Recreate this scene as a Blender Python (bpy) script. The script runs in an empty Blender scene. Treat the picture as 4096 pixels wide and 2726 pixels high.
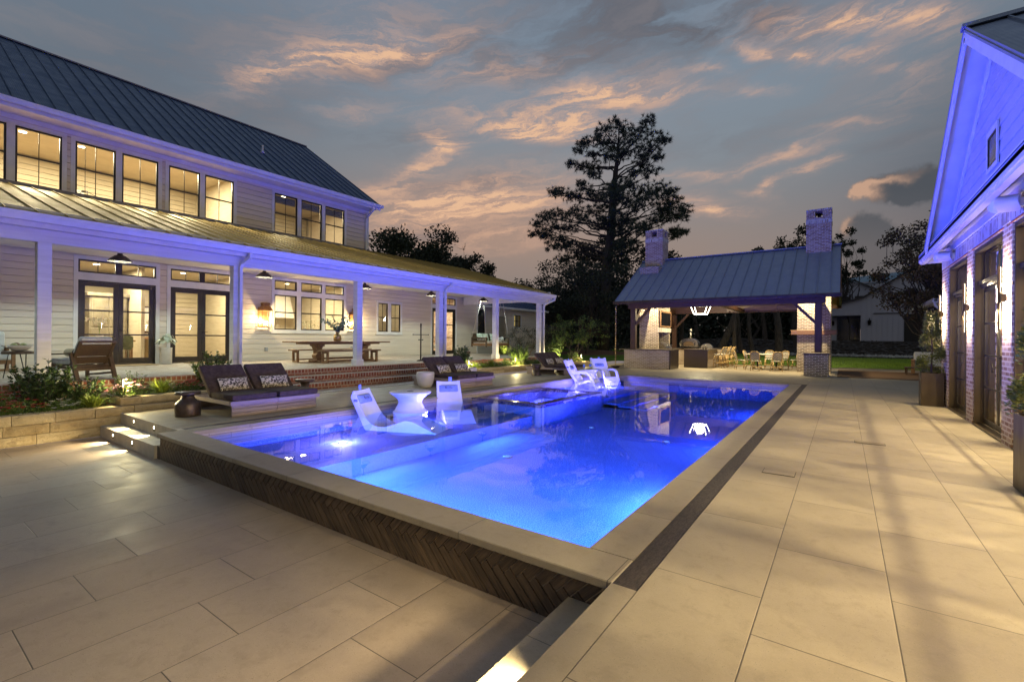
import bpy, bmesh, math, random
from mathutils import Vector, Matrix
R_=math.radians
sc=bpy.context.scene
col=sc.collection
# ------------------------------------------------------------------ camera
CAMH=1.4
yaw,roll=.616,.0081
F=Vector((-math.sin(yaw),math.cos(yaw),0));R0=Vector((math.cos(yaw),math.sin(yaw),0));U0=Vector((0,0,1))
RR=R0*math.cos(roll)+U0*math.sin(roll);UU=-R0*math.sin(roll)+U0*math.cos(roll)
cam=bpy.data.cameras.new('camera');cam.lens=16.47;cam.sensor_width=36;cam.shift_y=-11/4096
cam.clip_start=.05;cam.clip_end=3000
co=bpy.data.objects.new('camera',cam);col.objects.link(co)
m=Matrix.Identity(4)
for i in range(3): m[i][0]=RR[i];m[i][1]=UU[i];m[i][2]=-F[i];m[i][3]=(0,0,CAMH)[i]
co.matrix_world=m;sc.camera=co
def ray(x,y): return F+RR*((x-2048)/1874.)-UU*((y-1352)/1874.)      # a pixel of the photograph as a direction
# ------------------------------------------------------------------ render settings
sc.view_settings.view_transform='Standard';sc.view_settings.look='None';sc.view_settings.gamma=1;sc.view_settings.exposure=0
try:
    sc.cycles.use_denoising=True;sc.cycles.denoiser='OPENIMAGEDENOISE';sc.cycles.use_light_tree=True
    sc.cycles.max_bounces=6;sc.cycles.diffuse_bounces=3;sc.cycles.glossy_bounces=4;sc.cycles.transmission_bounces=4;sc.cycles.transparent_max_bounces=16
    sc.cycles.caustics_reflective=False;sc.cycles.caustics_refractive=False;sc.cycles.sample_clamp_indirect=4;sc.cycles.sample_clamp_direct=0
    sc.cycles.blur_glossy=.5
except Exception as e: print(e)
# ------------------------------------------------------------------ node helpers
class NT:
    def __init__(s,nt): s.nt=nt;s.n=nt.nodes;s.l=nt.links
    def new(s,t,**k):
        x=s.n.new(t)
        for a,b in k.items(): setattr(x,a,b)
        return x
    def put(s,sock,v):
        if isinstance(v,bpy.types.NodeSocket): s.l.new(v,sock)
        elif v is not None: sock.default_value=v
    def math(s,op,a,b=None,c=None,clamp=False):
        x=s.new('ShaderNodeMath',operation=op,use_clamp=clamp)
        s.put(x.inputs[0],a)
        if b is not None: s.put(x.inputs[1],b)
        if c is not None: s.put(x.inputs[2],c)
        return x.outputs[0]
    def vmath(s,op,a,b=None,sc_=None):
        x=s.new('ShaderNodeVectorMath',operation=op)
        s.put(x.inputs[0],a)
        if b is not None: s.put(x.inputs[1],b)
        if sc_ is not None: s.put(x.inputs[3],sc_)
        return x.outputs['Value'] if op in('LENGTH','DOT_PRODUCT') else x.outputs[0]
    def mix(s,f,a,b,mode='MIX'):
        x=s.new('ShaderNodeMix',data_type='RGBA',blend_type=mode,clamp_factor=True)
        s.put(x.inputs[0],f);s.put(x.inputs[6],c4(a));s.put(x.inputs[7],c4(b));return x.outputs[2]
    def comb(s,x,y,z):
        q=s.new('ShaderNodeCombineXYZ');s.put(q.inputs[0],x);s.put(q.inputs[1],y);s.put(q.inputs[2],z);return q.outputs[0]
    def sep(s,v):
        q=s.new('ShaderNodeSeparateXYZ');s.put(q.inputs[0],v);return q.outputs
    def noise(s,v,scale=5,detail=3,rough=.55,dist=0):
        q=s.new('ShaderNodeTexNoise');s.put(q.inputs['Vector'],v);q.inputs['Scale'].default_value=scale
        q.inputs['Detail'].default_value=detail;q.inputs['Roughness'].default_value=rough;q.inputs['Distortion'].default_value=dist
        return q.outputs['Fac']
    def ramp(s,f,a,b,lo=0,hi=1):
        q=s.new('ShaderNodeMapRange',clamp=True);s.put(q.inputs[0],f);q.inputs[1].default_value=a;q.inputs[2].default_value=b
        q.inputs[3].default_value=lo;q.inputs[4].default_value=hi;return q.outputs[0]
    def sramp(s,f,a,b,lo=0,hi=1):
        q=s.new('ShaderNodeMapRange',clamp=True,interpolation_type='SMOOTHSTEP');s.put(q.inputs[0],f);q.inputs[1].default_value=a;q.inputs[2].default_value=b
        q.inputs[3].default_value=lo;q.inputs[4].default_value=hi;return q.outputs[0]
def c4(v):
    if isinstance(v,(tuple,list)) and len(v)==3: return (*v,1)
    return v
def srgb(r,g,b):
    f=lambda c:(c/255/12.92 if c/255<=.04045 else ((c/255+.055)/1.055)**2.4)
    return (f(r),f(g),f(b))
# ------------------------------------------------------------------ sky
w=bpy.data.worlds.new('World');sc.world=w;w.use_nodes=True
try: w.cycles.sampling_method='NONE'
except Exception: pass
W=NT(w.node_tree);W.n.clear()
tc=W.new('ShaderNodeTexCoord');d=tc.outputs['Generated']
nx,ny,nz=W.sep(d)
az=W.math('ARCTAN2',nx,ny)
el=W.math('ARCSINE',nz)
def azel(px,py):                                   # pixels of the photo (2356 wide) -> azimuth, elevation
    v=ray(px*1.7385,py*1.7385).normalized();return math.atan2(v.x,v.y),math.asin(v.z)
base_v=W.comb(az,el,0)
wv=W.new('ShaderNodeTexNoise');W.put(wv.inputs['Vector'],W.vmath('MULTIPLY',base_v,(1.6,4.2,1)));wv.inputs['Scale'].default_value=3.2;wv.inputs['Detail'].default_value=6;wv.inputs['Roughness'].default_value=.62
warp=W.vmath('MULTIPLY',W.vmath('SUBTRACT',wv.outputs['Color'],(.5,.5,.5)),(.20,.075,0))
V=W.vmath('ADD',base_v,warp)
def blob(px,py,lx,ly,ang,stren,vec=None,sharp=2.):
    a,e=azel(px,py);q_=R_(ang);a2,e2=azel(px+14*math.cos(q_),py-14*math.sin(q_));ang=math.degrees(math.atan2(e2-e,a2-a))
    kk=math.hypot(e2-e,a2-a)/14*1040;lx=lx*kk*1.12;ly=ly*kk**.5*1.15
    sx=lx/1040.;sy=ly/1040.
    mp=W.new('ShaderNodeMapping',vector_type='TEXTURE');W.put(mp.inputs[0],vec or V)
    mp.inputs['Location'].default_value=(a,e,0);mp.inputs['Rotation'].default_value=(0,0,R_(ang));mp.inputs['Scale'].default_value=(sx,sy,1)
    q=W.vmath('LENGTH',mp.outputs[0])
    q=W.math('POWER',2.718,W.math('MULTIPLY',W.math('POWER',q,sharp),-1))
    return W.math('MULTIPLY',q,stren)
def total(lst):
    t=lst[0]
    for x in lst[1:]: t=W.math('ADD',t,x)
    return t
rot=W.new('ShaderNodeMapping');W.put(rot.inputs[0],V);rot.inputs['Rotation'].default_value=(0,0,R_(-9))
rs=W.noise(W.vmath('MULTIPLY',rot.outputs[0],(3.2,22,1)),2.8,9,.68,.3)
rs2=W.noise(W.vmath('MULTIPLY',rot.outputs[0],(2.2,8,1)),2.4,6,.6,.3)
streak=W.sramp(rs,.38,.62)
lit=total([blob(*b) for b in (
 (620,178,130,22,17,.5),(744,145,100,26,12,.55),(903,120,150,16,12,.85),(874,80,230,50,10,.34),(823,254,70,14,5,.35),(1143,171,150,24,4,.55),
 (1187,290,150,20,-4,1.0),(1237,316,90,12,-5,.9),(1325,240,130,24,10,.7),(1005,327,60,17,-28,.85),(1034,352,42,15,20,.85),(961,388,50,11,15,.9),(874,428,70,11,3,.6),
 (1128,428,190,26,6,.75),(1128,465,170,20,0,1.1),(1020,508,190,22,5,.85),(1165,544,100,17,0,.7),(983,472,130,20,5,.65),(1056,566,130,13,0,.45),
 (1998,50,130,16,0,.85),(1860,54,150,24,0,.45),(2128,46,100,26,-25,.45),(1814,119,130,12,-3,.85),(1438,222,130,17,0,.95),(1507,184,60,18,-15,.35),(1338,291,70,18,0,.8),
 (1614,165,50,8,-3,.5),(1729,207,40,9,0,.4),(2074,165,90,12,8,.45),(1998,130,80,15,20,.35),(2090,207,130,22,15,.25),(1952,287,100,9,8,.42),(1860,337,80,10,20,.4),(1860,391,38,13,15,.7),
 (1783,368,100,11,14,.5),(1614,399,100,9,3,.5),(1745,445,30,9,-5,.9),(1783,422,22,8,20,.8),(1637,479,55,12,-3,1.0),(1584,452,60,18,-8,.45))])
litm=W.math('MULTIPLY',lit,W.math('ADD',W.math('MULTIPLY',streak,.72),.20),clamp=True)
grey=total([blob(*b) for b in ((1390,125,330,40,8,.9),(1476,30,280,34,-5,.8),(1240,60,260,40,10,.5),(867,152,140,18,10,.6),(910,320,110,26,0,.45),(1090,417,130,12,6,.6),(1034,541,80,10,0,.7),(600,260,260,40,6,.35),(400,120,300,60,12,.3),(1750,60,200,30,5,.35),(1650,330,300,30,8,.25),(2050,330,150,14,20,.3))])
greym=W.math('MULTIPLY',grey,W.sramp(rs2,.30,.62),clamp=True)
wv2=W.new('ShaderNodeTexNoise');W.put(wv2.inputs['Vector'],base_v);wv2.inputs['Scale'].default_value=16;wv2.inputs['Detail'].default_value=6;wv2.inputs['Roughness'].default_value=.6
V2=W.vmath('ADD',base_v,W.vmath('MULTIPLY',W.vmath('SUBTRACT',wv2.outputs['Color'],(.5,.5,.5)),(.085,.055,0)))
cumulus=total([blob(2150,426,150,34,0,1.5,V2,3.5),blob(2025,442,72,24,6,1.1,V2,3.5),blob(1985,545,70,40,0,1.3,V2,3.5),blob(2080,590,150,56,0,1.2,V2,3.0)])
cm=W.sramp(cumulus,.25,.95)
edge=total([blob(1968,448,34,22,15,1.5,V2,2.2),blob(2030,414,60,8,12,.9,V2,2.2),blob(1945,502,14,22,0,1.0,V2,2.2)])
edge=W.math('MULTIPLY',edge,cm,clamp=True)
# clear sky by elevation and azimuth
cr=W.new('ShaderNodeValToRGB');W.put(cr.inputs[0],W.math('DIVIDE',el,R_(60)))
els=cr.color_ramp.elements
for p,cc in ((0,srgb(128,118,114)),(.10,srgb(130,123,120)),(.20,srgb(134,132,133)),(.32,srgb(132,140,148)),(.46,srgb(126,140,154)),(.62,srgb(116,131,148)),(.85,srgb(101,115,133)),(1,srgb(90,104,122))):
    if p in(0,1): e=els[0 if p==0 else len(els)-1];e.position=p
    else: e=els.new(p)
    e.color=(*cc,1)
sky=cr.outputs[0]
dim=total([blob(150,120,620,420,0,.5,base_v,2),blob(2250,520,420,330,0,.5,base_v,2),blob(2350,150,260,330,0,.3,base_v,2),blob(620,420,300,160,0,.12,base_v,2)])
sky=W.mix(W.math('MULTIPLY',dim,.8,clamp=True),sky,srgb(58,70,88))
warmh=total([blob(1100,520,300,100,0,.62,base_v,2),blob(1650,600,450,90,0,.35,base_v,2)])
sky=W.mix(warmh,sky,srgb(172,140,120))
sky=W.mix(W.math('MULTIPLY',greym,.75),sky,srgb(88,88,96))
thin=W.math('MULTIPLY',W.sramp(rs2,.42,.72),W.ramp(el,R_(8),R_(30),.15,.42))
sky=W.mix(thin,sky,srgb(140,132,134))
sky=W.mix(W.math('MULTIPLY',litm,.8),sky,srgb(216,168,144))
bright=W.math('MULTIPLY',W.math('POWER',litm,2.4),.5,clamp=True)
sky=W.mix(bright,sky,srgb(252,206,158))
sky=W.mix(W.math('MULTIPLY',cm,W.ramp(el,R_(9),R_(14),.55,.85)),sky,srgb(72,77,84))
sky=W.mix(W.math('MULTIPLY',edge,.8),sky,srgb(212,170,142))
ns=W.new('ShaderNodeTexSky',sky_type='NISHITA');ns.sun_disc=False;ns.sun_elevation=R_(.5);ns.sun_rotation=R_(-60)
tot=W.mix(1.0,sky,W.mix(1.0,ns.outputs[0],(.0015,.0015,.0015),'MULTIPLY'),'ADD')
bg=W.new('ShaderNodeBackground');W.put(bg.inputs[0],tot);bg.inputs[1].default_value=1.0
ow=W.new('ShaderNodeOutputWorld');W.l.new(bg.outputs[0],ow.inputs[0])
# ------------------------------------------------------------------ materials
MATS={}
def mat(name,fn=None,color=(.5,.5,.5),rough=.6,metal=0,emit=None,es=0,spec=.5):
    if name in MATS: return MATS[name]
    m=bpy.data.materials.new(name);m.use_nodes=True;T=NT(m.node_tree)
    b=T.n['Principled BSDF'];b.inputs['Base Color'].default_value=c4(color);b.inputs['Roughness'].default_value=rough;b.inputs['Metallic'].default_value=metal
    b.inputs['Specular IOR Level'].default_value=spec
    if emit: b.inputs['Emission Color'].default_value=c4(emit);b.inputs['Emission Strength'].default_value=es
    T.b=b;T.m=m
    if fn: fn(T,b)
    MATS[name]=m;return m
def bump(T,h,st=.3,dist=.01):
    q=T.new('ShaderNodeBump');q.inputs['Strength'].default_value=st;q.inputs['Distance'].default_value=dist;T.put(q.inputs['Height'],h);T.l.new(q.outputs[0],T.b.inputs['Normal'])
def objc(T): return T.new('ShaderNodeTexCoord').outputs['Object']
def geo(T): return T.new('ShaderNodeNewGeometry')
def boxuv(T):
    p=objc(T);x,y,z=T.sep(p);n=T.new('ShaderNodeTexCoord').outputs['Normal'];a,b,c=T.sep(n)
    ax=T.math('GREATER_THAN',T.math('ABSOLUTE',a),.6);az_=T.math('GREATER_THAN',T.math('ABSOLUTE',c),.6)
    u=T.mix(ax,T.comb(x,x,x),T.comb(y,y,y));v=T.mix(az_,T.comb(z,z,z),T.comb(y,y,y))
    return T.comb(T.sep(u)[0],T.sep(v)[0],0)
def simple(name,c1,c2,scale=6,rough=.6,bst=.15,bs=60,metal=0,isl=0,stretch=(1,1,1),spec=.5):
    def f(T,b):
        p=T.vmath('MULTIPLY',objc(T),stretch)
        k=T.sramp(T.noise(p,scale,5,.6),.3,.7)
        if isl:
            k=T.math('ADD',T.math('MULTIPLY',k,1-isl),T.math('MULTIPLY',geo(T).outputs['Random Per Island'],isl))
        T.put(b.inputs['Base Color'],T.mix(k,c1,c2))
        T.put(b.inputs['Roughness'],T.ramp(T.noise(p,scale*2.3,3),.3,.7,rough-.08,rough+.08))
        if bst: bump(T,T.noise(p,bs,3),bst,.004)
    return mat(name,f,rough=rough,metal=metal,spec=spec)
def tile_fn(x0,w_,y0,L,off,c1,c2,grout=(.085,.07,.05),jw=.0055):
    def f(T,b):
        x,y,z=T.sep(objc(T))
        cx=T.math('DIVIDE',T.math('SUBTRACT',x,x0),w_);ci=T.math('FLOOR',cx);fx=T.math('FRACT',cx)
        m3=T.math('FLOORED_MODULO',ci,3.)
        cy=T.math('DIVIDE',T.math('ADD',T.math('SUBTRACT',y,y0),T.math('MULTIPLY',m3,off)),L);yi=T.math('FLOOR',cy);fy=T.math('FRACT',cy)
        ex=T.math('MULTIPLY',T.math('MINIMUM',fx,T.math('SUBTRACT',1,fx)),w_);ey=T.math('MULTIPLY',T.math('MINIMUM',fy,T.math('SUBTRACT',1,fy)),L)
        e=T.math('MINIMUM',ex,ey)
        j=T.math('LESS_THAN',e,jw/2)
        wn=T.new('ShaderNodeTexWhiteNoise',noise_dimensions='2D');T.put(wn.inputs['Vector'],T.comb(ci,yi,0))
        o=objc(T)
        big=T.noise(T.vmath('ADD',o,T.vmath('SCALE',wn.outputs['Color'],None,3.)),2.2,6,.65,.4)
        fine=T.noise(o,38,4,.7);sp=T.noise(o,160,2,.5)
        k=T.math('ADD',T.math('MULTIPLY',T.sramp(big,.3,.72),.5),T.math('ADD',T.math('MULTIPLY',wn.outputs['Value'],.42),T.math('MULTIPLY',T.sramp(fine,.3,.7),.3)))
        c=T.mix(k,c1,c2)
        c=T.mix(T.math('MULTIPLY',T.sramp(T.math('ADD',T.math('MULTIPLY',sp,.5),T.math('MULTIPLY',fine,.5)),.54,.66),.5),c,tuple(v*.55 for v in c1));c=T.mix(T.math('MULTIPLY',T.sramp(T.noise(T.vmath('MULTIPLY',o,(1,1,1)),7,6,.75,.3),.48,.70),.32),c,tuple(v*.68 for v in c1))
        st=T.sramp(T.noise(T.vmath('MULTIPLY',o,(1,.35,1)),.9,4,.6),.52,.75)
        c=T.mix(T.math('MULTIPLY',st,.38),c,tuple(v*.6 for v in c1))
        T.put(b.inputs['Base Color'],T.mix(j,c,grout))
        T.put(b.inputs['Roughness'],T.ramp(big,.3,.7,.42,.62))
        bump(T,T.math('SUBTRACT',T.math('ADD',T.math('MULTIPLY',fine,.25),T.math('MULTIPLY',sp,.15)),T.math('MULTIPLY',T.math('SUBTRACT',1,T.sramp(e,0,jw)),1.2)),.35,.006)
    return f
C1,C2=(.245,.207,.142),(.345,.298,.215)
deck_m=mat('deck_paver',tile_fn(-.93,.575,2.87,1.15,.383,C1,C2))
terr_m=mat('terrace_paver',tile_fn(-8.61,.567,1.35,1.15,.39,(.29,.225,.16),(.41,.325,.24)))
cop_m=mat('coping_stone',tile_fn(-8.01,1.15,-40,100,0,C1,C2))
def copy_fn(T,b): tile_fn(-40,100,2.54,1.15,0,C1,C2)(T,b)
copy_m=mat('coping_stone_side',copy_fn)
riser_m=simple('riser_stone',(.40,.36,.28),(.52,.47,.38),5,.55,.1,50)
slot_m=simple('dark_ledger_stone',(.018,.014,.012),(.055,.042,.034),7,.6,.8,22,stretch=(6,1.5,1))
def brick_fn(ca,cb,mortar,wash=0,washc=(.62,.58,.52),bw=.2,bh=.067,ms=.011,msm=.1,seed=0,dirt=.3):
    def f(T,b):
        uv=boxuv(T)
        q=T.new('ShaderNodeTexBrick');T.put(q.inputs['Vector'],uv)
        q.inputs['Color1'].default_value=(0,0,0,1);q.inputs['Color2'].default_value=(1,1,1,1);q.inputs['Mortar'].default_value=(.5,.5,.5,1)
        q.inputs['Scale'].default_value=1;q.inputs['Mortar Size'].default_value=ms;q.inputs['Mortar Smooth'].default_value=msm;q.inputs['Bias'].default_value=0
        q.inputs['Brick Width'].default_value=bw;q.inputs['Row Height'].default_value=bh
        rnd=T.sep(q.outputs[0])[0];mo=q.outputs['Fac']
        n1=T.noise(objc(T),14,5,.65);n2=T.noise(objc(T),60,4,.6)
        c=T.mix(rnd,ca,cb);c=T.mix(T.math('MULTIPLY',T.sramp(n1,.4,.75),dirt),c,tuple(v*.4 for v in ca))
        if wash:
            wm=T.sramp(T.math('ADD',T.math('MULTIPLY',T.noise(objc(T),9,6,.7),.7),T.math('MULTIPLY',rnd,.25)),.44-.12*wash,.72-.12*wash)
            c=T.mix(T.math('MULTIPLY',wm,min(1,wash)),c,washc)
        T.put(b.inputs['Base Color'],T.mix(mo,c,mortar))
        bump(T,T.math('ADD',T.math('MULTIPLY',T.math('SUBTRACT',1,mo),1),T.math('MULTIPLY',n2,.35)),.7,.008)
    return f
wbrick=mat('whitewashed_brick',brick_fn((.11,.075,.055),(.27,.18,.125),(.55,.50,.42),.35,(.50,.46,.40),.2,.067,.014),rough=.85)
cbrick=mat('counter_brick',brick_fn((.36,.27,.20),(.50,.40,.30),(.62,.55,.46),.35,(.50,.42,.34),.2,.067,.009),rough=.85)
pbrick=mat('pale_wash_brick',brick_fn((.22,.115,.08),(.40,.25,.18),(.58,.50,.42),.42,(.60,.56,.52),.2,.067,.012),rough=.85)
rbrick=mat('red_brick',brick_fn((.16,.045,.025),(.30,.10,.05),(.34,.27,.2),.12,(.4,.3,.22),.2,.067,.011),rough=.85)
soldier=mat('red_brick_header',brick_fn((.15,.04,.025),(.30,.09,.05),(.36,.29,.22),.1,(.4,.3,.2),.098,.2,.012),rough=.85)
def paver_fn(T,b):
    p=objc(T);x,y,z=T.sep(p)
    r=T.comb(T.math('MULTIPLY',T.math('ADD',x,y),.7071),T.math('MULTIPLY',T.math('SUBTRACT',x,y),.7071),0)
    q=T.new('ShaderNodeTexBrick');T.put(q.inputs['Vector'],r);q.inputs['Color1'].default_value=(0,0,0,1);q.inputs['Color2'].default_value=(1,1,1,1);q.inputs['Scale'].default_value=1
    q.inputs['Mortar Size'].default_value=.008;q.inputs['Brick Width'].default_value=.2;q.inputs['Row Height'].default_value=.1
    rnd=T.sep(q.outputs[0])[0];n=T.noise(p,5,5,.6)
    c=T.mix(rnd,(.22,.15,.11),(.46,.41,.34));c=T.mix(T.sramp(n,.35,.7),c,(.44,.40,.34))
    T.put(b.inputs['Base Color'],T.mix(q.outputs['Fac'],c,(.2,.16,.12)));bump(T,T.math('SUBTRACT',T.math('MULTIPLY',T.noise(p,40,3),.4),q.outputs['Fac']),.5,.006)
brickpaver=mat('porch_brick_paver',paver_fn,rough=.75)
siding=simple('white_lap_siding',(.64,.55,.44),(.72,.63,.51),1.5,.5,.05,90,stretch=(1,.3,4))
trim=simple('white_trim_paint',(.66,.64,.61),(.74,.72,.69),3,.42,.04,60)
blackm=simple('black_window_frame',(.012,.009,.007),(.02,.015,.011),8,.35,.03,50)
bronze=simple('dark_bronze_panel',(.045,.032,.018),(.075,.055,.032),2.5,.42,.06,30,metal=.4,stretch=(1,1,.4))
def roofmat(name,c1,c2,rough,axis,metal=.75):
    def f(T,b):
        p=objc(T);x,y,z=T.sep(p);t=x if axis=='x' else y
        s=T.math('SINE',T.math('MULTIPLY',t,2*math.pi/.047))
        n=T.noise(T.vmath('MULTIPLY',p,(1,4,1) if axis=='y' else (4,1,1)),1.2,4,.6)
        T.put(b.inputs['Base Color'],T.mix(n,c1,c2));T.put(b.inputs['Roughness'],T.ramp(T.noise(p,3,4),.3,.7,rough-.07,rough+.1))
        bump(T,T.math('ADD',s,T.math('MULTIPLY',n,2)),.55,.004)
    return mat(name,f,rough=rough,metal=metal)
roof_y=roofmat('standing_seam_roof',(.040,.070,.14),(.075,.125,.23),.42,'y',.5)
roof_p=roofmat('porch_roof_glow_tint',(.36,.27,.08),(.46,.355,.11),.5,'y',.25)  # yellow window light is put into the colour of this blue roof
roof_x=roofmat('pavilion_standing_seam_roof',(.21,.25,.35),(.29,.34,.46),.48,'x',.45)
def woodfn(c1,c2,ax='x',sc_=9,rough=.6,isl=.4,knots=0):
    st={'x':(.8,9,9),'y':(9,.8,9),'z':(9,9,.8)}[ax]
    def f(T,b):
        p=T.vmath('MULTIPLY',objc(T),st);g=T.new('ShaderNodeNewGeometry').outputs['Random Per Island']
        p=T.vmath('ADD',p,T.comb(T.math('MULTIPLY',g,31),T.math('MULTIPLY',g,17),T.math('MULTIPLY',g,7)))
        n=T.noise(p,sc_*.35,6,.65,1.2)
        k=T.math('ADD',T.math('MULTIPLY',T.sramp(n,.3,.7),1-isl),T.math('MULTIPLY',g,isl))
        T.put(b.inputs['Base Color'],T.mix(k,c1,c2));bump(T,n,.35,.005)
    return f
timber=mat('stained_timber',woodfn((.035,.014,.008),(.10,.045,.026),'x'),rough=.55)
timberz=mat('stained_timber_post',woodfn((.035,.014,.008),(.10,.045,.026),'z'),rough=.55)
tealong=mat('weathered_teak',woodfn((.20,.15,.125),(.34,.275,.24),'y'),rough=.65)
oak=mat('oiled_oak',woodfn((.16,.085,.04),(.30,.17,.085),'y'),rough=.5)
walnut=mat('walnut_frame',woodfn((.045,.026,.015),(.09,.055,.03),'z'),rough=.45)
def chev_fn(T,b):
    g=T.new('ShaderNodeNewGeometry').outputs['Random Per Island'];p=objc(T);x,y,z=T.sep(p)
    up=T.math('GREATER_THAN',T.math('FRACT',T.math('MULTIPLY',g,1)),-1)
    a=T.math('ADD',x,z);c=T.math('SUBTRACT',x,z)
    at=T.new('ShaderNodeAttribute',attribute_name='dir').outputs['Fac']
    u=T.math('ADD',T.math('MULTIPLY',a,at),T.math('MULTIPLY',c,T.math('SUBTRACT',1,at)))
    v=T.math('ADD',T.math('MULTIPLY',c,at),T.math('MULTIPLY',a,T.math('SUBTRACT',1,at)))
    q=T.comb(T.math('ADD',T.math('MULTIPLY',u,1.1),T.math('MULTIPLY',g,37)),T.math('MULTIPLY',v,14),g)
    n=T.noise(q,1.6,6,.65,1.5)
    k=T.math('ADD',T.math('MULTIPLY',T.sramp(n,.35,.65),.65),T.math('MULTIPLY',g,.35))
    T.put(b.inputs['Base Color'],T.mix(k,(.018,.012,.008),(.125,.085,.052)));bump(T,n,.3,.004)
chev=mat('herringbone_plank_tile',chev_fn,rough=.45)
grout=simple('grout_line',(.50,.41,.30),(.58,.48,.36),20,.8)
limestone=None
def lime_fn(T,b):
    g=T.new('ShaderNodeNewGeometry').outputs['Random Per Island'];p=objc(T)
    q=T.vmath('ADD',p,T.comb(T.math('MULTIPLY',g,9),T.math('MULTIPLY',g,5),g))
    n=T.noise(q,2.5,6,.65);n2=T.noise(q,11,5,.7,.5)
    c=T.mix(T.math('ADD',T.math('MULTIPLY',T.sramp(n,.3,.7),.5),T.math('MULTIPLY',g,.5)),(.34,.25,.12),(.58,.48,.29))
    c=T.mix(T.math('MULTIPLY',T.sramp(n2,.52,.75),.55),c,(.16,.11,.05))
    T.put(b.inputs['Base Color'],c);bump(T,T.math('ADD',n2,T.math('MULTIPLY',n,1.)),.9,.03)
lime=mat('chiselled_limestone',lime_fn,rough=.8)
granite=simple('leathered_dark_granite',(.022,.017,.013),(.075,.055,.038),45,.35,.3,90)
white_pl=simple('white_moulded_plastic',(.74,.74,.74),(.80,.80,.79),4,.38,.03,40)
cush=simple('charcoal_canvas',(.045,.029,.023),(.075,.052,.043),14,.85,.3,420,spec=.25)
linen=simple('grey_linen',(.42,.44,.45),(.55,.56,.55),10,.9,.3,300,spec=.2)
cream=simple('cream_glazed_ceramic',(.56,.53,.47),(.64,.61,.55),6,.35,.03,30)
concrete=simple('cream_concrete',(.44,.40,.33),(.54,.50,.43),6,.7,.1,60)
blk=simple('black_cast_metal',(.012,.010,.009),(.028,.022,.018),12,.4,.25,60,metal=.4)
brz=simple('hammered_bronze',(.05,.035,.025),(.09,.065,.05),12,.38,.25,50,metal=.5)
steel=simple('brushed_stainless',(.42,.41,.39),(.55,.54,.52),8,.28,.05,150,metal=1,stretch=(1,1,14))
copper=simple('aged_copper',(.30,.15,.06),(.42,.24,.10),10,.4,.1,40,metal=.8)
brass=simple('brass',(.35,.26,.12),(.48,.36,.18),10,.35,.1,40,metal=.9)
rope=simple('cotton_rope',(.5,.46,.38),(.62,.58,.5),90,.9,.5,300)
rattan=simple('rattan_cane',(.40,.26,.10),(.60,.42,.18),30,.5,.1,60,isl=.5)
def weave_fn(T,b):
    x,y,z=T.sep(objc(T))
    a=T.math('ABSOLUTE',y)
    s=T.math('FRACT',T.math('MULTIPLY',T.math('ADD',a,T.math('ADD',z,x)),16))
    k=T.math('GREATER_THAN',s,.5)
    T.put(b.inputs['Base Color'],T.mix(k,(.02,.02,.02),(.62,.58,.50)))
weave=mat('chevron_weave',weave_fn,rough=.6)
def leop_fn(bgc,fg,scl=26):
    def f(T,b):
        p=objc(T);q=T.new('ShaderNodeTexVoronoi',feature='F1',voronoi_dimensions='3D');q.inputs['Scale'].default_value=scl;q.inputs['Randomness'].default_value=.9
        pw=T.vmath('ADD',p,T.vmath('SCALE',T.new('ShaderNodeTexNoise').outputs['Color'],None,.0))
        nn=T.new('ShaderNodeTexNoise');nn.inputs['Scale'].default_value=18;T.put(nn.inputs['Vector'],p)
        T.put(q.inputs['Vector'],T.vmath('ADD',p,T.vmath('SCALE',nn.outputs['Color'],None,.025)))
        dd=q.outputs['Distance']
        ring=T.math('MULTIPLY',T.sramp(dd,.16,.22),T.sramp(dd,.56,.48))
        gap=T.sramp(T.noise(p,scl*1.6,2,.5),.34,.40)
        T.put(b.inputs['Base Color'],T.mix(T.math('MULTIPLY',ring,gap),bgc,fg));bump(T,T.noise(p,300,2),.2,.003)
    return f
leop=mat('leopard_print_linen',leop_fn((.55,.50,.40),(.035,.025,.015)),rough=.9)
leopg=mat('green_leopard_linen',leop_fn((.55,.58,.46),(.10,.14,.05),24),rough=.9)
floral=mat('sage_floral_linen',leop_fn((.52,.56,.48),(.16,.22,.14),34),rough=.9)
def stripe_fn(T,b):
    x,y,z=T.sep(objc(T));T.put(b.inputs['Base Color'],T.mix(T.math('GREATER_THAN',T.math('FRACT',T.math('MULTIPLY',x,10.5)),.5),(.02,.02,.025),(.68,.66,.60)))
stripe=mat('black_white_stripe',stripe_fn,rough=.9)
headr=simple('headrest_fabric',(.20,.27,.52),(.26,.34,.60),12,.7,.15,200)
logo_m=mat('logo_ink',color=(.02,.02,.05),rough=.6)
soil=simple('dark_mulch',(.02,.012,.007),(.06,.038,.022),30,.95,.9,60)
gravel=simple('black_gravel',(.01,.009,.008),(.06,.055,.05),70,.7,1,80)
def grass_fn(T,b):
    p=objc(T);n=T.noise(p,.6,5,.6);n2=T.noise(T.vmath('MULTIPLY',p,(1,.4,1)),9,4,.7)
    k=T.math('ADD',T.math('MULTIPLY',n,.5),T.math('MULTIPLY',n2,.5))
    gc=T.mix(T.sramp(k,.35,.65),(.06,.11,.012),(.15,.25,.03));far=T.sramp(T.math('ADD',T.sep(p)[1],T.math('MULTIPLY',n,1.5)),44.5,47.5)
    T.put(b.inputs['Base Color'],T.mix(far,gc,T.mix(n2,(.02,.014,.009),(.06,.042,.028))));bump(T,n2,1,.05)
grassm=mat('lawn_grass',grass_fn,rough=.9,spec=.15)
def leafmat(name,c1,c2,rough=.45,trans=0):
    def f(T,b):
        g=geo(T).outputs['Random Per Island'];T.put(b.inputs['Base Color'],T.mix(g,c1,c2))
    return mat(name,f,rough=rough,spec=.4)
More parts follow.
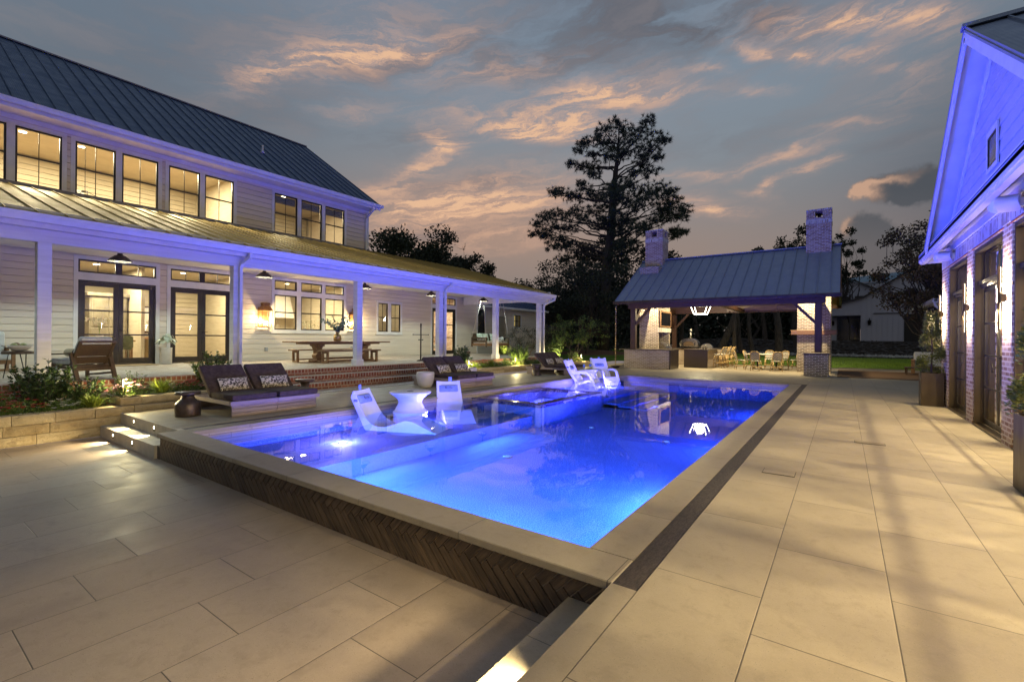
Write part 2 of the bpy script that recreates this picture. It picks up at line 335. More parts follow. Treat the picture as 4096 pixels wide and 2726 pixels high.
leaf_d=leafmat('glossy_dark_leaf',(.022,.045,.012),(.08,.13,.03),.28)
leaf_m=leafmat('mid_green_leaf',(.05,.10,.015),(.16,.24,.04))
leaf_y=leafmat('yellow_green_blade',(.12,.18,.02),(.32,.38,.06))
leaf_p=leafmat('topiary_leaf',(.05,.08,.012),(.16,.17,.03))
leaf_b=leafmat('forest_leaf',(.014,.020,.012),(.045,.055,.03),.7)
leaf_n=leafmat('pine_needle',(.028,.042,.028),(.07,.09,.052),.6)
leaf_e=leafmat('eucalyptus_leaf',(.08,.13,.09),(.18,.24,.17),.5)
leaf_c=leafmat('caladium_leaf',(.34,.42,.30),(.55,.60,.48),.5)
bark=simple('rough_bark',(.045,.032,.022),(.11,.085,.065),5,.9,1,14,stretch=(3,3,.5))
barkd=simple('dark_bark',(.03,.024,.018),(.07,.055,.045),5,.9,1,14,stretch=(3,3,.5))
petal_r=leafmat('red_petal',(.45,.01,.02),(.62,.03,.05));petal_p=leafmat('pink_petal',(.60,.22,.28),(.75,.42,.45));petal_w=leafmat('white_petal',(.6,.58,.5),(.75,.72,.65))
def glassfn(tint,rough,mixk=None):
    def f(T,b):
        T.n.remove(b);o=T.n['Material Output']
        t=T.new('ShaderNodeBsdfTransparent');t.inputs[0].default_value=c4(tint)
        g=T.new('ShaderNodeBsdfGlossy');g.inputs['Roughness'].default_value=rough;g.inputs[0].default_value=(1,1,1,1)
        fr=T.new('ShaderNodeFresnel');fr.inputs[0].default_value=1.45
        mx=T.new('ShaderNodeMixShader');T.l.new(fr.outputs[0],mx.inputs[0]);T.l.new(t.outputs[0],mx.inputs[1]);T.l.new(g.outputs[0],mx.inputs[2]);T.l.new(mx.outputs[0],o.inputs[0])
    return f
glass=mat('window_glass',glassfn((.95,.97,.95),.0))
dglass=mat('dark_window_glass',color=(.01,.012,.015),rough=.08,spec=.6)
def water_fn(T,b):
    T.n.remove(b);o=T.n['Material Output']
    t=T.new('ShaderNodeBsdfTransparent');t.inputs[0].default_value=(.93,.96,1,1)
    g=T.new('ShaderNodeBsdfGlossy');g.inputs['Roughness'].default_value=.012;g.inputs[0].default_value=(1,1,1,1)
    fr=T.new('ShaderNodeFresnel');fr.inputs[0].default_value=1.33
    bp=T.new('ShaderNodeBump');bp.inputs['Strength'].default_value=.18;bp.inputs['Distance'].default_value=.006
    T.put(bp.inputs['Height'],T.noise(objc(T),1.8,3,.5,.4));T.l.new(bp.outputs[0],g.inputs['Normal'])
    mx=T.new('ShaderNodeMixShader');T.l.new(fr.outputs[0],mx.inputs[0]);T.l.new(t.outputs[0],mx.inputs[1]);T.l.new(g.outputs[0],mx.inputs[2]);T.l.new(mx.outputs[0],o.inputs[0])
def glass2(T,b):
    glassfn((.97,.97,.95),.0)(T,b)
    for n in T.n:
        if n.bl_idname=='ShaderNodeFresnel': n.inputs[0].default_value=1.12
door_glass=mat('low_iron_door_glass',glass2)
water_m=mat('pool_water',water_fn)
def pool_fn(T,b):
    p=objc(T);n=T.noise(p,70,3,.7);n2=T.noise(p,.7,4,.6)
    c=T.mix(T.sramp(n,.38,.62),(.07,.15,.42),(.42,.56,.95))
    T.put(b.inputs['Base Color'],T.mix(T.math('MULTIPLY',T.sramp(n2,.4,.65),.35),c,(.08,.16,.45)));bump(T,n,.5,.01)
plaster=mat('pebble_pool_plaster',pool_fn,rough=.7)
plaster_d=simple('shaded_pool_plaster',(.17,.22,.34),(.24,.30,.44),30,.5,.3,60)  # plaster copy with shade put into its colour, for ledge and spa faces
def mosaic_fn(T,b):
    q=T.new('ShaderNodeTexBrick');T.put(q.inputs['Vector'],boxuv(T));q.offset=0
    q.inputs['Color1'].default_value=(.006,.008,.02,1);q.inputs['Color2'].default_value=(.04,.03,.05,1);q.inputs['Mortar'].default_value=(.16,.12,.14,1);q.inputs['Scale'].default_value=1
    q.inputs['Mortar Size'].default_value=.006;q.inputs['Brick Width'].default_value=.055;q.inputs['Row Height'].default_value=.055
    T.put(b.inputs['Base Color'],q.outputs[0])
mosaic=mat('dark_glass_mosaic',mosaic_fn,rough=.2)
WARM=(1,.72,.34);WARM2=(1,.80,.46);ROOM=(1,.84,.54)
def em(name,c,s): return mat(name,color=(0,0,0),emit=c,es=s)
em_w=em('warm_lamp_glow',(1,.86,.6),14);em_s=em('strip_lamp_glow',(1,.88,.62),9);em_c=em('cool_lamp_glow',(.72,.95,.9),5);em_b=em('pool_lamp_lens',(.45,.5,1),30);em_b2=em('deep_pool_lamp_lens',(.12,.3,1),1.6);em_x=em('chandelier_tube',(1,.93,.72),12)
# ------------------------------------------------------------------ mesh builder
class MB:
    def __init__(s): s.v=[];s.f=[];s.mi=[];s.sm=[];s.m=0;s.smooth=False;s.X=None
    def add(s,vs,fs):
        o=len(s.v)
        if s.X is not None: vs=[s.X@Vector(p) for p in vs]
        s.v+= [tuple(p) for p in vs]
        s.f+= [tuple(i+o for i in f) for f in fs];s.mi+=[s.m]*len(fs);s.sm+=[s.smooth]*len(fs);return s
    def box(s,x0,x1,y0,y1,z0,z1):
        if x0>x1:x0,x1=x1,x0
        if y0>y1:y0,y1=y1,y0
        if z0>z1:z0,z1=z1,z0
        return s.add([(x0,y0,z0),(x1,y0,z0),(x1,y1,z0),(x0,y1,z0),(x0,y0,z1),(x1,y0,z1),(x1,y1,z1),(x0,y1,z1)],[(0,3,2,1),(4,5,6,7),(0,1,5,4),(1,2,6,5),(2,3,7,6),(3,0,4,7)])
    def bbox(s,x0,x1,y0,y1,z0,z1,b=.01):         # bevelled box
        bm=bmesh.new();bmesh.ops.create_cube(bm,size=1)
        for v in bm.verts: v.co=Vector(((x0+x1)/2+v.co.x*(x1-x0),(y0+y1)/2+v.co.y*(y1-y0),(z0+z1)/2+v.co.z*(z1-z0)))
        b=min(b,.49*min(abs(x1-x0),abs(y1-y0),abs(z1-z0)))
        bmesh.ops.bevel(bm,geom=list(bm.edges),offset=b,segments=2 if b>.012 else 1,affect='EDGES',profile=.6)
        bm.verts.index_update();s.add([v.co[:] for v in bm.verts],[[v.index for v in f.verts] for f in bm.faces]);bm.free();return s
    def quad(s,a,b,c,d): return s.add([a,b,c,d],[(0,1,2,3)])
    def beam(s,a,b,w=.1,h=None,up=(0,0,1)):       # rectangular bar between two points
        a=Vector(a);b=Vector(b);h=h or w;d=(b-a).normalized();u=Vector(up)
        if abs(d.dot(u))>.98:u=Vector((0,1,0))
        sx=d.cross(u).normalized();uz=sx.cross(d)
        vs=[p+sx*i*w/2+uz*j*h/2 for p in(a,b) for i,j in((-1,-1),(1,-1),(1,1),(-1,1))]
        return s.add(vs,[(0,1,2,3),(7,6,5,4),(0,4,5,1),(1,5,6,2),(2,6,7,3),(3,7,4,0)])
    def tube(s,pts,r,n=8,caps=True):
        pts=[Vector(p) for p in pts];k=len(pts);rs_=r if isinstance(r,(list,tuple)) else [r]*k
        vs=[];prev=None
        for i,p in enumerate(pts):
            d=(pts[min(i+1,k-1)]-pts[max(i-1,0)])
            if d.length<1e-9:d=Vector((0,0,1))
            d.normalize()
            if prev is None: a=d.orthogonal().normalized()
            else:
                a=prev-d*prev.dot(d)
                if a.length<1e-6:a=d.orthogonal()
                a.normalize()
            prev=a;b=d.cross(a)
            for j in range(n):
                t=2*math.pi*j/n;vs.append(p+(a*math.cos(t)+b*math.sin(t))*rs_[i])
        fs=[(i*n+j,i*n+(j+1)%n,(i+1)*n+(j+1)%n,(i+1)*n+j) for i in range(k-1) for j in range(n)]
        if caps: fs+=[tuple(range(n))[::-1],tuple(range((k-1)*n,k*n))]
        sm=s.smooth;s.smooth=n>5;s.add(vs,fs);s.smooth=sm;return s
    def lathe(s,prof,n=24,c=(0,0,0),caps=True):
        vs=[];k=len(prof)
        for r,z in prof:
            for j in range(n):
                t=2*math.pi*j/n;vs.append((c[0]+r*math.cos(t),c[1]+r*math.sin(t),c[2]+z))
        fs=[(i*n+j,i*n+(j+1)%n,(i+1)*n+(j+1)%n,(i+1)*n+j) for i in range(k-1) for j in range(n)]
        if caps:
            if prof[0][0]>1e-4: fs.append(tuple(range(n))[::-1])
            if prof[-1][0]>1e-4: fs.append(tuple(range((k-1)*n,k*n)))
        sm=s.smooth;s.smooth=True;s.add(vs,fs);s.smooth=sm;return s
    def prism(s,poly,a,b,axis='y'):               # polygon (u,v) extruded along an axis
        def P(u,v,t): return {'x':(t,u,v),'y':(u,t,v),'z':(u,v,t)}[axis]
        n=len(poly);vs=[P(u,v,a) for u,v in poly]+[P(u,v,b) for u,v in poly]
        return s.add(vs,[tuple(range(n))[::-1],tuple(range(n,2*n))]+[(i,(i+1)%n,n+(i+1)%n,n+i) for i in range(n)])
    def grid(s,P):                                 # rows of points
        h=len(P);w_=len(P[0]);vs=[p for r in P for p in r]
        fs=[(i*w_+j,i*w_+j+1,(i+1)*w_+j+1,(i+1)*w_+j) for i in range(h-1) for j in range(w_-1)]
        sm=s.smooth;s.smooth=True;s.add(vs,fs);s.smooth=sm;return s
    def ball(s,c,r,n=10,sz=1):
        pr=[(max(1e-5,math.sin(math.pi*i/n)*r),-math.cos(math.pi*i/n)*r*sz) for i in range(n+1)]
        return s.lathe(pr,max(8,n+4),c,False)
    def build(s,name,mats,parent=None,world=True,label=None,kind=None,attr=None):
        me=bpy.data.meshes.new(name)
        off=Vector((0,0,0))
        if parent is not None and world:
            q=parent
            while q is not None: off+=q.location;q=q.parent
        me.from_pydata([(p[0]-off.x,p[1]-off.y,p[2]-off.z) for p in s.v],[],s.f)
        if not isinstance(mats,(list,tuple)): mats=[mats]
        for q in mats: me.materials.append(q)
        me.polygons.foreach_set('material_index',s.mi);me.polygons.foreach_set('use_smooth',s.sm)
        if attr is not None:
            a=me.attributes.new('dir','FLOAT','FACE');a.data.foreach_set('value',attr)
        me.update()
        o=bpy.data.objects.new(name,me);col.objects.link(o)
        if parent is not None: o.parent=parent
        if label: o['label']=label
        if kind: o['kind']=kind
        return o
def thing(name,label,cat,loc=(0,0,0),rz=0,group=None):
    o=bpy.data.objects.new(name,None);col.objects.link(o);o.location=loc;o.rotation_euler=(0,0,R_(rz));o.empty_display_size=.2
    o['label']=label;o['category']=cat
    if group:o['group']=group
    return o
def tag(o,label,cat,group=None):
    o['label']=label;o['category']=cat
    if group:o['group']=group
    return o
def struct(o): o['kind']='structure';return o
def centre(o):                                     # move a top-level mesh's origin to its base centre
    vs=o.data.vertices;xs=[v.co.x for v in vs];ys=[v.co.y for v in vs];zs=[v.co.z for v in vs]
    c=Vector(((min(xs)+max(xs))/2,(min(ys)+max(ys))/2,min(zs)));o.data.transform(Matrix.Translation(-c));o.location=c;return o
def kids(o): return [x for x in bpy.data.objects if x.parent==o]
def dup(root,loc,rz,label=None,group=None):
    def cp(o,par):
        c=o.copy();col.objects.link(c);c.parent=par
        for k in kids_map(o): cp(k,c)
        return c
    r=cp(root,None);r.location=loc;r.rotation_euler=(0,0,R_(rz))
    if label:r['label']=label
    if group:r['group']=group
    return r
def kids_map(o): return list(o.children)
KW,KB=2.6,3.2
def light(kind,name,loc,energy,color,size=.1,to=None,parent=None,spot=None,blend=.5,sy=None,shape=None):
    l=bpy.data.lights.new(name,kind);l.energy=energy*(KB if color[2]>color[0]*2 else KW);l.color=color
    if kind=='AREA':
        l.size=size
        if sy: l.shape='RECTANGLE';l.size_y=sy
    elif kind in('POINT','SPOT'): l.shadow_soft_size=size
    if kind=='SPOT': l.spot_size=R_(spot or 90);l.spot_blend=blend
    o=bpy.data.objects.new(name,l);col.objects.link(o)
    L=Vector(loc)
    if to is not None:
        dd=Vector(to)-L;o.rotation_euler=dd.to_track_quat('-Z','Y').to_euler()
    if parent is not None:
        o.parent=parent;off=Vector((0,0,0));q=parent
        while q is not None: off+=q.location;q=q.parent
        L=L-off
    o.location=L;return o
rnd=random.Random(7)
# =================================================================== GROUND, DECK, POOL
def smooth(a,b,t):
    t=max(0,min(1,(t-a)/(b-a)));return t*t*(3-2*t)
def ground_h(x,y):
    far=smooth(46,58,y)*1.32*smooth(-30,-8,x)
    return -.03+.28*smooth(31,42,y)*smooth(-4,-12,x)+far+.12*smooth(29.6,34,y)
def build_ground():
    xs=[-400,-200,-120,-80,-60,-50,-40,-34,-30]+[-28+i*1.6 for i in range(10)]+[-12.3,-11,-9.5,-8,-6,-4,-2,0,2,4,6,8,10,13,17,22,30,45,80,150,400]
    ys=[-300,-100,-60,-25,-10,0,8,14,20,24,29.35,30,31,32.5,34,36,38,40,42,44,45.5,47,48,49,50,51,52,53,54,55,56,57,58,60,64,70,80,100,140,220,400,900]
    mb=MB();mb.smooth=True
    idx={}
    def vid(i,j):
        if (i,j) not in idx:
            idx[(i,j)]=len(mb.v);x,y=xs[i],ys[j];n=(math.sin(x*.9+y*.6)+math.sin(x*.37-y*.8))*.02 if y>33 else 0
            mb.v.append((x,y,ground_h(x,y)+n))
        return idx[(i,j)]
    for i in range(len(xs)-1):
        for j in range(len(ys)-1):
            if xs[i]>=-12.31 and xs[i+1]<=4.01 and ys[j]>=-25.1 and ys[j+1]<=29.36: continue
            mb.f.append((vid(i,j),vid(i+1,j),vid(i+1,j+1),vid(i,j+1)));mb.mi.append(0);mb.sm.append(True)
    return struct(mb.build('ground',grassm))
build_ground()
# upper deck: right of the pool, far end, left strip
mb=MB();mb.box(-.93,4,-25,29.35,-.2,0);mb.box(-10.55,-.93,17.68,29.35,-.2,0);struct(mb.build('pool_deck',deck_m))
mb=MB();mb.box(-1.08,-.932,-25,2.536,-.05,0);struct(mb.build('deck_edge_course',copy_m))
mb=MB();mb.box(-10.55,-8.17,2.84,17.68,-.2,0);struct(mb.build('left_deck',deck_m))
mb=MB();mb.box(-1.078,-.935,2.54,17.54,-.05,-.004);mb.box(-8.168,-8.012,2.84,17.54,-.05,-.004);mb.box(-8.168,-.935,17.542,17.678,-.05,-.004);struct(mb.build('drain_strip',slot_m))
# coping
mb=MB();mb.bbox(-8.01,-1.08,2.54,2.88,-.055,0,.006);struct(mb.build('pool_coping_near',cop_m))
mb=MB();mb.box(-1.385,-1.08,2.882,17.2,-.055,0);mb.box(-8.01,-7.72,2.882,17.2,-.055,0);struct(mb.build('pool_coping_side',copy_m))
mb=MB();mb.box(-8.01,-1.08,17.202,17.54,-.055,0);struct(mb.build('pool_coping_far',cop_m))
mb=MB();mb.box(-8.00,-1.09,2.60,2.86,-.5,-.06);struct(mb.build('pool_wall_core',grout))
# herringbone tile band on the pool wall
def clip(poly,z0,z1,x0,x1):
    for ax,lim,s in((1,z0,1),(1,z1,-1),(0,x0,1),(0,x1,-1)):
        out=[]
        for i in range(len(poly)):
            a,b=poly[i-1],poly[i];da=(a[ax]-lim)*s;db=(b[ax]-lim)*s
            if (da>=0)!=(db>=0):
                t=da/(da-db);out.append((a[0]+(b[0]-a[0])*t,a[1]+(b[1]-a[1])*t))
            if db>=0: out.append(b)
        poly=out
        if len(poly)<3: return None
    return poly
mb=MB();att=[]
Wd,Ln,g=.072,.42,.0042;q=math.sqrt(.5)
d1=(q,q);d2=(q,-q)
k=0;x=-8.6
while x<-.7:
    for which in(0,1):
        if which==0: a0,a1,b0,b1=g,Ln,-Wd+g,-g;pts=[(a*d1[0]+b*d2[0],a*d1[1]+b*d2[1]) for a,b in((a0,b0),(a1,b0),(a1,b1),(a0,b1))]
        else: a0,a1,b0,b1=g,Ln,g,Wd-g;pts=[(a*d2[0]+b*d1[0],a*d2[1]+b*d1[1]) for a,b in((a0,b0),(a1,b0),(a1,b1),(a0,b1))]
        pl=clip([(px+x,pz-.195) for px,pz in pts],-.376,-.056,-7.995,-1.10)
        if pl:
            n0=len(mb.f);mb.prism(pl,2.575,2.60,'y');att+=[1.0-which]*(len(mb.f)-n0)
    x+=Wd*math.sqrt(2)
struct(mb.build('herringbone_pool_wall',chev,attr=att))
mb=MB();mb.box(-8.005,-1.085,2.592,2.602,-.378,-.056);struct(mb.build('herringbone_grout',grout))
mb=MB();mb.box(-8.10,-8.008,2.575,2.84,-.38,-.195);struct(mb.build('wall_end_tile',slot_m))
# lower terrace
mb=MB();mb.box(-10.62,-1.54,-25,2.60,-.55,-.38);struct(mb.build('lower_terrace',terr_m))
# stairs at the left of the pool (down to the terrace)
mb=MB();mb.bbox(-10.62,-8.02,2.82,2.9,-.19,-.002,.004);struct(mb.build('top_step_riser',riser_m))
mb=MB();mb.box(-10.62,-8.1,2.54,2.82,-.38,-.19);struct(mb.build('middle_step',riser_m))
# stairs at the right, down from the deck
mb=MB();mb.box(-1.06,-.93,-25,2.57,-.55,-.055);struct(mb.build('deck_edge_riser',riser_m))
mb=MB();mb.box(-1.375,-1.06,-25,2.57,-.55,-.19);struct(mb.build('right_step',deck_m))
# brick path strip and gravel by the porch steps
mb=MB();mb.box(-11.3,-10.7,4.9,12.6,-.1,-.004);struct(mb.build('brick_path',brickpaver))
mb=MB();mb.box(-10.7,-10.55,4.9,12.6,-.1,-.012);struct(mb.build('gravel_strip',gravel))
# ------------------------------------------------------------------- pool shell
PX0,PX1,PY0,PY1=-7.72,-1.385,2.88,17.2
ZF=-.60;WL=-.105
mb=MB()
mb.quad((PX0,PY0,ZF),(PX1,PY0,ZF),(PX1,PY1,ZF),(PX0,PY1,ZF))
for a,b in(((PX0,PY1),(PX1,PY1)),((PX1,PY1),(PX1,PY0)),((PX1,PY0),(PX0,PY0)),((PX0,PY0),(PX0,PY1))):
    mb.quad((a[0],a[1],ZF),(b[0],b[1],ZF),(b[0],b[1],-.26),(a[0],a[1],-.26))
struct(mb.build('pool_shell',plaster))
tband=mat('travertine_waterline_tile',brick_fn((.36,.31,.26),(.50,.44,.38),(.2,.17,.15),0,bw=.62,bh=.085,ms=.004,dirt=.1),rough=.45)
mb=MB();e=.004
mb.box(PX0-.02,PX0+e,PY0,PY1,-.27,-.056);mb.box(PX1-e,PX1+.02,PY0,PY1,-.27,-.056);mb.box(PX0,PX1,PY0-.02,PY0+e,-.27,-.056);mb.box(PX0,PX1,PY1-e,PY1+.02,-.27,-.056)
struct(mb.build('waterline_tile',tband))
mb=MB();mb.box(-5.748,-5.743,PY0+.004,8.95,ZF,-.365);mb.box(-5.748,-5.743,12.3,12.79,ZF,-.365);mb.box(PX0+.004,-5.75,8.952,8.957,ZF,-.365);struct(mb.build('pool_ledge_face',plaster_d))
mb=MB();mb.box(PX0+.004,-5.75,PY0+.004,8.95,ZF,-.36);mb.box(PX0+.004,-5.75,12.3,PY1-.004,ZF,-.36)
for i in range(3): mb.box(-5.75,-4.5-.4*i,12.8,PY1-.004,ZF,-.56+.05*i)
struct(mb.build('pool_ledge',plaster))
# raised spa inside the pool
mb=MB()
sx0,sx1,sy0,sy1=-7.6,-5.55,9.0,12.25
for b in((sx0,sx1,sy0,sy0+.22),(sx0,sx1,sy1-.22,sy1),(sx0,sx0+.2,sy0+.22,sy1-.22),(sx1-.24,sx1,sy0+.22,sy1-.22)): mb.box(*b,-.175,-.094)
struct(mb.build('spa_rim',mosaic))
mb=MB()
for b in((sx0,sx1,sy0,sy0+.22),(sx0,sx1,sy1-.22,sy1),(sx0,sx0+.2,sy0+.22,sy1-.22),(sx1-.24,sx1,sy0+.22,sy1-.22)): mb.box(b[0]+.01,b[1]-.01,b[2]+.01,b[3]-.01,ZF,-.176)
struct(mb.build('spa_wall',plaster_d))
mb=MB();mb.box(sx0+.2,sx1-.24,sy0+.22,sy1-.22,-.61,-.50);mb.box(sx0+.2,sx0+.5,sy0+.22,sy1-.22,-.50,-.36);mb.box(sx0+.5,sx1-.24,sy1-.52,sy1-.22,-.50,-.36);struct(mb.build('spa_floor',plaster))
mb=MB();mb.quad((PX0,PY0,WL),(PX1,PY0,WL),(PX1,PY1,WL),(PX0,PY1,WL));struct(mb.build('pool_water',water_m))
# pool lamps: lens parts of one fitting each, light goes up through the water
BLUE=(.02,.075,1.0);BLUE2=(.17,.15,1.0);BLUEN=(.05,.16,1.0)
def pool_lamp(x,y,z,lab,r=.06):
    t=thing('pool_light',lab,'pool light',(x,y,z),0,'round lamps under the pool water')
    mb=MB();mb.lathe([(r+.02,0),(r+.02,.012),(r,.016)],20,(x,y,z));mb.build('rim',steel,t)
    mb=MB();mb.lathe([(r-.004,.0165),(r*.6,.021),(.001,.023)],20,(x,y,z));mb.build('lens',em_b if z>-.52 else em_b2,t)
    return t
PL=[]
pos=[(-6.78,4.74,-.36,'round lamp in the pool ledge in front of the near white chaise'),(-6.87,6.83,-.36,'round lamp in the pool ledge between the two reclining chaises'),
 (-7.25,14.1,-.36,'round lamp in the far pool ledge under the side on armchair'),(-6.95,16.0,-.36,'round lamp in the far pool ledge below the two goblets'),
 (-6.6,11.3,-.50,'round lamp sunk in the spa floor'),(-4.6,6.4,ZF,'round lamp on the pool floor beside the near ledge'),
 (-4.6,9.6,ZF,'round lamp on the pool floor beside the spa'),(-2.8,9.2,ZF,'round lamp mid way along the open pool floor'),(-4.4,13.6,ZF,'round lamp on the pool floor beside the far steps'),(-2.6,14.6,ZF,'round lamp on the pool floor nearest the pavilion')]
for x,y,z,lab in pos:
    t=pool_lamp(x,y,z,lab)
    shelf=z>-.52
    if shelf: light('POINT','pool_lamp_light',(x,y,-.19),44,(.11,.10,1.0),.05,None,t)
    else: light('AREA','pool_lamp_light',(x,y,z+.03),140 if y<10 else 90,(.04,.05,1.0),.16,(x,y,z+1),t)
# niche lamps on the pool walls wash the floor
for i,(x,y,tx,ty,z,tz,e,c) in enumerate(((PX1-.03,9.0,-3.4,9.0,-.25,-.58,26,BLUE),(PX1-.03,13.6,-3.4,13.6,-.25,-.58,22,BLUE),(-5.72,4.4,-2.2,4.4,-.2,-.30,20,BLUEN),(-5.72,7.2,-2.2,7.2,-.2,-.30,18,BLUEN),(-4.4,PY0+.03,-4.2,6,-.2,-.5,130,BLUEN),(-2.6,PY0+.03,-2.6,6,-.2,-.5,150,BLUEN),(PX1-.03,5.4,-3.4,5.4,-.2,-.5,60,BLUEN))):
    light('AREA','wall_niche_light',(x,y,z),e,c,1.3,(tx,ty,tz),sy=.14)
# ------------------------------------------------------------------- step lights
def step_light(x,y,z,lab,d=(0,-1)):
    t=thing('step_light',lab,'step light',(x,y,z),0,'square recessed lamps in the step risers')
    mb=MB()
    w_,h_=.028,.045
    if d==(0,-1):
        for b in((x-w_,x+w_,z+h_-.012,z+h_),(x-w_,x+w_,z-h_,z-h_+.03),(x-w_,x-w_+.01,z-h_+.03,z+h_-.012),(x+w_-.01,x+w_,z-h_+.03,z+h_-.012)): mb.box(b[0],b[1],y-.006,y,b[2],b[3])
        mb.build('bezel',bronze,t);mb=MB();mb.box(x-w_+.011,x+w_-.011,y-.003,y-.001,z-h_+.031,z+h_-.013);mb.build('lens',em_w,t)
        light('SPOT','step_light_beam',(x+.0,y-.035,z-.0),24,WARM2,.012,(x-.05,y-.32,z-.155),t,100,.7)
    else:
        mb.box(x-.006,x,y-w_,y+w_,z-h_,z+h_);mb.build('bezel',bronze,t)
        mb=MB();mb.box(x-.009,x-.0065,y-w_+.01,y+w_-.01,z-h_+.02,z+h_-.01);mb.build('lens',em_w,t)
        light('SPOT','step_light_beam',(x-.035,y,z),60,WARM2,.012,(x-.2,y-.05,z-.13),t,125,.8)
step_light(-9.92,2.818,-.085,'lamp at the left in the upper riser of the terrace steps')
step_light(-9.0,2.818,-.085,'lamp at the right in the upper riser of the terrace steps')
step_light(-9.92,2.538,-.275,'lamp at the left in the lower riser of the terrace steps')
step_light(-9.0,2.538,-.275,'lamp at the right in the lower riser of the terrace steps')
step_light(-1.062,1.74,-.115,'lamp in the deck edge riser above the right hand step',(-1,0))
# ------------------------------------------------------------------- limestone planter walls
def block_wall(name,label,segs,z0,z1,rows,seed,depth=.3,group=None):
    """segs: list of (p,q) plan segments whose outer faces are given; blocks are chiselled boxes"""
    rg=random.Random(seed);t=thing(name,label,'retaining wall',(segs[0][0][0],segs[0][0][1],z0),0,group)
    mb=MB();h=(z1-z0)/rows
    for (a,b) in segs:
        a=Vector((*a,0));b=Vector((*b,0));d=(b-a);L=d.length;d.normalize();n=Vector((d.y,-d.x,0))  # outward = right of travel
        for r in range(rows):
            s=-rg.random()*.5
            while s<L:
                l=rg.uniform(.45,1.15);s0=max(0,s);s1=min(L,s+l)
                if s1-s0>.04:
                    off=rg.uniform(-.008,.012);k=max(2,int((s1-s0)/.11));rows_=[]
                    zz0=z0+r*h+.004;zz1=z0+(r+1)*h-.003
                    nz_=4
                    P=[]
                    for iz in range(nz_+1):
                        row=[]
                        for i in range(k+1):
                            ed=iz in(0,nz_) or i in(0,k)
                            o=off+(-.012 if ed else rg.uniform(-.006,.012))
                            p=a+d*(s0+.004+(s1-s0-.008)*i/k)+n*o;row.append((p.x,p.y,zz0+(zz1-zz0)*iz/nz_))
                        P.append(row)
                    top=[(p[0]-n.x*(depth),p[1]-n.y*depth,zz1) for p in P[-1]]
                    bot=[(p[0]-n.x*(depth),p[1]-n.y*depth,zz0) for p in P[0]]
                    sm=mb.smooth;mb.grid([bot]+P+[top]);
                    mb.add([P[i][0] for i in range(nz_+1)]+[top[0],bot[0]],[tuple(range(nz_+3))]);mb.add([P[i][k] for i in range(nz_+1)]+[top[k],bot[k]],[tuple(range(nz_+3))[::-1]])
                s+=l
    mb.sm=[False]*len(mb.sm)
    mb.build('stone_blocks',lime,t);return t
block_wall('retaining_wall','low pale limestone block wall holding the red flower bed by the terrace steps',[((-10.62,-8),(-10.62,3.02))],-.38,.115,3,3)
block_wall('retaining_wall','short limestone wall around the raised bed between terrace steps and porch',[((-12.05,2.84),(-10.72,2.84)),((-10.70,2.84),(-10.70,4.95)),((-10.62,3.02),(-10.62,3.04))],.117,.262,1,4)
block_wall('retaining_wall','lower course of limestone behind the near double daybed',[((-10.6,3.02),(-10.6,4.95)),((-10.6,4.95),(-12.05,4.95))],-.02,.116,1,6)
block_wall('retaining_wall','two course limestone wall of the long bed behind the far daybeds',[((-12.05,12.6),(-11.42,12.6)),((-11.40,12.6),(-11.22,20.2)),((-11.2,20.2),(-10.6,22.3)),((-10.6,22.3),(-13.4,23.2))],-.02,.235,2,5)
mb=MB();mb.add([(-12.12,-8,.06),(-10.85,-8,.06),(-10.85,2.8,.06),(-12.12,2.8,.06)],[(0,1,2,3)]);mb.add([(-12.12,2.9,.22),(-10.95,2.9,.22),(-10.95,4.9,.22),(-12.12,4.9,.22)],[(0,1,2,3)])
mb.add([(-12.12,12.7,.2),(-11.6,12.7,.2),(-11.45,20.2,.2),(-10.85,22.2,.2),(-13.4,23.0,.2),(-18,23,.2),(-18,21,.2),(-12.12,20.9,.2)],[(0,1,2,3,4,5,6,7)])
struct(mb.build('garden_soil',soil))
# deck details: flush access covers
def cover(x,y,a,b,lab,slots=0):
    t=thing('deck_cover',lab,'deck cover',(x,y,0),0,'flush covers in the paving')
    mb=MB();mb.box(x-a,x+a,y-b,y+b,.001,.004);mb.build('frame',slot_m,t)
    mb=MB()
    if slots:
        for i in range(slots): mb.box(x-a+.006,x+a-.006,y-b+.01+i*(2*b-.02)/slots,y-b+.01+(i+.6)*(2*b-.02)/slots,.0045,.0065)
        mb.build('grille',deck_m,t)
    else: mb.box(x-a+.006,x+a-.006,y-b+.006,y+b-.006,.0045,.0065);mb.build('lid',deck_m,t)
cover(-.55,5.7,.15,.11,'rectangular flush cover in the paving near the pool strip')
cover(.30,8.1,.17,.09,'slotted drain grille in the paving in front of the glass doors',5)
mb=MB();mb.box(-.2,4,22.05,27.2,.004,.02);o=centre(mb.build('door_mat',mat('woven_brown_mat',woodfn((.05,.025,.01),(.16,.09,.04),'x'),rough=.9)));tag(o,'long brown woven ground mat beside the brick pier','mat')
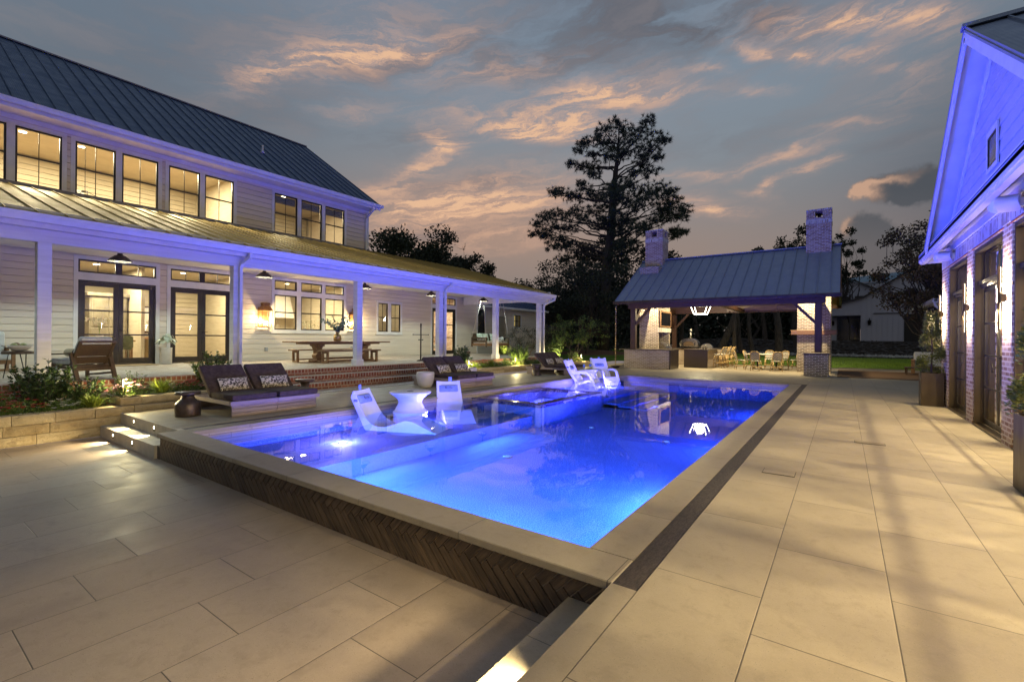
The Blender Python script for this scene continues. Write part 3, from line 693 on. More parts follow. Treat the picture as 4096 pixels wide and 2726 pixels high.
# =================================================================== FARMHOUSE
WX=-18.1
house=thing('farmhouse','white two storey farmhouse with metal roof, long covered porch and lit windows','house',(WX,7,0))
def cells(y0,y1,z0,z1,op):
    ys=sorted({y0,y1}|{v for o in op for v in o[:2] if y0<v<y1});zs=sorted({z0,z1}|{v for o in op for v in o[2:] if z0<v<z1});out=[]
    for j in range(len(zs)-1):
        run=None
        for i in range(len(ys)-1):
            cy=(ys[i]+ys[i+1])/2;cz=(zs[j]+zs[j+1])/2
            hole=any(o[0]<cy<o[1] and o[2]<cz<o[3] for o in op)
            if hole:
                if run: out.append((*run,zs[j],zs[j+1]));run=None
            else: run=(run[0],ys[i+1]) if run else (ys[i],ys[i+1])
        if run: out.append((*run,zs[j],zs[j+1]))
    return out
def lap(mb,X,y0,y1,z0,z1,sp=.185,ph=0.0,s=1,ax='x'):
    """lap boards; s=+1 faces +axis"""
    def P(o,t,z): return (X+s*o,t,z) if ax=='x' else (t,X+s*o,z)
    z=math.floor((z0-ph)/sp)*sp+ph
    while z<z1-1e-6:
        a=max(z,z0);b=min(z+sp,z1)
        if b-a>1e-4:
            f=lambda zz:.024-.012*(zz-z)/sp
            g=z+.013;lo=max(a,g) if g<b else b
            if lo<b: mb.add([P(f(lo),y0,lo),P(f(lo),y1,lo),P(f(b),y1,b),P(f(b),y0,b)],[(0,1,2,3) if s>0 else (3,2,1,0)]);mb.add([P(-.02,y0,lo),P(-.02,y1,lo),P(f(lo),y1,lo),P(f(lo),y0,lo)],[(0,1,2,3)])
        z+=sp
LW=[(3.8,5.68,.49,3.0),(3.8,5.68,3.22,3.6),(6.08,7.96,.49,3.0),(6.08,7.96,3.22,3.6),
 (9.53,10.45,1.66,3.03),(10.62,11.56,1.66,3.03),(11.71,12.63,1.66,3.03),(9.53,10.45,3.22,3.6),(10.62,11.56,3.22,3.6),(11.71,12.63,3.22,3.6),
 (14.51,15.1,1.66,3.03),(15.28,15.88,1.66,3.03),(18.09,19.95,.49,3.0),(18.09,19.95,3.22,3.6)]
UW=[(1.43,2.36,5.45,6.98),(2.52,3.44,5.45,6.98),(3.72,4.64,5.45,6.98),(4.79,5.72,5.45,6.98),(6.01,6.92,5.45,6.98),(7.07,8.01,5.45,6.98),(9.5,10.44,5.45,6.98),(10.6,11.53,5.45,6.98),(11.68,12.63,5.45,6.98)]
mb=MB()
for y0,y1,z0,z1 in cells(-8,21.85,.49,3.92,LW): lap(mb,WX,y0,y1,z0,z1);mb.box(WX-.16,WX-.021,y0,y1,z0,z1)
mb.box(WX-6,WX-.16,21.7,21.85,.0,3.92)
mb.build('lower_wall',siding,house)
mb=MB()
for y0,y1,z0,z1 in cells(-8,13.8,5.2,7.5,UW): lap(mb,WX,y0,y1,z0,z1);mb.box(WX-.16,WX-.021,y0,y1,z0,z1)
mb.add([(WX-.16,13.8,4.9),(WX-.16,13.8,7.5),(-23.6,13.8,11.5),(-29,13.8,7.5),(-29,13.8,3)],[(0,1,2,3,4)])
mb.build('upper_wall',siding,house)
mb=MB();mb.box(WX-.17,WX+.03,13.78,13.92,5.3,7.5);mb.build('corner_board',trim,house);mb=MB();mb.box(WX-.1,WX+.03,21.83,21.95,.2,3.9);mb.build('corner_board',trim,house)
# window trims
def trimset(outer,ops,X=WX,p=.032,sill=0):
    mb=MB()
    for y0,y1,z0,z1 in cells(*outer,ops): mb.box(X+.001,X+p,y0,y1,z0,z1)
    if sill: mb.box(X+p-.01,X+p+.025,outer[0]-.04,outer[1]+.04,outer[2]-.035,outer[2]+.004)
    mb.build('window_trim',trim,house)
trimset((3.7,5.78,.49,3.7),LW);trimset((5.98,8.06,.49,3.7),LW);trimset((9.42,12.74,1.55,3.7),LW,sill=1);trimset((14.4,15.99,1.55,3.14),LW,sill=1);trimset((17.98,20.06,.49,3.7),LW)
for a,b in((1.33,3.54),(3.62,5.82),(5.91,8.11)): trimset((a,b,5.36,7.09),UW)
trimset((9.4,12.73,5.36,7.09),UW)
def sash(y0,y1,z0,z1,par,X=WX,rail=True,munt=1,w_=.045,name='window'):
    mb=MB();a=X-.055;b=X-.005
    mb.box(a,b,y0,y1,z0,z0+w_);mb.box(a,b,y0,y1,z1-w_,z1);mb.box(a,b,y0,y0+w_,z0+w_,z1-w_);mb.box(a,b,y1-w_,y1,z0+w_,z1-w_)
    zm=(z0+z1)/2
    if rail: mb.box(a-.01,b-.008,y0+w_,y1-w_,zm-.022,zm+.022)
    for i in range(munt):
        y=y0+(y1-y0)*(i+1)/(munt+1)
        if rail: mb.box(a+.02,b-.015,y-.009,y+.009,z0+w_,zm-.022);mb.box(a+.02,b-.015,y-.009,y+.009,zm+.022,z1-w_)
        else: mb.box(a+.02,b-.015,y-.009,y+.009,z0+w_,z1-w_)
    o=mb.build(name,blackm,par)
    mb=MB();mb.quad((X-.03,y0+w_,z0+w_),(X-.03,y1-w_,z0+w_),(X-.03,y1-w_,z1-w_),(X-.03,y0+w_,z1-w_))
    mb.build('pane',glass,o,world=True);
    return o
# the pane children sit under a mesh part whose origin is the house origin
for y0,y1,z0,z1 in LW:
    if z0<1 : continue
    if z0>3.2: 
        if y1-y0>1.5: sash(y0,(y0+y1)/2-.04,z0,z1,house,rail=False,name='transom_window');sash((y0+y1)/2+.04,y1,z0,z1,house,rail=False,name='transom_window');
        else: sash(y0,y1,z0,z1,house,rail=False,name='transom_window')
    else: sash(y0,y1,z0,z1,house)
mb=MB()
for y0,y1,z0,z1 in LW:
    if z0>3.2 and y1-y0>1.5: mb.box(WX-.05,WX-.004,(y0+y1)/2-.04,(y0+y1)/2+.04,z0,z1)
mb.build('transom_post',blackm,house)
for q in UW: sash(*q,house)
def french(y0,y1,z0,z1,par,X=WX):
    ym=(y0+y1)/2;mb=MB();mb.box(X-.1,X+.0,y0,y0+.045,z0,z1);mb.box(X-.1,X+.0,y1-.045,y1,z0,z1);mb.box(X-.1,X,y0+.045,y1-.045,z1-.045,z1);mb.box(X-.12,X+.02,y0,y1,z0,z0+.03)
    fr=mb.build('door_frame',blackm,par)
    for a,b,s in((y0+.047,ym-.003,1),(ym+.003,y1-.047,-1)):
        mb=MB();zz0=z0+.034;zz1=z1-.048;st=.115;A=X-.07;B=X-.02
        mb.box(A,B,a,a+st,zz0,zz1);mb.box(A,B,b-st,b,zz0,zz1);mb.box(A,B,a+st,b-st,zz0,zz0+.17);mb.box(A,B,a+st,b-st,zz1-.12,zz1)
        H=zz1-.12-zz0-.17
        for i in(1,2): mb.box(A+.01,B-.005,a+st,b-st,zz0+.17+H*i/3-.022,zz0+.17+H*i/3+.022)
        d=mb.build('door_leaf',blackm,par)
        mb=MB();mb.quad((X-.045,a+st,zz0+.17),(X-.045,b-st,zz0+.17),(X-.045,b-st,zz1-.12),(X-.045,a+st,zz1-.12));mb.build('pane',glass,d)
        if s>0:
            mb=MB();yy=b+.045;mb.box(X-.02,X-.008,yy-.025,yy+.025,z0+1.0,z0+1.08);mb.tube([(X-.01,yy,z0+1.04),(X+.04,yy,z0+1.04)],.01);mb.tube([(X+.04,yy,z0+1.04),(X+.04,yy+.12,z0+1.04)],.009);mb.build('handle',blk,d)
for q in(LW[0],LW[2],LW[12]): french(*q,house)
# -------- upper roof
def rib_roof(mb,A,B,C,D,sp,h=.035,w_=.016,axis='y'):
    """quad A(low,start) B(low,end) C(high,end) D(high,start); ribs run low->high"""
    A,B,C,D=map(Vector,(A,B,C,D));mb.add([A,B,C,D],[(0,1,2,3)])
    n=((B-A).cross(D-A)).normalized();
    if n.z<0:n=-n
    th=.03
    mb.add([A-n*th,B-n*th,C-n*th,D-n*th],[(3,2,1,0)]);mb.add([A,B,B-n*th,A-n*th],[(0,1,2,3)]);mb.add([B,C,C-n*th,B-n*th],[(0,1,2,3)]);mb.add([D,A,A-n*th,D-n*th],[(0,1,2,3)])
    k=int((B-A).length/sp)
    for i in range(k+1):
        t=(i*sp+.02)/(B-A).length
        if t>1:break
        p=A.lerp(B,t);q=D.lerp(C,t);mb.beam(p+n*h/2,q+n*h/2,w_,h,up=n)
mb=MB();rib_roof(mb,(-17.38,-8,7.40),(-17.38,14.08,7.40),(-23.6,14.08,11.55),(-23.6,-8,11.55),.415)
mb.add([(-23.6,-8,11.55),(-23.6,14.08,11.55),(-29.8,14.08,7.4),(-29.8,-8,7.4)],[(0,1,2,3)])
mb.build('main_roof',roof_y,house)
mb=MB();mb.beam((-23.6,-8,11.57),(-23.6,14.08,11.57),.16,.05);mb.build('ridge_cap',simple('ridge_metal',(.16,.15,.16),(.22,.2,.21),5,.4,metal=.7),house)
def gutter(mb,x,y0,y1,z,s=1,d=.13,h=.13):
    pr=[(0,0),(d*.75,0),(d*.92,h*.45),(d,h*.6),(d,h),(d-.02,h),(d-.02,h*.8),(0,h*.8)]
    mb.prism([(x+s*(a-d),z-h+b) for a,b in pr],y0,y1,'y')
mb=MB();gutter(mb,-17.26,-8,14.12,7.42);mb.box(-17.42,-17.395,-8,14.05,7.2,7.40);mb.build('upper_gutter',trim,house)
mb=MB();mb.box(WX+.02,-17.42,-8,13.98,7.24,7.26);mb.box(WX+.0,WX+.035,-8,13.78,7.12,7.24);mb.build('upper_soffit',trim,house)
mb=MB();mb.beam((-17.4,14.03,7.28),(-23.6,14.03,11.42),.03,.2,up=(0,0,1));mb.build('rake_board',trim,house)
def spout(pts,par,r=.045,name='downspout'):
    mb=MB();pts=[Vector(p) for p in pts]
    for a,b in zip(pts,pts[1:]): mb.beam(a,b+(b-a).normalized()*.02,r*2,r*1.5,up=(0,1,0))
    return mb.build(name,trim,par)
spout([(-17.33,13.62,7.3),(-17.38,13.62,7.14),(-17.95,13.72,6.9),(-18.02,13.72,6.7),(-18.02,13.72,5.42)],house,name='upper_downspout')
mb=MB();mb.lathe([(.09,0),(.06,.06),(.035,.08),(.035,.32),(.001,.32)],12,(-19.75,9.86,9.0));mb.build('roof_vent_pipe',cream,house)
# -------- porch
PEX=-12.1
mb=MB();mb.box(WX-.1,PEX-.012,-8,21.19,.3,.488);mb.build('porch_floor',brickpaver,house)
mb=MB();mb.box(WX+.05,PEX-.42,-8,21.18,-.1,.3);mb.build('porch_base',rbrick,house)
steps=thing('brick_steps','three long red brick steps rising from the deck to the porch','steps',(-11.7,8.75,0))
for i,(xx,zt) in enumerate(((PEX,.49),(-11.7,.33),(-11.3,.165))):
    y0,y1=(4.95,12.58)
    if i==0: y0,y1=-8,21.2
    mb=MB();mb.box(xx-.36,xx+.0,y0,y1,zt-.085,zt+.003);
    if i==0: mb.build('porch_edge_header',soldier,steps)
    else:
        mb.build('header_course',soldier,steps)
        mb=MB();mb.box(xx-.39,xx-.004,y0+.003,y1-.003,zt+.0035,zt+.006);mb.build('tread',brickpaver,steps)
    mb=MB();mb.box(xx-.4,xx-.006,y0+.002,y1-.002,-.1 if i==0 else -.02,zt-.085);mb.build('riser',rbrick,steps)
mb=MB();mb.box(WX,-12.5,-8,20.75,3.74,3.78);mb.build('porch_ceiling',trim,house)
beamw=simple('white_rough_beam',(.60,.58,.56),(.70,.68,.66),4,.6,.25,40,stretch=(1,.25,3))
mb=MB();mb.box(-12.55,-12.34,-8,20.55,3.135,3.74);mb.build('porch_beam',beamw,house)
mb=MB();mb.box(-12.34,-12.16,-8,20.72,3.37,3.40);mb.box(-12.18,-12.155,-8,20.72,3.37,3.6);mb.box(-18,-12.2,20.53,20.6,3.3,3.75);mb.add([(-12.2,20.6,3.6),(-18.1,20.6,3.75),(-18.1,20.6,5.4)],[(0,1,2)]);mb.build('porch_fascia',trim,house)
mb=MB();gutter(mb,-11.98,-8,20.85,3.61,1,.15,.15);mb.build('porch_gutter',trim,house)
mb=MB();rib_roof(mb,(-12.06,-8,3.62),(-12.06,20.88,3.62),(-18.3,20.88,5.46),(-18.3,-8,5.46),.415)
mb.add([(-18.3,13.95,5.46),(-18.3,20.88,5.46),(-25,20.88,3.5),(-25,13.95,3.5)],[(0,1,2,3)])
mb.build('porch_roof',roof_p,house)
mb=MB();mb.box(WX+.021,WX+.05,-8,13.9,5.36,5.47);mb.build('roof_flashing',simple('flashing_metal',(.2,.18,.17),(.26,.24,.22),5,.4,metal=.7),house)
mb=MB()
for y in(2.12,5.58,9.2,12.83,16.33,19.9):
    o=MB();o.bbox(-12.55,-12.34,y-.1,y+.1,.69,3.135,.006);p=o.build('porch_post',beamw,house)
    o=MB();o.bbox(-12.58,-12.31,y-.135,y+.135,.49,.7,.01);o.build('plinth',trim,p)
for y,s in((5.62,1),(12.98,1),(20.0,1)):
    if y<20: spout([(-12.05,y+.12,3.46),(-12.05,y+.12,3.36),(-12.26,y+.02,3.2),(-12.29,y-.0,3.1),(-12.29,y,.62)],house)
    else: spout([(-12.02,20.7,3.46),(-12.02,20.7,3.36),(-12.2,20.2,3.15),(-12.29,20.1,3.05),(-12.29,20.1,.3)],house)
# small outlets on the wall
for y,z in((9.22,.9),(13.05,.9)):
    mb=MB();mb.bbox(WX+.02,WX+.06,y-.06,y+.06,z-.075,z+.075,.01);mb.build('outlet_cover',simple('grey_plastic',(.3,.3,.3),(.36,.36,.35),8,.5),house)
mb=MB();mb.bbox(WX+.02,WX+.12,8.12,8.26,1.5,1.66,.01);mb.build('floodlight',simple('grey_plastic',(.3,.3,.3),(.36,.36,.35),8,.5),house)
# -------- rear wing seen through the porch
wing=thing('side_wing','low white wing with dark metal roof seen through the end of the porch','house',(-19.2,26,0))
WW=[(22.6,23.05,1.5,3.25),(23.25,24.0,1.5,3.25),(27.3,28.15,2.2,3.05),(24.9,26.3,0,2.9)]
mb=MB()
for y0,y1,z0,z1 in cells(21.9,31,.0,3.5,WW): lap(mb,-19.2,y0,y1,z0,z1);mb.box(-19.36,-19.221,y0,y1,z0,z1)
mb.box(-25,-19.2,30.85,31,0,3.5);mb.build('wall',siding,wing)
mb=MB()
for y0,y1,z0,z1 in cells(22.5,24.1,1.4,3.35,WW): mb.box(-19.18,-19.16,y0,y1,z0,z1)
mb.build('window_trim',trim,wing);mb=MB()
for y0,y1,z0,z1 in cells(27.2,28.25,2.1,3.15,WW): mb.box(-19.18,-19.16,y0,y1,z0,z1)
mb.build('window_trim',trim,wing)
for q in WW[:2]: 
    o=sash(*q,wing,X=-19.2,munt=0)
o=sash(*WW[2],wing,X=-19.2)
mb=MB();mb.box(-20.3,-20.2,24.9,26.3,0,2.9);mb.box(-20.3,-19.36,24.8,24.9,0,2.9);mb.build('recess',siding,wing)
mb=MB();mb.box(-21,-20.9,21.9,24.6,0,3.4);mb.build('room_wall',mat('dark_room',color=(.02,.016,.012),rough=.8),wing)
mb=MB();rib_roof(mb,(-18.72,21.96,3.5),(-18.72,31.2,3.5),(-24.5,31.2,6.0),(-24.5,21.96,6.0),.45);mb.build('roof',roof_y,wing)
mb=MB();gutter(mb,-18.6,21.9,31.2,3.5);mb.build('gutter',trim,wing)
mb=MB();mb.box(-19.8,-19.7,27.2,28.2,2,3.2);mb.build('lit_curtain',mat('lit_curtain',color=(.5,.4,.15),emit=(1,.75,.25),es=.35),wing)
# =================================================================== INTERIORS (real rooms with their lamps)
wallm=simple('cream_interior_wall',(.40,.35,.26),(.46,.41,.31),2,.7,.03,30,stretch=(1,1,6))
floorm=simple('oak_floor',(.26,.19,.11),(.34,.25,.15),3,.5)
mb=MB()
for a_,b_,z0_,z1_ in((-8,13.3,.5,3.7),(17.1,21.5,.5,3.7),(-8,13.7,5.0,7.5)): lap(mb,-22.88,a_,b_,z0_,z1_)
mb.build('shiplap_lining',wallm,house)
mb=MB();mb.box(-23,-22.9,-8,13.7,.4,3.75);mb.box(-23,WX-.16,-8,21.6,3.74,3.8);mb.box(-20.4,-20.3,13.5,17,.4,3.75);mb.box(-22.9,WX-.17,8.9,9.0,.4,3.74);mb.box(-22.9,WX-.17,13.4,13.5,.4,3.74);mb.box(-22.9,WX-.17,17.0,17.1,.4,3.74);mb.box(-22.9,-20,5.86,5.96,.4,3.74);mb.box(-23,-22.9,17,21.7,.4,3.7)
mb.box(-23,-22.9,-8,13.7,5.0,7.6);mb.box(-22.9,WX-.17,8.6,8.7,5.0,7.6);mb.box(-23,WX-.16,-8,13.7,7.55,7.6)
mb.build('interior_wall',wallm,house)
mb=MB();mb.box(-23,WX-.16,-8,21.6,.38,.47);mb.box(-23,WX-.16,-8,13.7,4.9,4.95);mb.build('interior_floor',floorm,house)
mb=MB();mb.box(-22.88,-22.8,17.1,21.6,.47,3.74);mb.box(-22.8,-18.3,21.5,21.58,.47,3.74);mb.build('interior_brick_wall',pbrick,house)
def room_lamp(x,y,z,e,lab,size=1.2,c=WARM2):
    t=thing('ceiling_light',lab,'ceiling light',(x,y,z),0,'recessed ceiling lamps inside the house')
    mb=MB();mb.lathe([(.09,-.004),(.075,-.008),(.001,-.008)],16,(x,y,z));mb.build('lens',em_w,t)
    light('AREA','room_light',(x,y,z-.05),e*(1.05 if z>5 else .9),ROOM,size,(x,y,z-2),t);return t
for i,(x,y,z,e,lab) in enumerate(((-20.4,3.0,7.54,95,'ceiling lamp in the upper room behind the leftmost upper windows'),(-20.4,4.35,7.54,60,'ceiling lamp seen through the chain window upstairs'),(-20.2,6.6,7.54,170,'ceiling lamp upstairs near the right windows of the long row'),(-20.2,11,7.54,70,'ceiling lamp in the upper corner bedroom'),
  (-20.2,4.7,3.73,130,'ceiling lamp in the dining room behind the left french doors'),(-20.2,7.2,3.73,130,'ceiling lamp behind the right french doors'),(-20.2,11.2,3.73,170,'kitchen ceiling lamp behind the triple window'),(-19.4,15.2,3.73,26,'ceiling lamp behind the small twin window'),(-20.2,19.3,3.73,130,'ceiling lamp behind the far glass door'),(-20.2,0,3.73,60,'ceiling lamp in the room left of the french doors'),(-20.2,0,7.54,90,'ceiling lamp upstairs beyond the left end of the picture'))): room_lamp(x,y,z,e,lab)
# furniture glimpsed inside
cabm=simple('grey_green_cabinet',(.16,.14,.10),(.22,.20,.15),3,.5)
t=thing('tall_cabinet','tall panelled cabinet standing inside behind the left french doors','cabinet',(-21.4,5.0,.47))
mb=MB();mb.bbox(-21.9,-21.2,4.75,5.8,.47,2.75,.01);mb.bbox(-21.95,-21.12,4.68,5.86,2.75,2.87,.02);mb.build('carcass',cabm,t)
for a in(4.79,5.29):
    mb=MB();mb.bbox(-21.2,-21.17,a,a+.46,1.7,2.7,.008);mb.bbox(-21.175,-21.16,a+.07,a+.39,1.77,2.63,.006);mb.build('door',cabm,t)
    mb=MB();mb.bbox(-21.2,-21.17,a,a+.46,.6,1.65,.008);mb.build('drawer_front',cabm,t)
for k,z in enumerate((2.2,1.72)):
    mb=MB();mb.box(-22.9,-22.6,3.6,4.7,z,z+.04);o=centre(mb.build('wall_shelf',walnut));tag(o,('upper','lower')[k]+' dark shelf on the dining room wall','shelf','dining room shelves')
t=thing('candlestick_pair','two dark candlesticks on the upper dining room shelf','candlesticks',(-22.7,4.1,2.24))
for yy in(4.0,4.2):
    mb=MB();mb.lathe([(.05,0),(.05,.015),(.012,.03),(.012,.2),(.03,.22),(.03,.24)],12,(-22.7,yy,2.24));mb.build('candlestick',blk,t);mb=MB();mb.lathe([(.011,0),(.011,.25)],8,(-22.7,yy,2.48));mb.build('candle',cream,t)
def orchid(x,y,z,sd,lab):
    rg=random.Random(sd);t=thing('orchid',lab,'orchid',(x,y,z),0,'white orchids on the dining table')
    mb=MB();mb.lathe([(.06,0),(.09,.02),(.1,.14),(.09,.16),(.001,.15)],16,(x,y,z));mb.build('pot',cream,t)
    st=MB();fl=MB()
    for k in range(4):
        a=rg.random()*6.28;pts=[(x,y,z+.14)]
        for i in range(1,6): pts.append((x+math.cos(a)*.05*i*i/5,y+math.sin(a)*.06*i*i/4,z+.14+.5*(1-(1-i/5)**2)))
        st.tube(pts,.005,5)
        for i in range(9):
            p=Vector(pts[rg.choice((3,4,5))])+Vector((rg.uniform(-.05,.05),rg.uniform(-.09,.09),rg.uniform(-.06,.06)))
            for j in range(5):
                b=j*1.257+rg.random();fl.tri=None;c=p+Vector((.01,math.cos(b)*.04,math.sin(b)*.04));fl.quad(p,p+Vector((.004,math.cos(b-.5)*.032,math.sin(b-.5)*.032)),c,p+Vector((.004,math.cos(b+.5)*.032,math.sin(b+.5)*.032)))
    st.build('stems',leaf_m,t);fl.build('flowers',petal_w,t)
orchid(-19.4,4.05,1.24,1,'white orchid at the left on the indoor table');orchid(-19.4,4.6,1.24,2,'white orchid at the right on the indoor table')
t=thing('indoor_table','wooden dining table inside the left french doors','table',(-19.5,4.6,.47))
mb=MB();mb.bbox(-20.2,-18.9,3.2,5.4,1.19,1.24,.01);mb.build('top',oak,t)
for a,b in((-20.1,3.3),(-19.0,3.3),(-20.1,5.3),(-19.0,5.3)): mb=MB();mb.box(a-.04,a+.04,b-.04,b+.04,.47,1.19);mb.build('leg',oak,t)
grn=simple('olive_velvet',(.07,.09,.03),(.11,.13,.05),10,.85)
t=thing('indoor_chair','olive green dining chair just inside the left french doors','chair',(-18.9,5.0,.47))
mb=MB();mb.bbox(-19.15,-18.7,4.75,5.25,.93,1.02,.03);mb.build('seat',grn,t)
P=[[(-18.72+.06*math.cos(u*1.3),5.0+.27*u,1.0+(.42-.08*u*u)*v) for u in[-1+.2*i for i in range(11)]] for v in[0,.25,.5,.75,1]]
mb=MB();mb.grid(P);mb.grid([[(a+.03,b,c) for a,b,c in r] for r in P]);mb.build('backrest',grn,t)
for a,b in((-19.1,4.8),(-18.75,4.8),(-19.1,5.2),(-18.75,5.2)): mb=MB();mb.tube([(a,b,.93),(a*1.0,b,.47)],[.02,.012]);mb.build('leg',oak,t)
t=thing('picture_frame','framed picture leaning behind the right french doors','picture',(-22.8,7.0,1.5))
mb=MB();
for b in((6.7,7.5,2.5,2.56),(6.7,7.5,1.5,1.56),(6.7,6.76,1.56,2.5),(7.44,7.5,1.56,2.5)): mb.box(-22.88,-22.83,*b)
mb.build('frame',walnut,t);mb=MB();mb.box(-22.88,-22.85,6.76,7.44,1.56,2.5);mb.build('mat_board',cream,t);mb=MB();mb.tube([(-22.84,6.9,1.9),(-22.84,7.0,2.15),(-22.84,7.15,2.0),(-22.84,7.3,2.2)],.012,6);mb.build('sketch_line',blk,t)
t=thing('console_table','pale wooden console behind the right french doors','console',(-22.4,7.1,.47))
mb=MB();mb.bbox(-22.8,-22.3,6.5,7.7,1.25,1.33,.01);mb.build('top',oak,t);mb=MB();mb.bbox(-22.75,-22.35,6.8,7.4,.47,1.25,.01);mb.build('cabinet',simple('pale_oak',(.4,.32,.2),(.48,.39,.26),4,.5),t)
t=thing('indoor_vase','dark patterned vase of white flowers on the console','vase',(-22.5,6.95,1.33))
mb=MB();mb.lathe([(.06,0),(.12,.08),(.13,.16),(.05,.26),(.07,.32)],16,(-22.5,6.95,1.33));mb.build('vase',blk,t)
mb=MB();rg=random.Random(3)
for i in range(90):
    p=Vector((-22.5+rg.uniform(-.15,.15),6.95+rg.uniform(-.2,.2),1.8+rg.uniform(-.12,.15)));a=rg.random()*6;mb.quad(p,p+Vector((.02,.03*math.cos(a),.03*math.sin(a))),p+Vector((.03,0,.05)),p+Vector((0,-.03,.02)))
mb.build('flowers',petal_w,t)
t=thing('kitchen_cabinets','white kitchen wall cabinets behind the triple window','cabinets',(-22.6,10.5,1.9))
mb=MB();mb.bbox(-22.9,-22.5,9.6,11.2,1.95,3.2,.01);mb.bbox(-22.9,-22.35,9.1,13.3,.47,1.35,.01);mb.build('carcass',cream,t)
for i in range(3): mb=MB();mb.bbox(-22.5,-22.47,9.65+i*.52,10.12+i*.52,2.0,3.15,.01);mb.build('door',simple('glazed_door',(.2,.17,.12),(.28,.24,.18),4,.3),t)
t=thing('range_hood','plaster range hood glowing over the kitchen counter','hood',(-22.6,12,2))
mb=MB();mb.add([(-22.9,11.5,3.5),(-22.5,11.5,3.5),(-22.5,12.6,3.5),(-22.9,12.6,3.5),(-22.9,11.4,2.3),(-22.2,11.4,2.3),(-22.2,12.7,2.3),(-22.9,12.7,2.3)],[(0,1,2,3),(4,7,6,5),(0,4,5,1),(1,5,6,2),(2,6,7,3)]);mb.build('hood_shell',cream,t)
def indoor_plant(x,y,z,lab,sd,n=60,h=.3):
    rg=random.Random(sd);t=thing('indoor_plant',lab,'plant',(x,y,z));mb=MB();mb.lathe([(.05,0),(.07,.1),(.001,.1)],12,(x,y,z));mb.build('pot',cream,t)
    mb=MB()
    for i in range(n):
        p=Vector((x+rg.gauss(0,.09),y+rg.gauss(0,.14),z+.1+rg.random()*h));a=rg.random()*6.28;v=Vector((math.cos(a),math.sin(a),.4))*.05;u=Vector((-v.y,v.x,.02))*.4;mb.quad(p,p+v*.5+u,p+v,p+v*.5-u)
    mb.build('leaves',leaf_m,t)
indoor_plant(-18.5,11.0,1.66,'leafy potted herb on the sill of the middle triple window',5);indoor_plant(-18.5,9.68,1.66,'tall green plant at the left edge of the triple window',6,90,.7);indoor_plant(-18.5,11.35,1.66,'second potted herb on the kitchen sill',8)
t=thing('indoor_armchair','cream armchair inside the far glass door','armchair',(-19.5,19.6,.47))
mb=MB();mb.bbox(-19.9,-19.1,19.2,19.85,.8,1.0,.05);mb.build('seat',cream,t);mb=MB();mb.bbox(-19.95,-19.8,19.2,19.85,.95,1.55,.06);mb.build('backrest',cream,t)
for a in(19.15,19.83): mb=MB();mb.bbox(-19.8,-19.15,a,a+.07,1.15,1.22,.02);mb.tube([(-19.2,a+.03,1.15),(-19.2,a+.03,.47)],.025);mb.tube([(-19.85,a+.03,.9),(-19.85,a+.03,.47)],.025);mb.build('arm',oak,t)
t=thing('chandelier','small chain hung chandelier in the upstairs window','chandelier',(-19.2,4.18,5.9))
mb=MB()
zc=7.54
while zc>5.85: mb.tube([(-19.2,4.18,zc),(-19.2+.012,4.18+.01,zc-.03),(-19.2,4.18,zc-.06)],.005,5,False);mb.tube([(-19.2,4.18,zc),(-19.2-.012,4.18-.01,zc-.03),(-19.2,4.18,zc-.06)],.005,5,False);zc-=.055
mb.build('chain',blk,t)
mb=MB();mb.lathe([(.08,5.8),(.09,5.82),(.08,5.84)],14,(-19.2,4.18,0))
for k in range(5):
    a=k*1.257;mb.tube([(-19.2+.08*math.cos(a),4.18+.08*math.sin(a),5.82),(-19.2+.25*math.cos(a),4.18+.25*math.sin(a),5.72),(-19.2+.3*math.cos(a),4.18+.3*math.sin(a),5.62)],.008,5)
mb.build('arms',blk,t)
for k,(y,z,h_,w_,lab) in enumerate(((2.95,5.75,.35,.3,'small dark framed picture low on the upstairs wall in the second upper window'),(5.3,5.7,.55,.4,'dark framed picture on the upstairs wall behind the fourth upper window'),(7.9,5.6,.7,.3,'tall framed picture on the upstairs wall behind the last window of the long row'))):
    t=thing('framed_picture',lab,'picture',(-22.85,y,z));mb=MB()
    for b in((y-w_,y+w_,z+h_-.04,z+h_),(y-w_,y+w_,z,z+.04),(y-w_,y-w_+.04,z+.04,z+h_-.04),(y+w_-.04,y+w_,z+.04,z+h_-.04)): mb.box(-22.86,-22.82,*b)
    mb.build('frame',walnut,t);mb=MB();mb.box(-22.86,-22.84,y-w_+.04,y+w_-.04,z+.04,z+h_-.04);mb.build('print',cabm,t)
mb=MB();mb.bbox(-22.5,-21.6,5.9,8.4,5.0,5.75,.05);mb.bbox(-22.85,-22.5,5.9,8.4,5.0,6.2,.05);o=centre(mb.build('upstairs_sofa',simple('tan_upholstery',(.24,.18,.11),(.32,.25,.16),10,.85)));tag(o,'tan sofa upstairs behind the right windows of the long row','sofa')
t=thing('floor_lamp','floor lamp with pale shade upstairs in the third upper window','floor lamp',(-21.8,4.5,4.95));mb=MB();mb.lathe([(.14,4.95),(.14,4.97),(.012,4.99),(.012,6.2)],14,(-21.8,4.55,0));mb.build('stand',blk,t);mb=MB();mb.lathe([(.22,6.1),(.16,6.4)],20,(-21.8,4.55,0),False);mb.build('lamp_shade',em('shade_glow',(1,.8,.5),1.6),t)
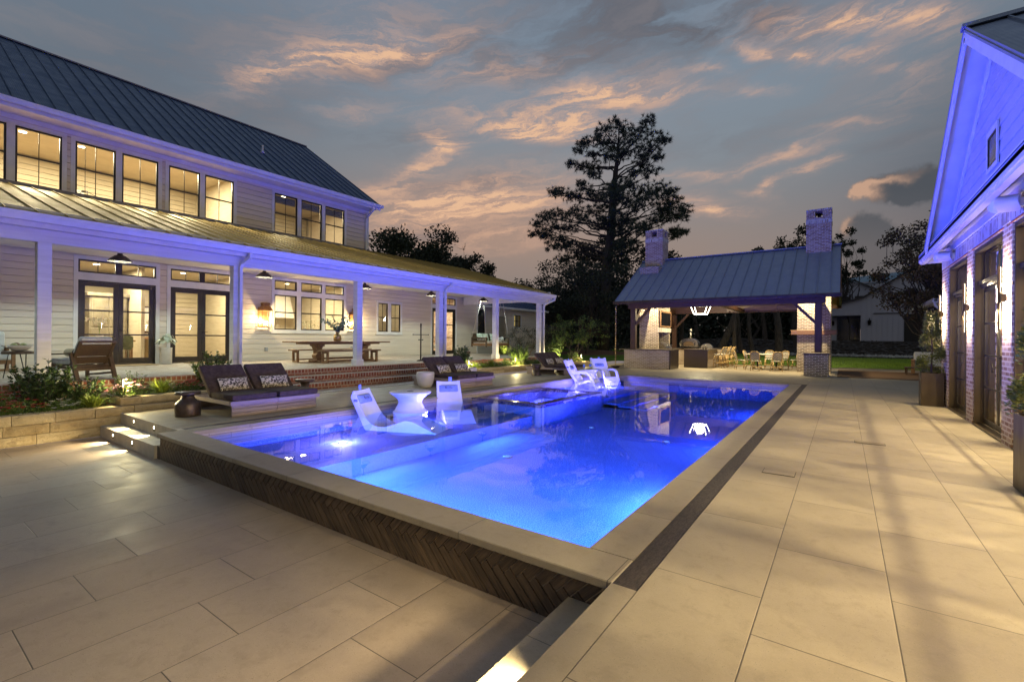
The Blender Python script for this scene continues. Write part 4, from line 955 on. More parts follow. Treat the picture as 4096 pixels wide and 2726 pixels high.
# roman shades upstairs
for k,(a,b,lab) in enumerate(((9.54,10.4,'left'),(10.64,11.49,'middle'),(11.72,12.59,'right'))):
    mb=MB()
    for i in range(4): mb.bbox(WX-.14+.008*(i%2),WX-.085+.008*(i%2),a,b,6.93-.075*(i+1),6.93-.075*i,.015)
    o=centre(mb.build('roman_shade',simple('striped_shade',(.10,.085,.06),(.3,.27,.2),30,.8,stretch=(1,.2,6))));tag(o,'gathered striped roman shade at the top of the '+lab+' corner bedroom window','window shade','roman shades upstairs')
mb=MB();mb.bbox(-22.9,-22.85,9.7,10.1,4.95,6.6,.01);o=centre(mb.build('bedroom_door',simple('grey_door',(.18,.16,.12),(.24,.21,.16),4,.5)));tag(o,'grey door seen inside the upper corner bedroom','door')
# =================================================================== BRICK POOL HOUSE (right)
BX=1.8
ph=thing('brick_pool_house','whitewashed brick pool house with tall glass doors and a white gable on the right','building',(BX,5,0))
piers=[(13.42,14.17)]+[(11.11-2.3*i,11.57-2.3*i) for i in range(7)]
ops=[(piers[i+1][1],piers[i][0],0,2.97) for i in range(len(piers)-1)]
mb=MB()
for y0,y1,z0,z1 in cells(-3.0,14.17,0,3.42,ops): mb.box(BX,BX+.1,y0,y1,z0,z1)
mb.box(BX+.1,9,14.07,14.17,0,3.42)
mb.build('brick_wall',pbrick,ph)
sold=mat('pale_soldier_brick',brick_fn((.20,.12,.09),(.34,.24,.18),(.58,.55,.5),1.0,(.60,.56,.52),.067,.2,.012),rough=.85)
mb=MB();mb.box(BX-.006,BX+.02,-3,14.17,3.0,3.2);mb.box(BX-.01,BX+.02,-3,14.17,3.205,3.41);mb.build('soldier_course',sold,ph)
for i,(a,b,z0,z1) in enumerate(ops):
    if b<0: continue
    mb=MB();mb.box(BX-.012,BX+.1,a-.06,b+.06,2.972,2.985);mb.build('steel_lintel',mat('red_oxide_steel',color=(.35,.07,.03),rough=.5),ph)
    mb=MB()
    mb.box(BX+.09,BX+.17,b-.04,b-.001,0,2.97);mb.box(BX+.09,BX+.17,a+.001,a+.04,0,2.97);mb.box(BX+.09,BX+.17,a+.04,b-.04,2.93,2.97);mb.box(BX+.02,BX+.09,b-.05,b-.012,0,2.95);mb.box(BX+.02,BX+.09,a+.012,a+.05,0,2.95);mb.box(BX+.02,BX+.09,a+.05,b-.05,2.9,2.955)
    mb.box(BX+.06,BX+.17,a+.04,b-.04,2.36,2.42);mb.box(BX+.09,BX+.16,a+.04,b-.04,2.305,2.36)
    mb.build('bronze_surround',bronze,ph)
    mb=MB();mb.box(BX+.0,BX+.3,a+.001,b-.001,.004,.02);mb.build('threshold',bronze,ph)
    D=BX+.12
    ym=(a+b)/2
    for (p,q) in ((a+.045,ym-.002),(ym+.002,b-.045)):
        mb=MB();mb.box(D+.015,D+.032,p,p+.04,.03,2.30);mb.box(D+.015,D+.032,q-.04,q,.03,2.30);mb.box(D+.015,D+.032,p+.04,q-.04,.03,.12);mb.box(D+.015,D+.032,p+.04,q-.04,2.24,2.30)
        for k in(1,2,3): z=.12+2.12*k/4;mb.box(D+.015,D+.032,p+.04,q-.04,z-.012,z+.012)
        d=mb.build('glass_door',blackm,ph)
        mb=MB();mb.quad((D+.025,p+.04,.12),(D+.025,q-.04,.12),(D+.025,q-.04,2.24),(D+.025,p+.04,2.24));mb.build('pane',door_glass,d)
        if q<b-.1:
            mb=MB();mb.tube([(D,q-.03,1.0),(D-.05,q-.03,1.0)],.01);mb.tube([(D-.05,q-.03,.93),(D-.05,q-.03,1.07)],.009);mb.build('handle',blk,d)
    mb=MB();E_=D+.015;G_=D+.035;mb.box(E_,G_,a+.045,a+.08,2.43,2.92);mb.box(E_,G_,b-.08,b-.045,2.43,2.92);mb.box(E_,G_,ym-.02,ym+.02,2.43,2.92);mb.box(E_,G_,a+.08,ym-.02,2.43,2.46);mb.box(E_,G_,ym+.02,b-.08,2.43,2.46);mb.box(E_,G_,a+.08,ym-.02,2.89,2.92);mb.box(E_,G_,ym+.02,b-.08,2.89,2.92)
    d=mb.build('transom_window',blackm,ph)
    mb=MB();mb.quad((D+.025,a+.08,2.46),(D+.025,b-.08,2.46),(D+.025,b-.08,2.89),(D+.025,a+.08,2.89));mb.build('pane',door_glass,d)
# interior room of the pool house
mb=MB();mb.box(6.4,6.5,-3,14,0,3.4);mb.box(BX+.2,6.4,-3,14,3.35,3.4);mb.box(BX+.12,6.4,13.95,14,0,3.34);mb.box(BX+.46,6.4,-3.1,-3,0,3.4);mb.build('interior_wall',simple('pale_interior_wall',(.66,.62,.52),(.72,.68,.58),2,.7,.03,30),ph)
mb=MB();mb.box(6.36,6.4,-3,14,0,.16);mb.box(BX+.31,6.4,-3,14,-.02,.014);mb.build('interior_floor',floorm,ph)
for i,(y,e) in enumerate(((12.3,26),(10.1,26),(7.7,30),(5.4,34),(2.8,34),(.6,34))):
    t=thing('ceiling_light','pool house ceiling lamp behind '+('the farthest glass door','the second glass door from the far end','the third glass door from the far end','the glass door beside the near planter','the glass door nearest the camera','the glass door beside the camera')[i],'ceiling light',(4.8,y,3.33),0,'recessed ceiling lamps in the pool house')
    mb=MB();mb.lathe([(.08,3.345),(.07,3.338),(.001,3.338)],16,(4.8,y,0));mb.build('lens',em_w,t)
    light('AREA','room_light',(4.8,y,3.3),e*4.4,(1,.80,.46),.2,(4.2,y,0),t)
# assumed soffit lamps in the eave, out of view; rearmost is added fill
for i,y in enumerate((6.2,3.6,1.0,-2.9)):
    t=thing('assumed_soffit_light',('assumed soffit lamp above the near planter, out of view','assumed soffit lamp beyond the right edge of the picture','assumed soffit lamp above the camera deck, out of view','added soffit fill lamp behind the camera')[i],'assumed soffit light',(1.6,y,3.35),0,'assumed lamps in the pool house eave')
    mb=MB();mb.lathe([(.07,3.355),(.06,3.348),(.001,3.348)],16,(1.6,y,0));mb.build('lens',em_w,t)
    light('SPOT','assumed_soffit_beam',(1.6,y,3.33),(26,140,240,900)[i],(1,.68,.36),.05,(1.6-(2.4,7.5,8,7)[i],y+(0,-.6,0,5)[i],-.38),t,(150,100,95,95)[i],(.6,1,1,1)[i])
# eave and roof
mb=MB();mb.box(1.42,BX-.002,-3.2,14.42,3.36,3.39);mb.box(1.42,1.44,-3.2,14.42,3.22,3.36);mb.box(BX-.03,BX-.002,-3.2,14.17,3.24,3.36);mb.box(1.44,2.8,14.40,14.42,3.2,3.4)
mb.build('eave_soffit',trim,ph)
mb=MB();gutter(mb,1.42,-3.2,14.45,3.33,-1,.12,.14);mb.build('gutter',trim,ph)
mb=MB();mb.add([(1.40,-3.2,3.34),(1.40,14.44,3.34),(6.5,14.44,5.3),(6.5,-3.2,5.3)],[(0,1,2,3)]);mb.build('main_roof',roof_y,ph)
# gable dormer facing the pool
AY,AZ=9.13,5.80
f0,f1=12.95,5.31;FZ=3.34
mb=MB()
n=14
z=3.36
GX=1.70
while z<AZ-.35:
    z2=min(z+.185,AZ-.3)
    h=lambda zz:(AZ-.22-zz)/(AZ-FZ)*(f0-AY)
    a=h(z);b=max(.0,h(z2))
    mb.add([(GX-.02,AY-a,z),(GX-.02,AY+a,z),(GX-.006,AY+b,z2),(GX-.006,AY-b,z2)],[(0,3,2,1)]);mb.add([(GX-.02,AY-a,z),(GX-.02,AY+a,z),(GX,AY+a,z),(GX,AY-a,z)],[(0,1,2,3)])
    z=z2
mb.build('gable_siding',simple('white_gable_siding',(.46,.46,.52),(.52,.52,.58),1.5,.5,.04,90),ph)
mb=MB()
up=(0,0,1)
for s in(1,-1):
    foot=(1.42,AY+s*(f0-AY),FZ-.0)
    mb.beam((1.385,AY+s*(f0-AY),FZ-.06),(1.385,AY+s*.0,AZ-.06),.03,.17)
    mb.add([(1.4,AY+s*(f0-AY),FZ-.05),(GX,AY+s*(f0-AY),FZ-.05),(GX,AY,AZ-.05),(1.4,AY,AZ-.05)],[(0,1,2,3)])
    mb.beam((GX-.03,AY+s*(f0-AY-.32),FZ-.0),(GX-.03,AY,AZ-.27),.03,.08)
mb.build('rake_trim',trim,ph)
mb=MB()
rib_roof(mb,(1.36,f0+.06,FZ-.0),(7,f0+.06,FZ-.0),(7,AY,AZ+.04),(1.36,AY,AZ+.04),.42)
rib_roof(mb,(1.36,f1-.06,FZ-.0),(7,f1-.06,FZ-.0),(7,AY,AZ+.04),(1.36,AY,AZ+.04),.42)
mb.beam((1.34,AY,AZ+.06),(7,AY,AZ+.06),.16,.05)
mb.build('gable_roof',roof_x,ph)
mb=MB();
for b in((8.86,9.46,4.30,4.38),(8.86,9.46,3.80,3.86),(8.86,8.92,3.86,4.30),(9.40,9.46,3.86,4.30)): mb.box(GX-.04,GX-.021,*b)
mb.build('gable_window_trim',trim,ph)
mb=MB()
for b in((8.92,9.40,4.27,4.30),(8.92,9.40,3.86,3.89),(8.92,8.95,3.89,4.27),(9.37,9.40,3.89,4.27)): mb.box(GX-.035,GX-.015,*b)
o=mb.build('gable_window',blackm,ph);mb=MB();mb.box(GX-.028,GX-.024,8.95,9.37,3.89,4.27);mb.build('pane',mat('lit_gable_glass',color=(.03,.035,.02),rough=.1,emit=(.5,.5,.15),es=.02),o)
# speakers under the eave
def speaker(y,z,lab):
    t=thing('outdoor_speaker',lab,'speaker',(BX-.2,y,z),0,'white speakers under the pool house eave')
    mb=MB();n=8
    P=[]
    for k in range(5):
        x=-.10+.05*k;w_=.15+.008*k;P.append([(BX-.2+x+(.06*math.cos(a)**2),y+w_*math.sin(a)*1.0,z+.1*math.cos(a)+.03*(x)) for a in[2*math.pi*i/24 for i in range(25)]])
    mb.grid(P);mb.add(P[0],[tuple(range(25))[::-1]]);mb.add(P[-1],[tuple(range(25))]);mb.build('cabinet',white_pl,t)
    mb=MB();mb.box(BX-.05,BX-.005,y-.06,y+.06,z-.05,z+.05);mb.beam((BX-.12,y,z),(BX-.02,y,z),.03);mb.build('bracket',white_pl,t)
speaker(12.75,3.12,'white speaker on the brick near the far corner of the pool house');speaker(8.3,3.12,'white speaker on the brick above the near glass doors')
# wall sconces
def sconce(y,lab):
    t=thing('wall_sconce',lab,'wall lamp',(BX-.06,y,1.56),0,'slim vertical wall lamps on the brick piers')
    mb=MB();mb.box(BX-.085,BX-.06,y-.018,y+.018,1.56,2.44);mb.build('bar',bronze,t)
    mb=MB();mb.box(BX-.06,BX-.008,y-.04,y+.04,1.95,2.06);mb.build('bracket',bronze,t)
    for z0,z1 in((1.575,1.93),(2.08,2.425)):
        mb=MB();mb.box(BX-.0595,BX-.055,y-.013,y+.013,z0,z1);mb.build('diffuser',em_s,t)
        light('SPOT','sconce_uplight',(BX-.09,y,2.46),4,WARM2,.03,(BX-.2,y,3.4),t,130,.8) if z0>2 else None
        light('AREA','sconce_light',(BX-.053,y,(z0+z1)/2),26,WARM2,.02,(BX,y,(z0+z1)/2),t,sy=z1-z0).rotation_euler=(R_(90),0,R_(-90))
    light('AREA','sconce_added_fill',(BX-.11,y,1.9),13,(1,.74,.38),.05,(BX-3,y,.4),t,sy=.5)  # added fill light ahead of the bar; no glowing part behind it
names=['on the far corner pier behind the tall potted topiary','on the second brick pier from the far end','on the third brick pier from the far end, brightest','assumed on the pier beside the near planter, out of view','assumed on the pier beyond the right edge of the picture','assumed on the pier beside the camera']
for i,y in enumerate((13.98,11.40,9.08,6.74,4.44,2.14)): sconce(y,'slim vertical wall lamp '+names[i])  # sconces from the near planter toward the camera are assumed, out of view
# =================================================================== PAVILION
pv=thing('pavilion','open timber pavilion with blue metal roof and two brick chimneys','pavilion',(-4.6,25.6,0))
FY,BY=22.1,28.85
rz0,rz1=3.2,5.68
mb=MB()
rib_roof(mb,(-9.18,21.65,3.24),(-.1,21.65,3.24),(-.1,25.6,5.70),(-9.18,25.6,5.70),.46)
rib_roof(mb,(-9.18,29.55,3.24),(-.1,29.55,3.24),(-.1,25.6,5.70),(-9.18,25.6,5.70),.46)
mb.beam((-9.2,25.6,5.73),(-.08,25.6,5.73),.18,.05)
mb.build('roof',roof_x,pv)
mb=MB()
for y,s in((21.62,1),(29.58,-1)): mb.box(-9.18,-.1,y-.01,y+.02,3.08,3.22)
for x in(-9.17,-.11):
    for s in(-1,1): mb.beam((x,25.6+s*3.95,3.16),(x,25.6,5.62),.03,.16)
mb.build('fascia',timber,pv)
mb=MB();gutter(mb,0,0,0,0) if 0 else None
pr=[(0,0),(.09,0),(.11,.05),(.12,.07),(.12,.12),(0,.12)]
mb.prism([(21.60-a,3.10+b) for a,b in pr],-9.2,-.08,'x');mb.build('gutter',bronze,pv)
mb=MB()
x=-8.95
while x<-.2:
    for s in(-1,1): mb.beam((x,25.6+s*4.05,3.10),(x,25.6,5.60),.07,.11)
    x+=.62
mb.build('rafters',timber,pv)
mb=MB()
for s in(-1,1): mb.add([(-9.1,25.6+s*3.9,3.22),(-.2,25.6+s*3.9,3.22),(-.2,25.6,5.65),(-9.1,25.6,5.65)],[(0,1,2,3)])
mb.build('ceiling_boards',oak,pv)
def bm_(n_,args,m_=timber):
    mb=MB();mb.bbox(*args,.008);mb.build(n_,m_,pv)
bm_('front_beam',(-8.62,-.58,FY-.12,FY+.12,2.88,3.12));bm_('back_beam',(-8.62,-.58,BY-.12,BY+.12,2.93,3.32))
for x in(-8.37,-.82): bm_('side_beam',(x-.1,x+.1,FY+.12,BY-.12,2.93,3.14))
bm_('tie_beam',(-4.7,-4.5,FY+.12,BY-.12,2.93,3.12))
for x,y,z in((-8.37,FY,.93),(-8.37,BY,0),(-.82,FY,.93),(-.82,BY,0),(-8.37,25.6,3.14),(-.82,25.6,3.14)):
    bm_('post' if z<2 else 'king_post',(x-.12,x+.12,y-.12,y+.12,z,2.88 if z<2 else 5.4),timberz)
def brace(a,b): 
    mb=MB();mb.beam(a,b,.11,.16,up=(0,1,0));mb.build('brace',timberz,pv)
for y in(FY,BY):
    brace((-8.27,y,2.12),(-7.55,y,2.90));brace((-.92,y,2.12),(-1.64,y,2.90))
for x in(-8.37,-.82):
    brace((x,FY+.1,2.15),(x,FY+.8,2.95));brace((x,BY-.1,2.15),(x,BY-.8,2.95))
# brick stacks
mb=MB();mb.box(-8.85,-7.86,24.2,26.25,1.78,5.2);mb.box(-8.85,-8.45,24.2,26.25,0,1.78);mb.box(-8.45,-7.86,24.2,24.36,0,1.78);mb.box(-8.45,-7.86,26.05,26.25,0,1.78);mb.build('left_fireplace_stack',wbrick,pv)
mb=MB();mb.box(-7.86,-7.80,24.2,26.25,1.78,2.0);mb.build('hearth_lintel',sold,pv)
mb=MB();mb.box(-1.70,-.45,24.5,25.95,0,5.0);mb.build('right_fireplace_stack',wbrick,pv)
mb=MB();mb.bbox(-1.93,-.24,24.34,24.498,1.66,1.86,.01);mb.build('mantel_beam',oak,pv)
mb=MB();mb.box(-1.29,-.48,21.9,22.85,0,.86);mb.box(-1.28,-.9,22.85,24.5,0,.86);mb.build('post_pier',wbrick,pv)
mb=MB();mb.bbox(-1.34,-.43,21.85,22.9,.862,.90,.008);mb.build('pier_cap',granite,pv)
def chimney(x0,x1,y0,y1,zt):
    mb=MB();zb=4.9;w_=x1-x0
    mb.box(x0,x1,y0,y1,zb,zt-.62)
    nx=(x0+x1)/2;ny=(y0+y1)/2
    # open louvre chamber near the top: four corner blocks
    zc=zt-.33
    for a,b in((x0,nx-.14),(nx+.14,x1)):
        for c,d in((y0,ny-.14),(ny+.14,y1)): mb.box(a,b,c,d,zt-.35,zt-.08)
    mb.box(x0,x1,y0,y1,zt-.42,zt-.35);mb.box(x0,x1,y0,y1,zt-.08,zt-.0)
    c=mb.build('chimney',pbrick,pv)
    mb=MB();mb.box(x0-.012,x1+.012,y0-.012,y1+.012,zt-.62,zt-.42);mb.box(x0-.01,x1+.01,y0-.01,y1+.01,zt-.05,zt+.02);mb.build('soldier_band',sold,c)
    mb=MB();mb.lathe([(.07,zt-.35),(.07,zt-.1)],12,(nx,ny,0));mb.build('flue',blk,c)
    mb=MB();mb.box(x0-.05,x1+.05,y0-.06,y0-.02,5.18,5.25);mb.box(x0-.02,x1+.02,y0-.02,y0-.0,5.18,5.35);mb.box(x0-.08,x1+.08,y0-.1,y0-.06,5.10,5.13);mb.build('flashing',roof_x,c)
chimney(-8.86,-7.92,25.05,26.0,7.28);chimney(-1.42,-.46,25.05,26.0,7.28)
mb=MB();mb.bbox(-5.3,-1.05,BY-.22,BY-.13,3.02,3.28,.01);mb.bbox(-5.4,-5.28,BY-.24,BY-.12,2.95,3.3,.01);mb.bbox(-3.0,-2.92,BY-.24,BY-.12,3.0,3.3,.01);mb.build('screen_housing',simple('pale_housing',(.13,.09,.06),(.25,.19,.135),5,.5,stretch=(.3,1,5)),pv)
# pavilion lamps: two uplights on the beams and the lantern
for i,(x,y,lab) in enumerate(((-8.1,23.2,'small lamp under the pavilion roof in front of the left fireplace'),(-1.1,23.4,'small lamp under the pavilion roof in front of the right fireplace'),(-6.2,26.3,'small lamp under the pavilion roof over the kitchen island'),(-3.0,25.6,'small lamp under the pavilion roof over the dining table'))):
    z=3.95 if abs(y-25.6)>1.5 else 4.7
    t=thing('downlight',lab,'lamp',(x,y,z),0,'small lamps under the pavilion roof')
    mb=MB();mb.lathe([(.05,0),(.06,.02),(.06,.1),(.001,.1)],14,(x,y,z));mb.build('housing',blk,t);mb=MB();mb.lathe([(.001,-.003),(.045,-.003)],14,(x,y,z));mb.build('lens',em_w,t)
    tgt=(-7.9,24.2,1.0) if i==0 else ((-1.1,24.5,1.2) if i==1 else (x,y,0))
    light('SPOT','downlight_beam',(x,y,z-.03),(330,330,330,400)[i],WARM2,.05,tgt,t,120,.8)
lt=thing('lantern_chandelier','tapered lantern chandelier of glowing tubes hanging in the pavilion','chandelier',(-5.75,25.0,2.72))
cx_,cy_=-5.95,25.0
mb=MB()
b0,b1=.26,.40
zb_,zt_=2.70,3.12
cb=[(-b0,-b0),(b0,-b0),(b0,b0),(-b0,b0)];ct=[(-b1,-b1),(b1,-b1),(b1,b1),(-b1,b1)]
for i in range(4):
    mb.tube([(cx_+cb[i][0],cy_+cb[i][1],zb_),(cx_+ct[i][0],cy_+ct[i][1],zt_)],.016,8)
    a=cb[i];b=cb[(i+1)%4];mb.tube([(cx_+a[0],cy_+a[1],zb_),(cx_+b[0],cy_+b[1],zb_)],.016,8)
mb.build('glowing_tubes',em_x,lt)
mb=MB()
for i in range(4):
    a=ct[i];b=ct[(i+1)%4];mb.beam((cx_+a[0],cy_+a[1],zt_+.02),(cx_+b[0],cy_+b[1],zt_+.02),.03);mb.tube([(cx_+a[0],cy_+a[1],zt_+.02),(cx_,cy_,zt_+.5)],.01,6)
mb.tube([(cx_,cy_,zt_+.5),(cx_,cy_,5.2)],.012,6);mb.build('frame',blk,lt)
light('POINT','lantern_light',(cx_,cy_,2.92),150,(1,.84,.5),.22,None,lt)
for i,(x,tx) in enumerate(((-6.4,-7),(-1.6,1.5))):  # fill lamps added to brighten the lawn; no such fittings known
    t=thing('floodlight',('added lawn fill lamp on the rear pavilion beam above the pizza oven','added lawn fill lamp on the rear pavilion beam near the right brick stack')[i],'floodlight',(x,28.98,3.2),0,'added fill lamps facing the lawn')
    mb=MB();mb.bbox(x-.07,x+.07,28.975,29.06,3.12,3.22,.01);mb.build('housing',blk,t)
    light('SPOT','lawn_fill_beam',(x,29.1,3.15),200,(1,.86,.5),.05,(tx,37,0),t,130,.9)
# rain chain and bowl
t=thing('rain_chain','copper rain chain of little cups hanging from the pavilion gutter corner','rain chain',(-9.05,21.5,.1))
k=0;z=3.0
while z>.12:
    mb=MB();mb.lathe([(.012,0),(.045,.045),(.04,.05),(.01,.008)],10,(-9.05,21.52,z-.08),False);mb.tube([(-9.05,21.52,z-.03),(-9.05,21.52,z)],.005,5,False);mb.build('cup',brass if k%1==0 else copper,t)
    z-=.082;k+=1
t=thing('rain_bowl','shallow black bowl of pebbles on the paving under the rain chain','bowl',(-9.05,21.52,0))
mb=MB();mb.lathe([(.12,0),(.16,.02),(.25,.10),(.24,.105),(.15,.04),(.001,.035)],24,(-9.05,21.52,0));mb.build('bowl',blk,t)
mb=MB();rg=random.Random(2)
for i in range(14): mb.ball((-9.05+rg.uniform(-.1,.1),21.52+rg.uniform(-.1,.1),.06+rg.random()*.02),.028,5,.7)
mb.build('pebbles',concrete,t)
# =================================================================== OUTDOOR KITCHEN
t=thing('kitchen_counter','long brick counter with dark granite top and end panel under the left pavilion post','counter',(-7.7,22.7,0))
mb=MB();mb.box(-8.83,-6.62,22.06,23.3,0,.88);mb.box(-8.83,-7.9,23.3,24.2,0,.88);mb.box(-8.45,-7.5,24.36,28.2,0,.88);mb.build('brick_base',cbrick,t)
mb=MB();mb.bbox(-9.1,-6.56,22.0,23.4,.88,.925,.006);mb.box(-8.45,-7.45,23.4,28.25,.882,.922);mb.build('countertop',granite,t)
mb=MB();mb.box(-6.615,-6.565,22.02,23.38,0,.878);mb.build('end_panel',granite,t)
t=thing('kitchen_island','freestanding island with speckled granite front panel beside the bar stools','island',(-6.0,26.2,0))
mb=MB();mb.box(-6.55,-5.75,24.48,28.0,0,.88);mb.build('brick_base',cbrick,t)
mb=MB();mb.box(-6.6,-5.47,24.42,24.47,0,.88);mb.build('end_panel',granite,t)
mb=MB();mb.bbox(-6.63,-5.40,24.4,28.1,.882,.925,.006);mb.build('countertop',granite,t)
t=thing('back_counter','rear brick counter carrying the pizza oven','counter',(-7.0,28.9,0))
mb=MB();mb.box(-8.45,-5.4,28.3,28.72,0,.88);mb.build('brick_base',cbrick,t);mb=MB();mb.bbox(-8.5,-5.3,28.26,28.72,.882,.925,.006);mb.build('countertop',granite,t)
mb=MB();mb.bbox(-7.9,-7.62,28.27,28.298,.2,.72,.008);mb.build('steel_door',steel,t)
t=thing('pizza_oven','domed stainless pizza oven with a tall chimney on the rear counter','pizza oven',(-7.3,28.45,.93))
def arch(w_,h,n=20): return [(-w_,0)]+[(-w_*math.cos(math.pi*i/n)**1 if 0 else -w_*math.cos(math.pi*i/n),h*.35+h*.65*math.sin(math.pi*i/n)) for i in range(n+1)]+[(w_,0)]
ox,oz=-7.36,.985
out=[(ox+a,oz+b) for a,b in arch(.52,.50)]
mb=MB();mb.prism(out,28.22,28.7,'y');mb.build('dome',steel,t)
inn=[(ox+a,oz+.05+b) for a,b in arch(.29,.27)]
mb=MB();mb.prism(inn,28.205,28.219,'y');mb.build('mouth',mat('oven_mouth',color=(.12,.08,.05),rough=.5),t)
mb=MB();P=[[(ox+a*s_,28.2,oz+.05+b*s_) for a,b in arch(.29,.27)] for s_ in(1,1.1)];mb.grid(P);mb.bbox(ox-.35,ox+.35,28.1,28.2,oz,oz+.035,.008);mb.build('mouth_rim',steel,t)
mb=MB();mb.lathe([(.07,0),(.07,.42)],16,(ox+.05,28.45,oz+.48));mb.lathe([(.1,.42),(.12,.44),(.12,.5),(.09,.52),(.12,.54),(.12,.57),(.001,.57)],16,(ox+.05,28.45,oz+.48));mb.build('chimney',steel,t)
for a in(-.42,.42): mb=MB();mb.lathe([(.03,0),(.03,.06)],10,(ox+a,28.3,.925));mb.build('foot',blk,t)
t=thing('gas_grill','stainless gas grill set in the counter under the left brick stack','grill',(-8.0,25.2,.92))
mb=MB();pr=[(-8.4,.925),(-7.6,.925),(-7.62,1.02),(-7.75,1.18),(-7.98,1.27),(-8.3,1.25),(-8.4,1.15)];mb.prism(pr,24.75,25.75,'y');mb.build('hood',steel,t)
mb=MB();mb.tube([(-7.6,24.85,1.1),(-7.56,25.65,1.1)],.015);mb.build('handle',steel,t)
t=thing('television','black television in a timber frame on the side of the left brick stack','television',(-7.8,25.25,2.1))
mb=MB();mb.bbox(-7.84,-7.79,24.45,26.1,2.12,2.82,.008);mb.build('screen',mat('tv_screen',color=(.006,.006,.007),rough=.15),t)
mb=MB()
for b in((24.38,24.45,2.06,2.9),(26.1,26.17,2.06,2.9),(24.45,26.1,2.06,2.12),(24.45,26.1,2.82,2.9)): mb.box(-7.85,-7.77,*b)
mb.build('frame',oak,t)
t=thing('kitchen_faucet','black gooseneck faucet on the island','faucet',(-5.95,24.75,.925))
mb=MB();mb.tube([(-6.0,24.75,.925),(-6.0,24.75,1.2)]+[(-6.0-.085+.085*math.cos(a),24.75,1.2+.085*math.sin(a)) for a in[math.pi*i/8 for i in range(1,9)]]+[(-6.17,24.75,1.12)],.014,8);mb.tube([(-6.0,24.75,1.0),(-5.93,24.75,1.03)],.01);mb.build('spout',blk,t)
for i,(x,y,h,lab) in enumerate(((-5.78,24.85,.16,'small glass soap bottle by the island faucet'),(-5.68,24.9,.19,'tall glass bottle by the island faucet'),(-5.62,24.78,.15,'dark glass bottle at the end of the island'))):
    mb=MB();mb.lathe([(.03,0),(.035,.01),(.035,h*.65),(.015,h*.8),(.014,h)],12,(x,y,.926));o=centre(mb.build('bottle',mat('bottle_glass'+('' if i else '_a'),color=(.10,.09,.07),rough=.15)));tag(o,lab,'bottle')
t=thing('steel_bin','low stainless half round lid beside the pizza oven','lid',(-6.2,28.4,.925))
mb=MB();mb.prism([(-6.4+.32*math.cos(math.pi*i/16),.926+.26*math.sin(math.pi*i/16)) for i in range(17)],28.3,28.6,'y');mb.build('lid',steel,t)
# =================================================================== FURNITURE
def cushion(mb,x0,x1,y0,y1,z0,z1,b=.03): return mb.bbox(x0,x1,y0,y1,z0,z1,b)
def pillow_mesh(w_,h_,t,nu=14,nv=10):
    """pillow standing in the y-z plane, thickness along x, base at z=0"""
    A=[];B=[]
    for j in range(nv+1):
        ra=[];rb=[];v=-1+2*j/nv
        for i in range(nu+1):
            u=-1+2*i/nu
            th=t/2*max(0,(1-abs(u)**2.6))**.55*max(0,(1-abs(v)**2.6))**.55
            pin=1-.05*(1-abs(u)**2)*(abs(v)**6);pin2=1-.05*(1-abs(v)**2)*(abs(u)**6)
            y=u*w_/2*pin2;z=v*h_/2*pin+h_/2
            ra.append((th,y,z));rb.append((-th,y,z))
        A.append(ra);B.append(rb)
    return A,B
def pillow(label,loc,rz,tilt,w_=.5,h_=.3,t=.13,m_=leop,group=None,name='throw_pillow',roll_=0):
    A,B=pillow_mesh(w_,h_,t);mb=MB();mb.X=Matrix.Rotation(R_(roll_),4,'X')@Matrix.Rotation(R_(-tilt),4,'Y');mb.grid(A);mb.grid([r[::-1] for r in B])
    o=mb.build(name,m_);o.location=loc;o.rotation_euler=(0,0,R_(rz));return tag(o,label,'pillow',group)
# -------- double daybeds: local +x = foot end (towards the pool)
def daybed():
    t=thing('double_daybed','','daybed');t['group']='double daybeds along the pool'
    mb=MB()
    for i,(a,b) in enumerate(((.003,.065),(.069,.13),(.134,.195))):
        for y0,y1 in((-.79,-.002),(.002,.79)): mb.bbox(-.045,0,y0,y1,a,b,.004)
    mb.build('front_panel',tealong,t)
    mb=MB()
    for y0,y1 in((-.79,-.002),(.002,.79)): mb.bbox(-1.72,-1.67,y0,y1,.003,.195,.004)
    for y in(-.79,.75): mb.bbox(-1.67,-.75 if y>5 else -1.35,y,y+.04,.003,.195,.004)
    mb.build('rear_base',tealong,t)
    mb=MB();mb.bbox(.01,.05,-.835,-.002,.198,.268,.004);mb.bbox(.01,.05,.002,.835,.198,.268,.004)
    mb.bbox(-1.75,.008,-.835,-.795,.198,.268,.004);mb.bbox(-1.75,.008,.795,.835,.198,.268,.004);mb.bbox(-1.75,-1.71,-.79,.79,.198,.268,.004);mb.bbox(-1.70,.0,-.03,.03,.198,.262,.004)
    mb.build('top_rail',tealong,t)
    mb=MB()
    for i in range(14): mb.box(-1.66+i*.12,-1.59+i*.12,-.79,.79,.225,.25)
    mb.build('slats',tealong,t)
    for s in(-1,1):
        y0,y1=(-.80,-.025) if s<0 else (.025,.80)
        mb=MB();cushion(mb,-.80,.045,y0,y1,.272,.375,.03);mb.build('seat_cushion',cush,t)
        mb=MB();cushion(mb,-.05,.05,y0,y1,0,.74,.03);mb.X=None
        c=mb.build('back_cushion',cush,t);c.location=(-.83,0,.30);c.rotation_euler=(0,R_(-47),0)
        mb=MB();mb.bbox(-.07,-.055,y0+.03,y1-.03,0,.70,.004);f=mb.build('back_frame',tealong,t);f.location=(-.83,0,.30);f.rotation_euler=(0,R_(-47),0)
    return t
db=daybed()
DL=['charcoal double daybed nearest the camera, beside the dark drum table','charcoal double daybed in the middle, in front of the brick steps','charcoal double daybed farthest away, beside the stone planter wall']
pos=((-8.60,4.6),(-8.62,10.39),(-8.64,16.47))
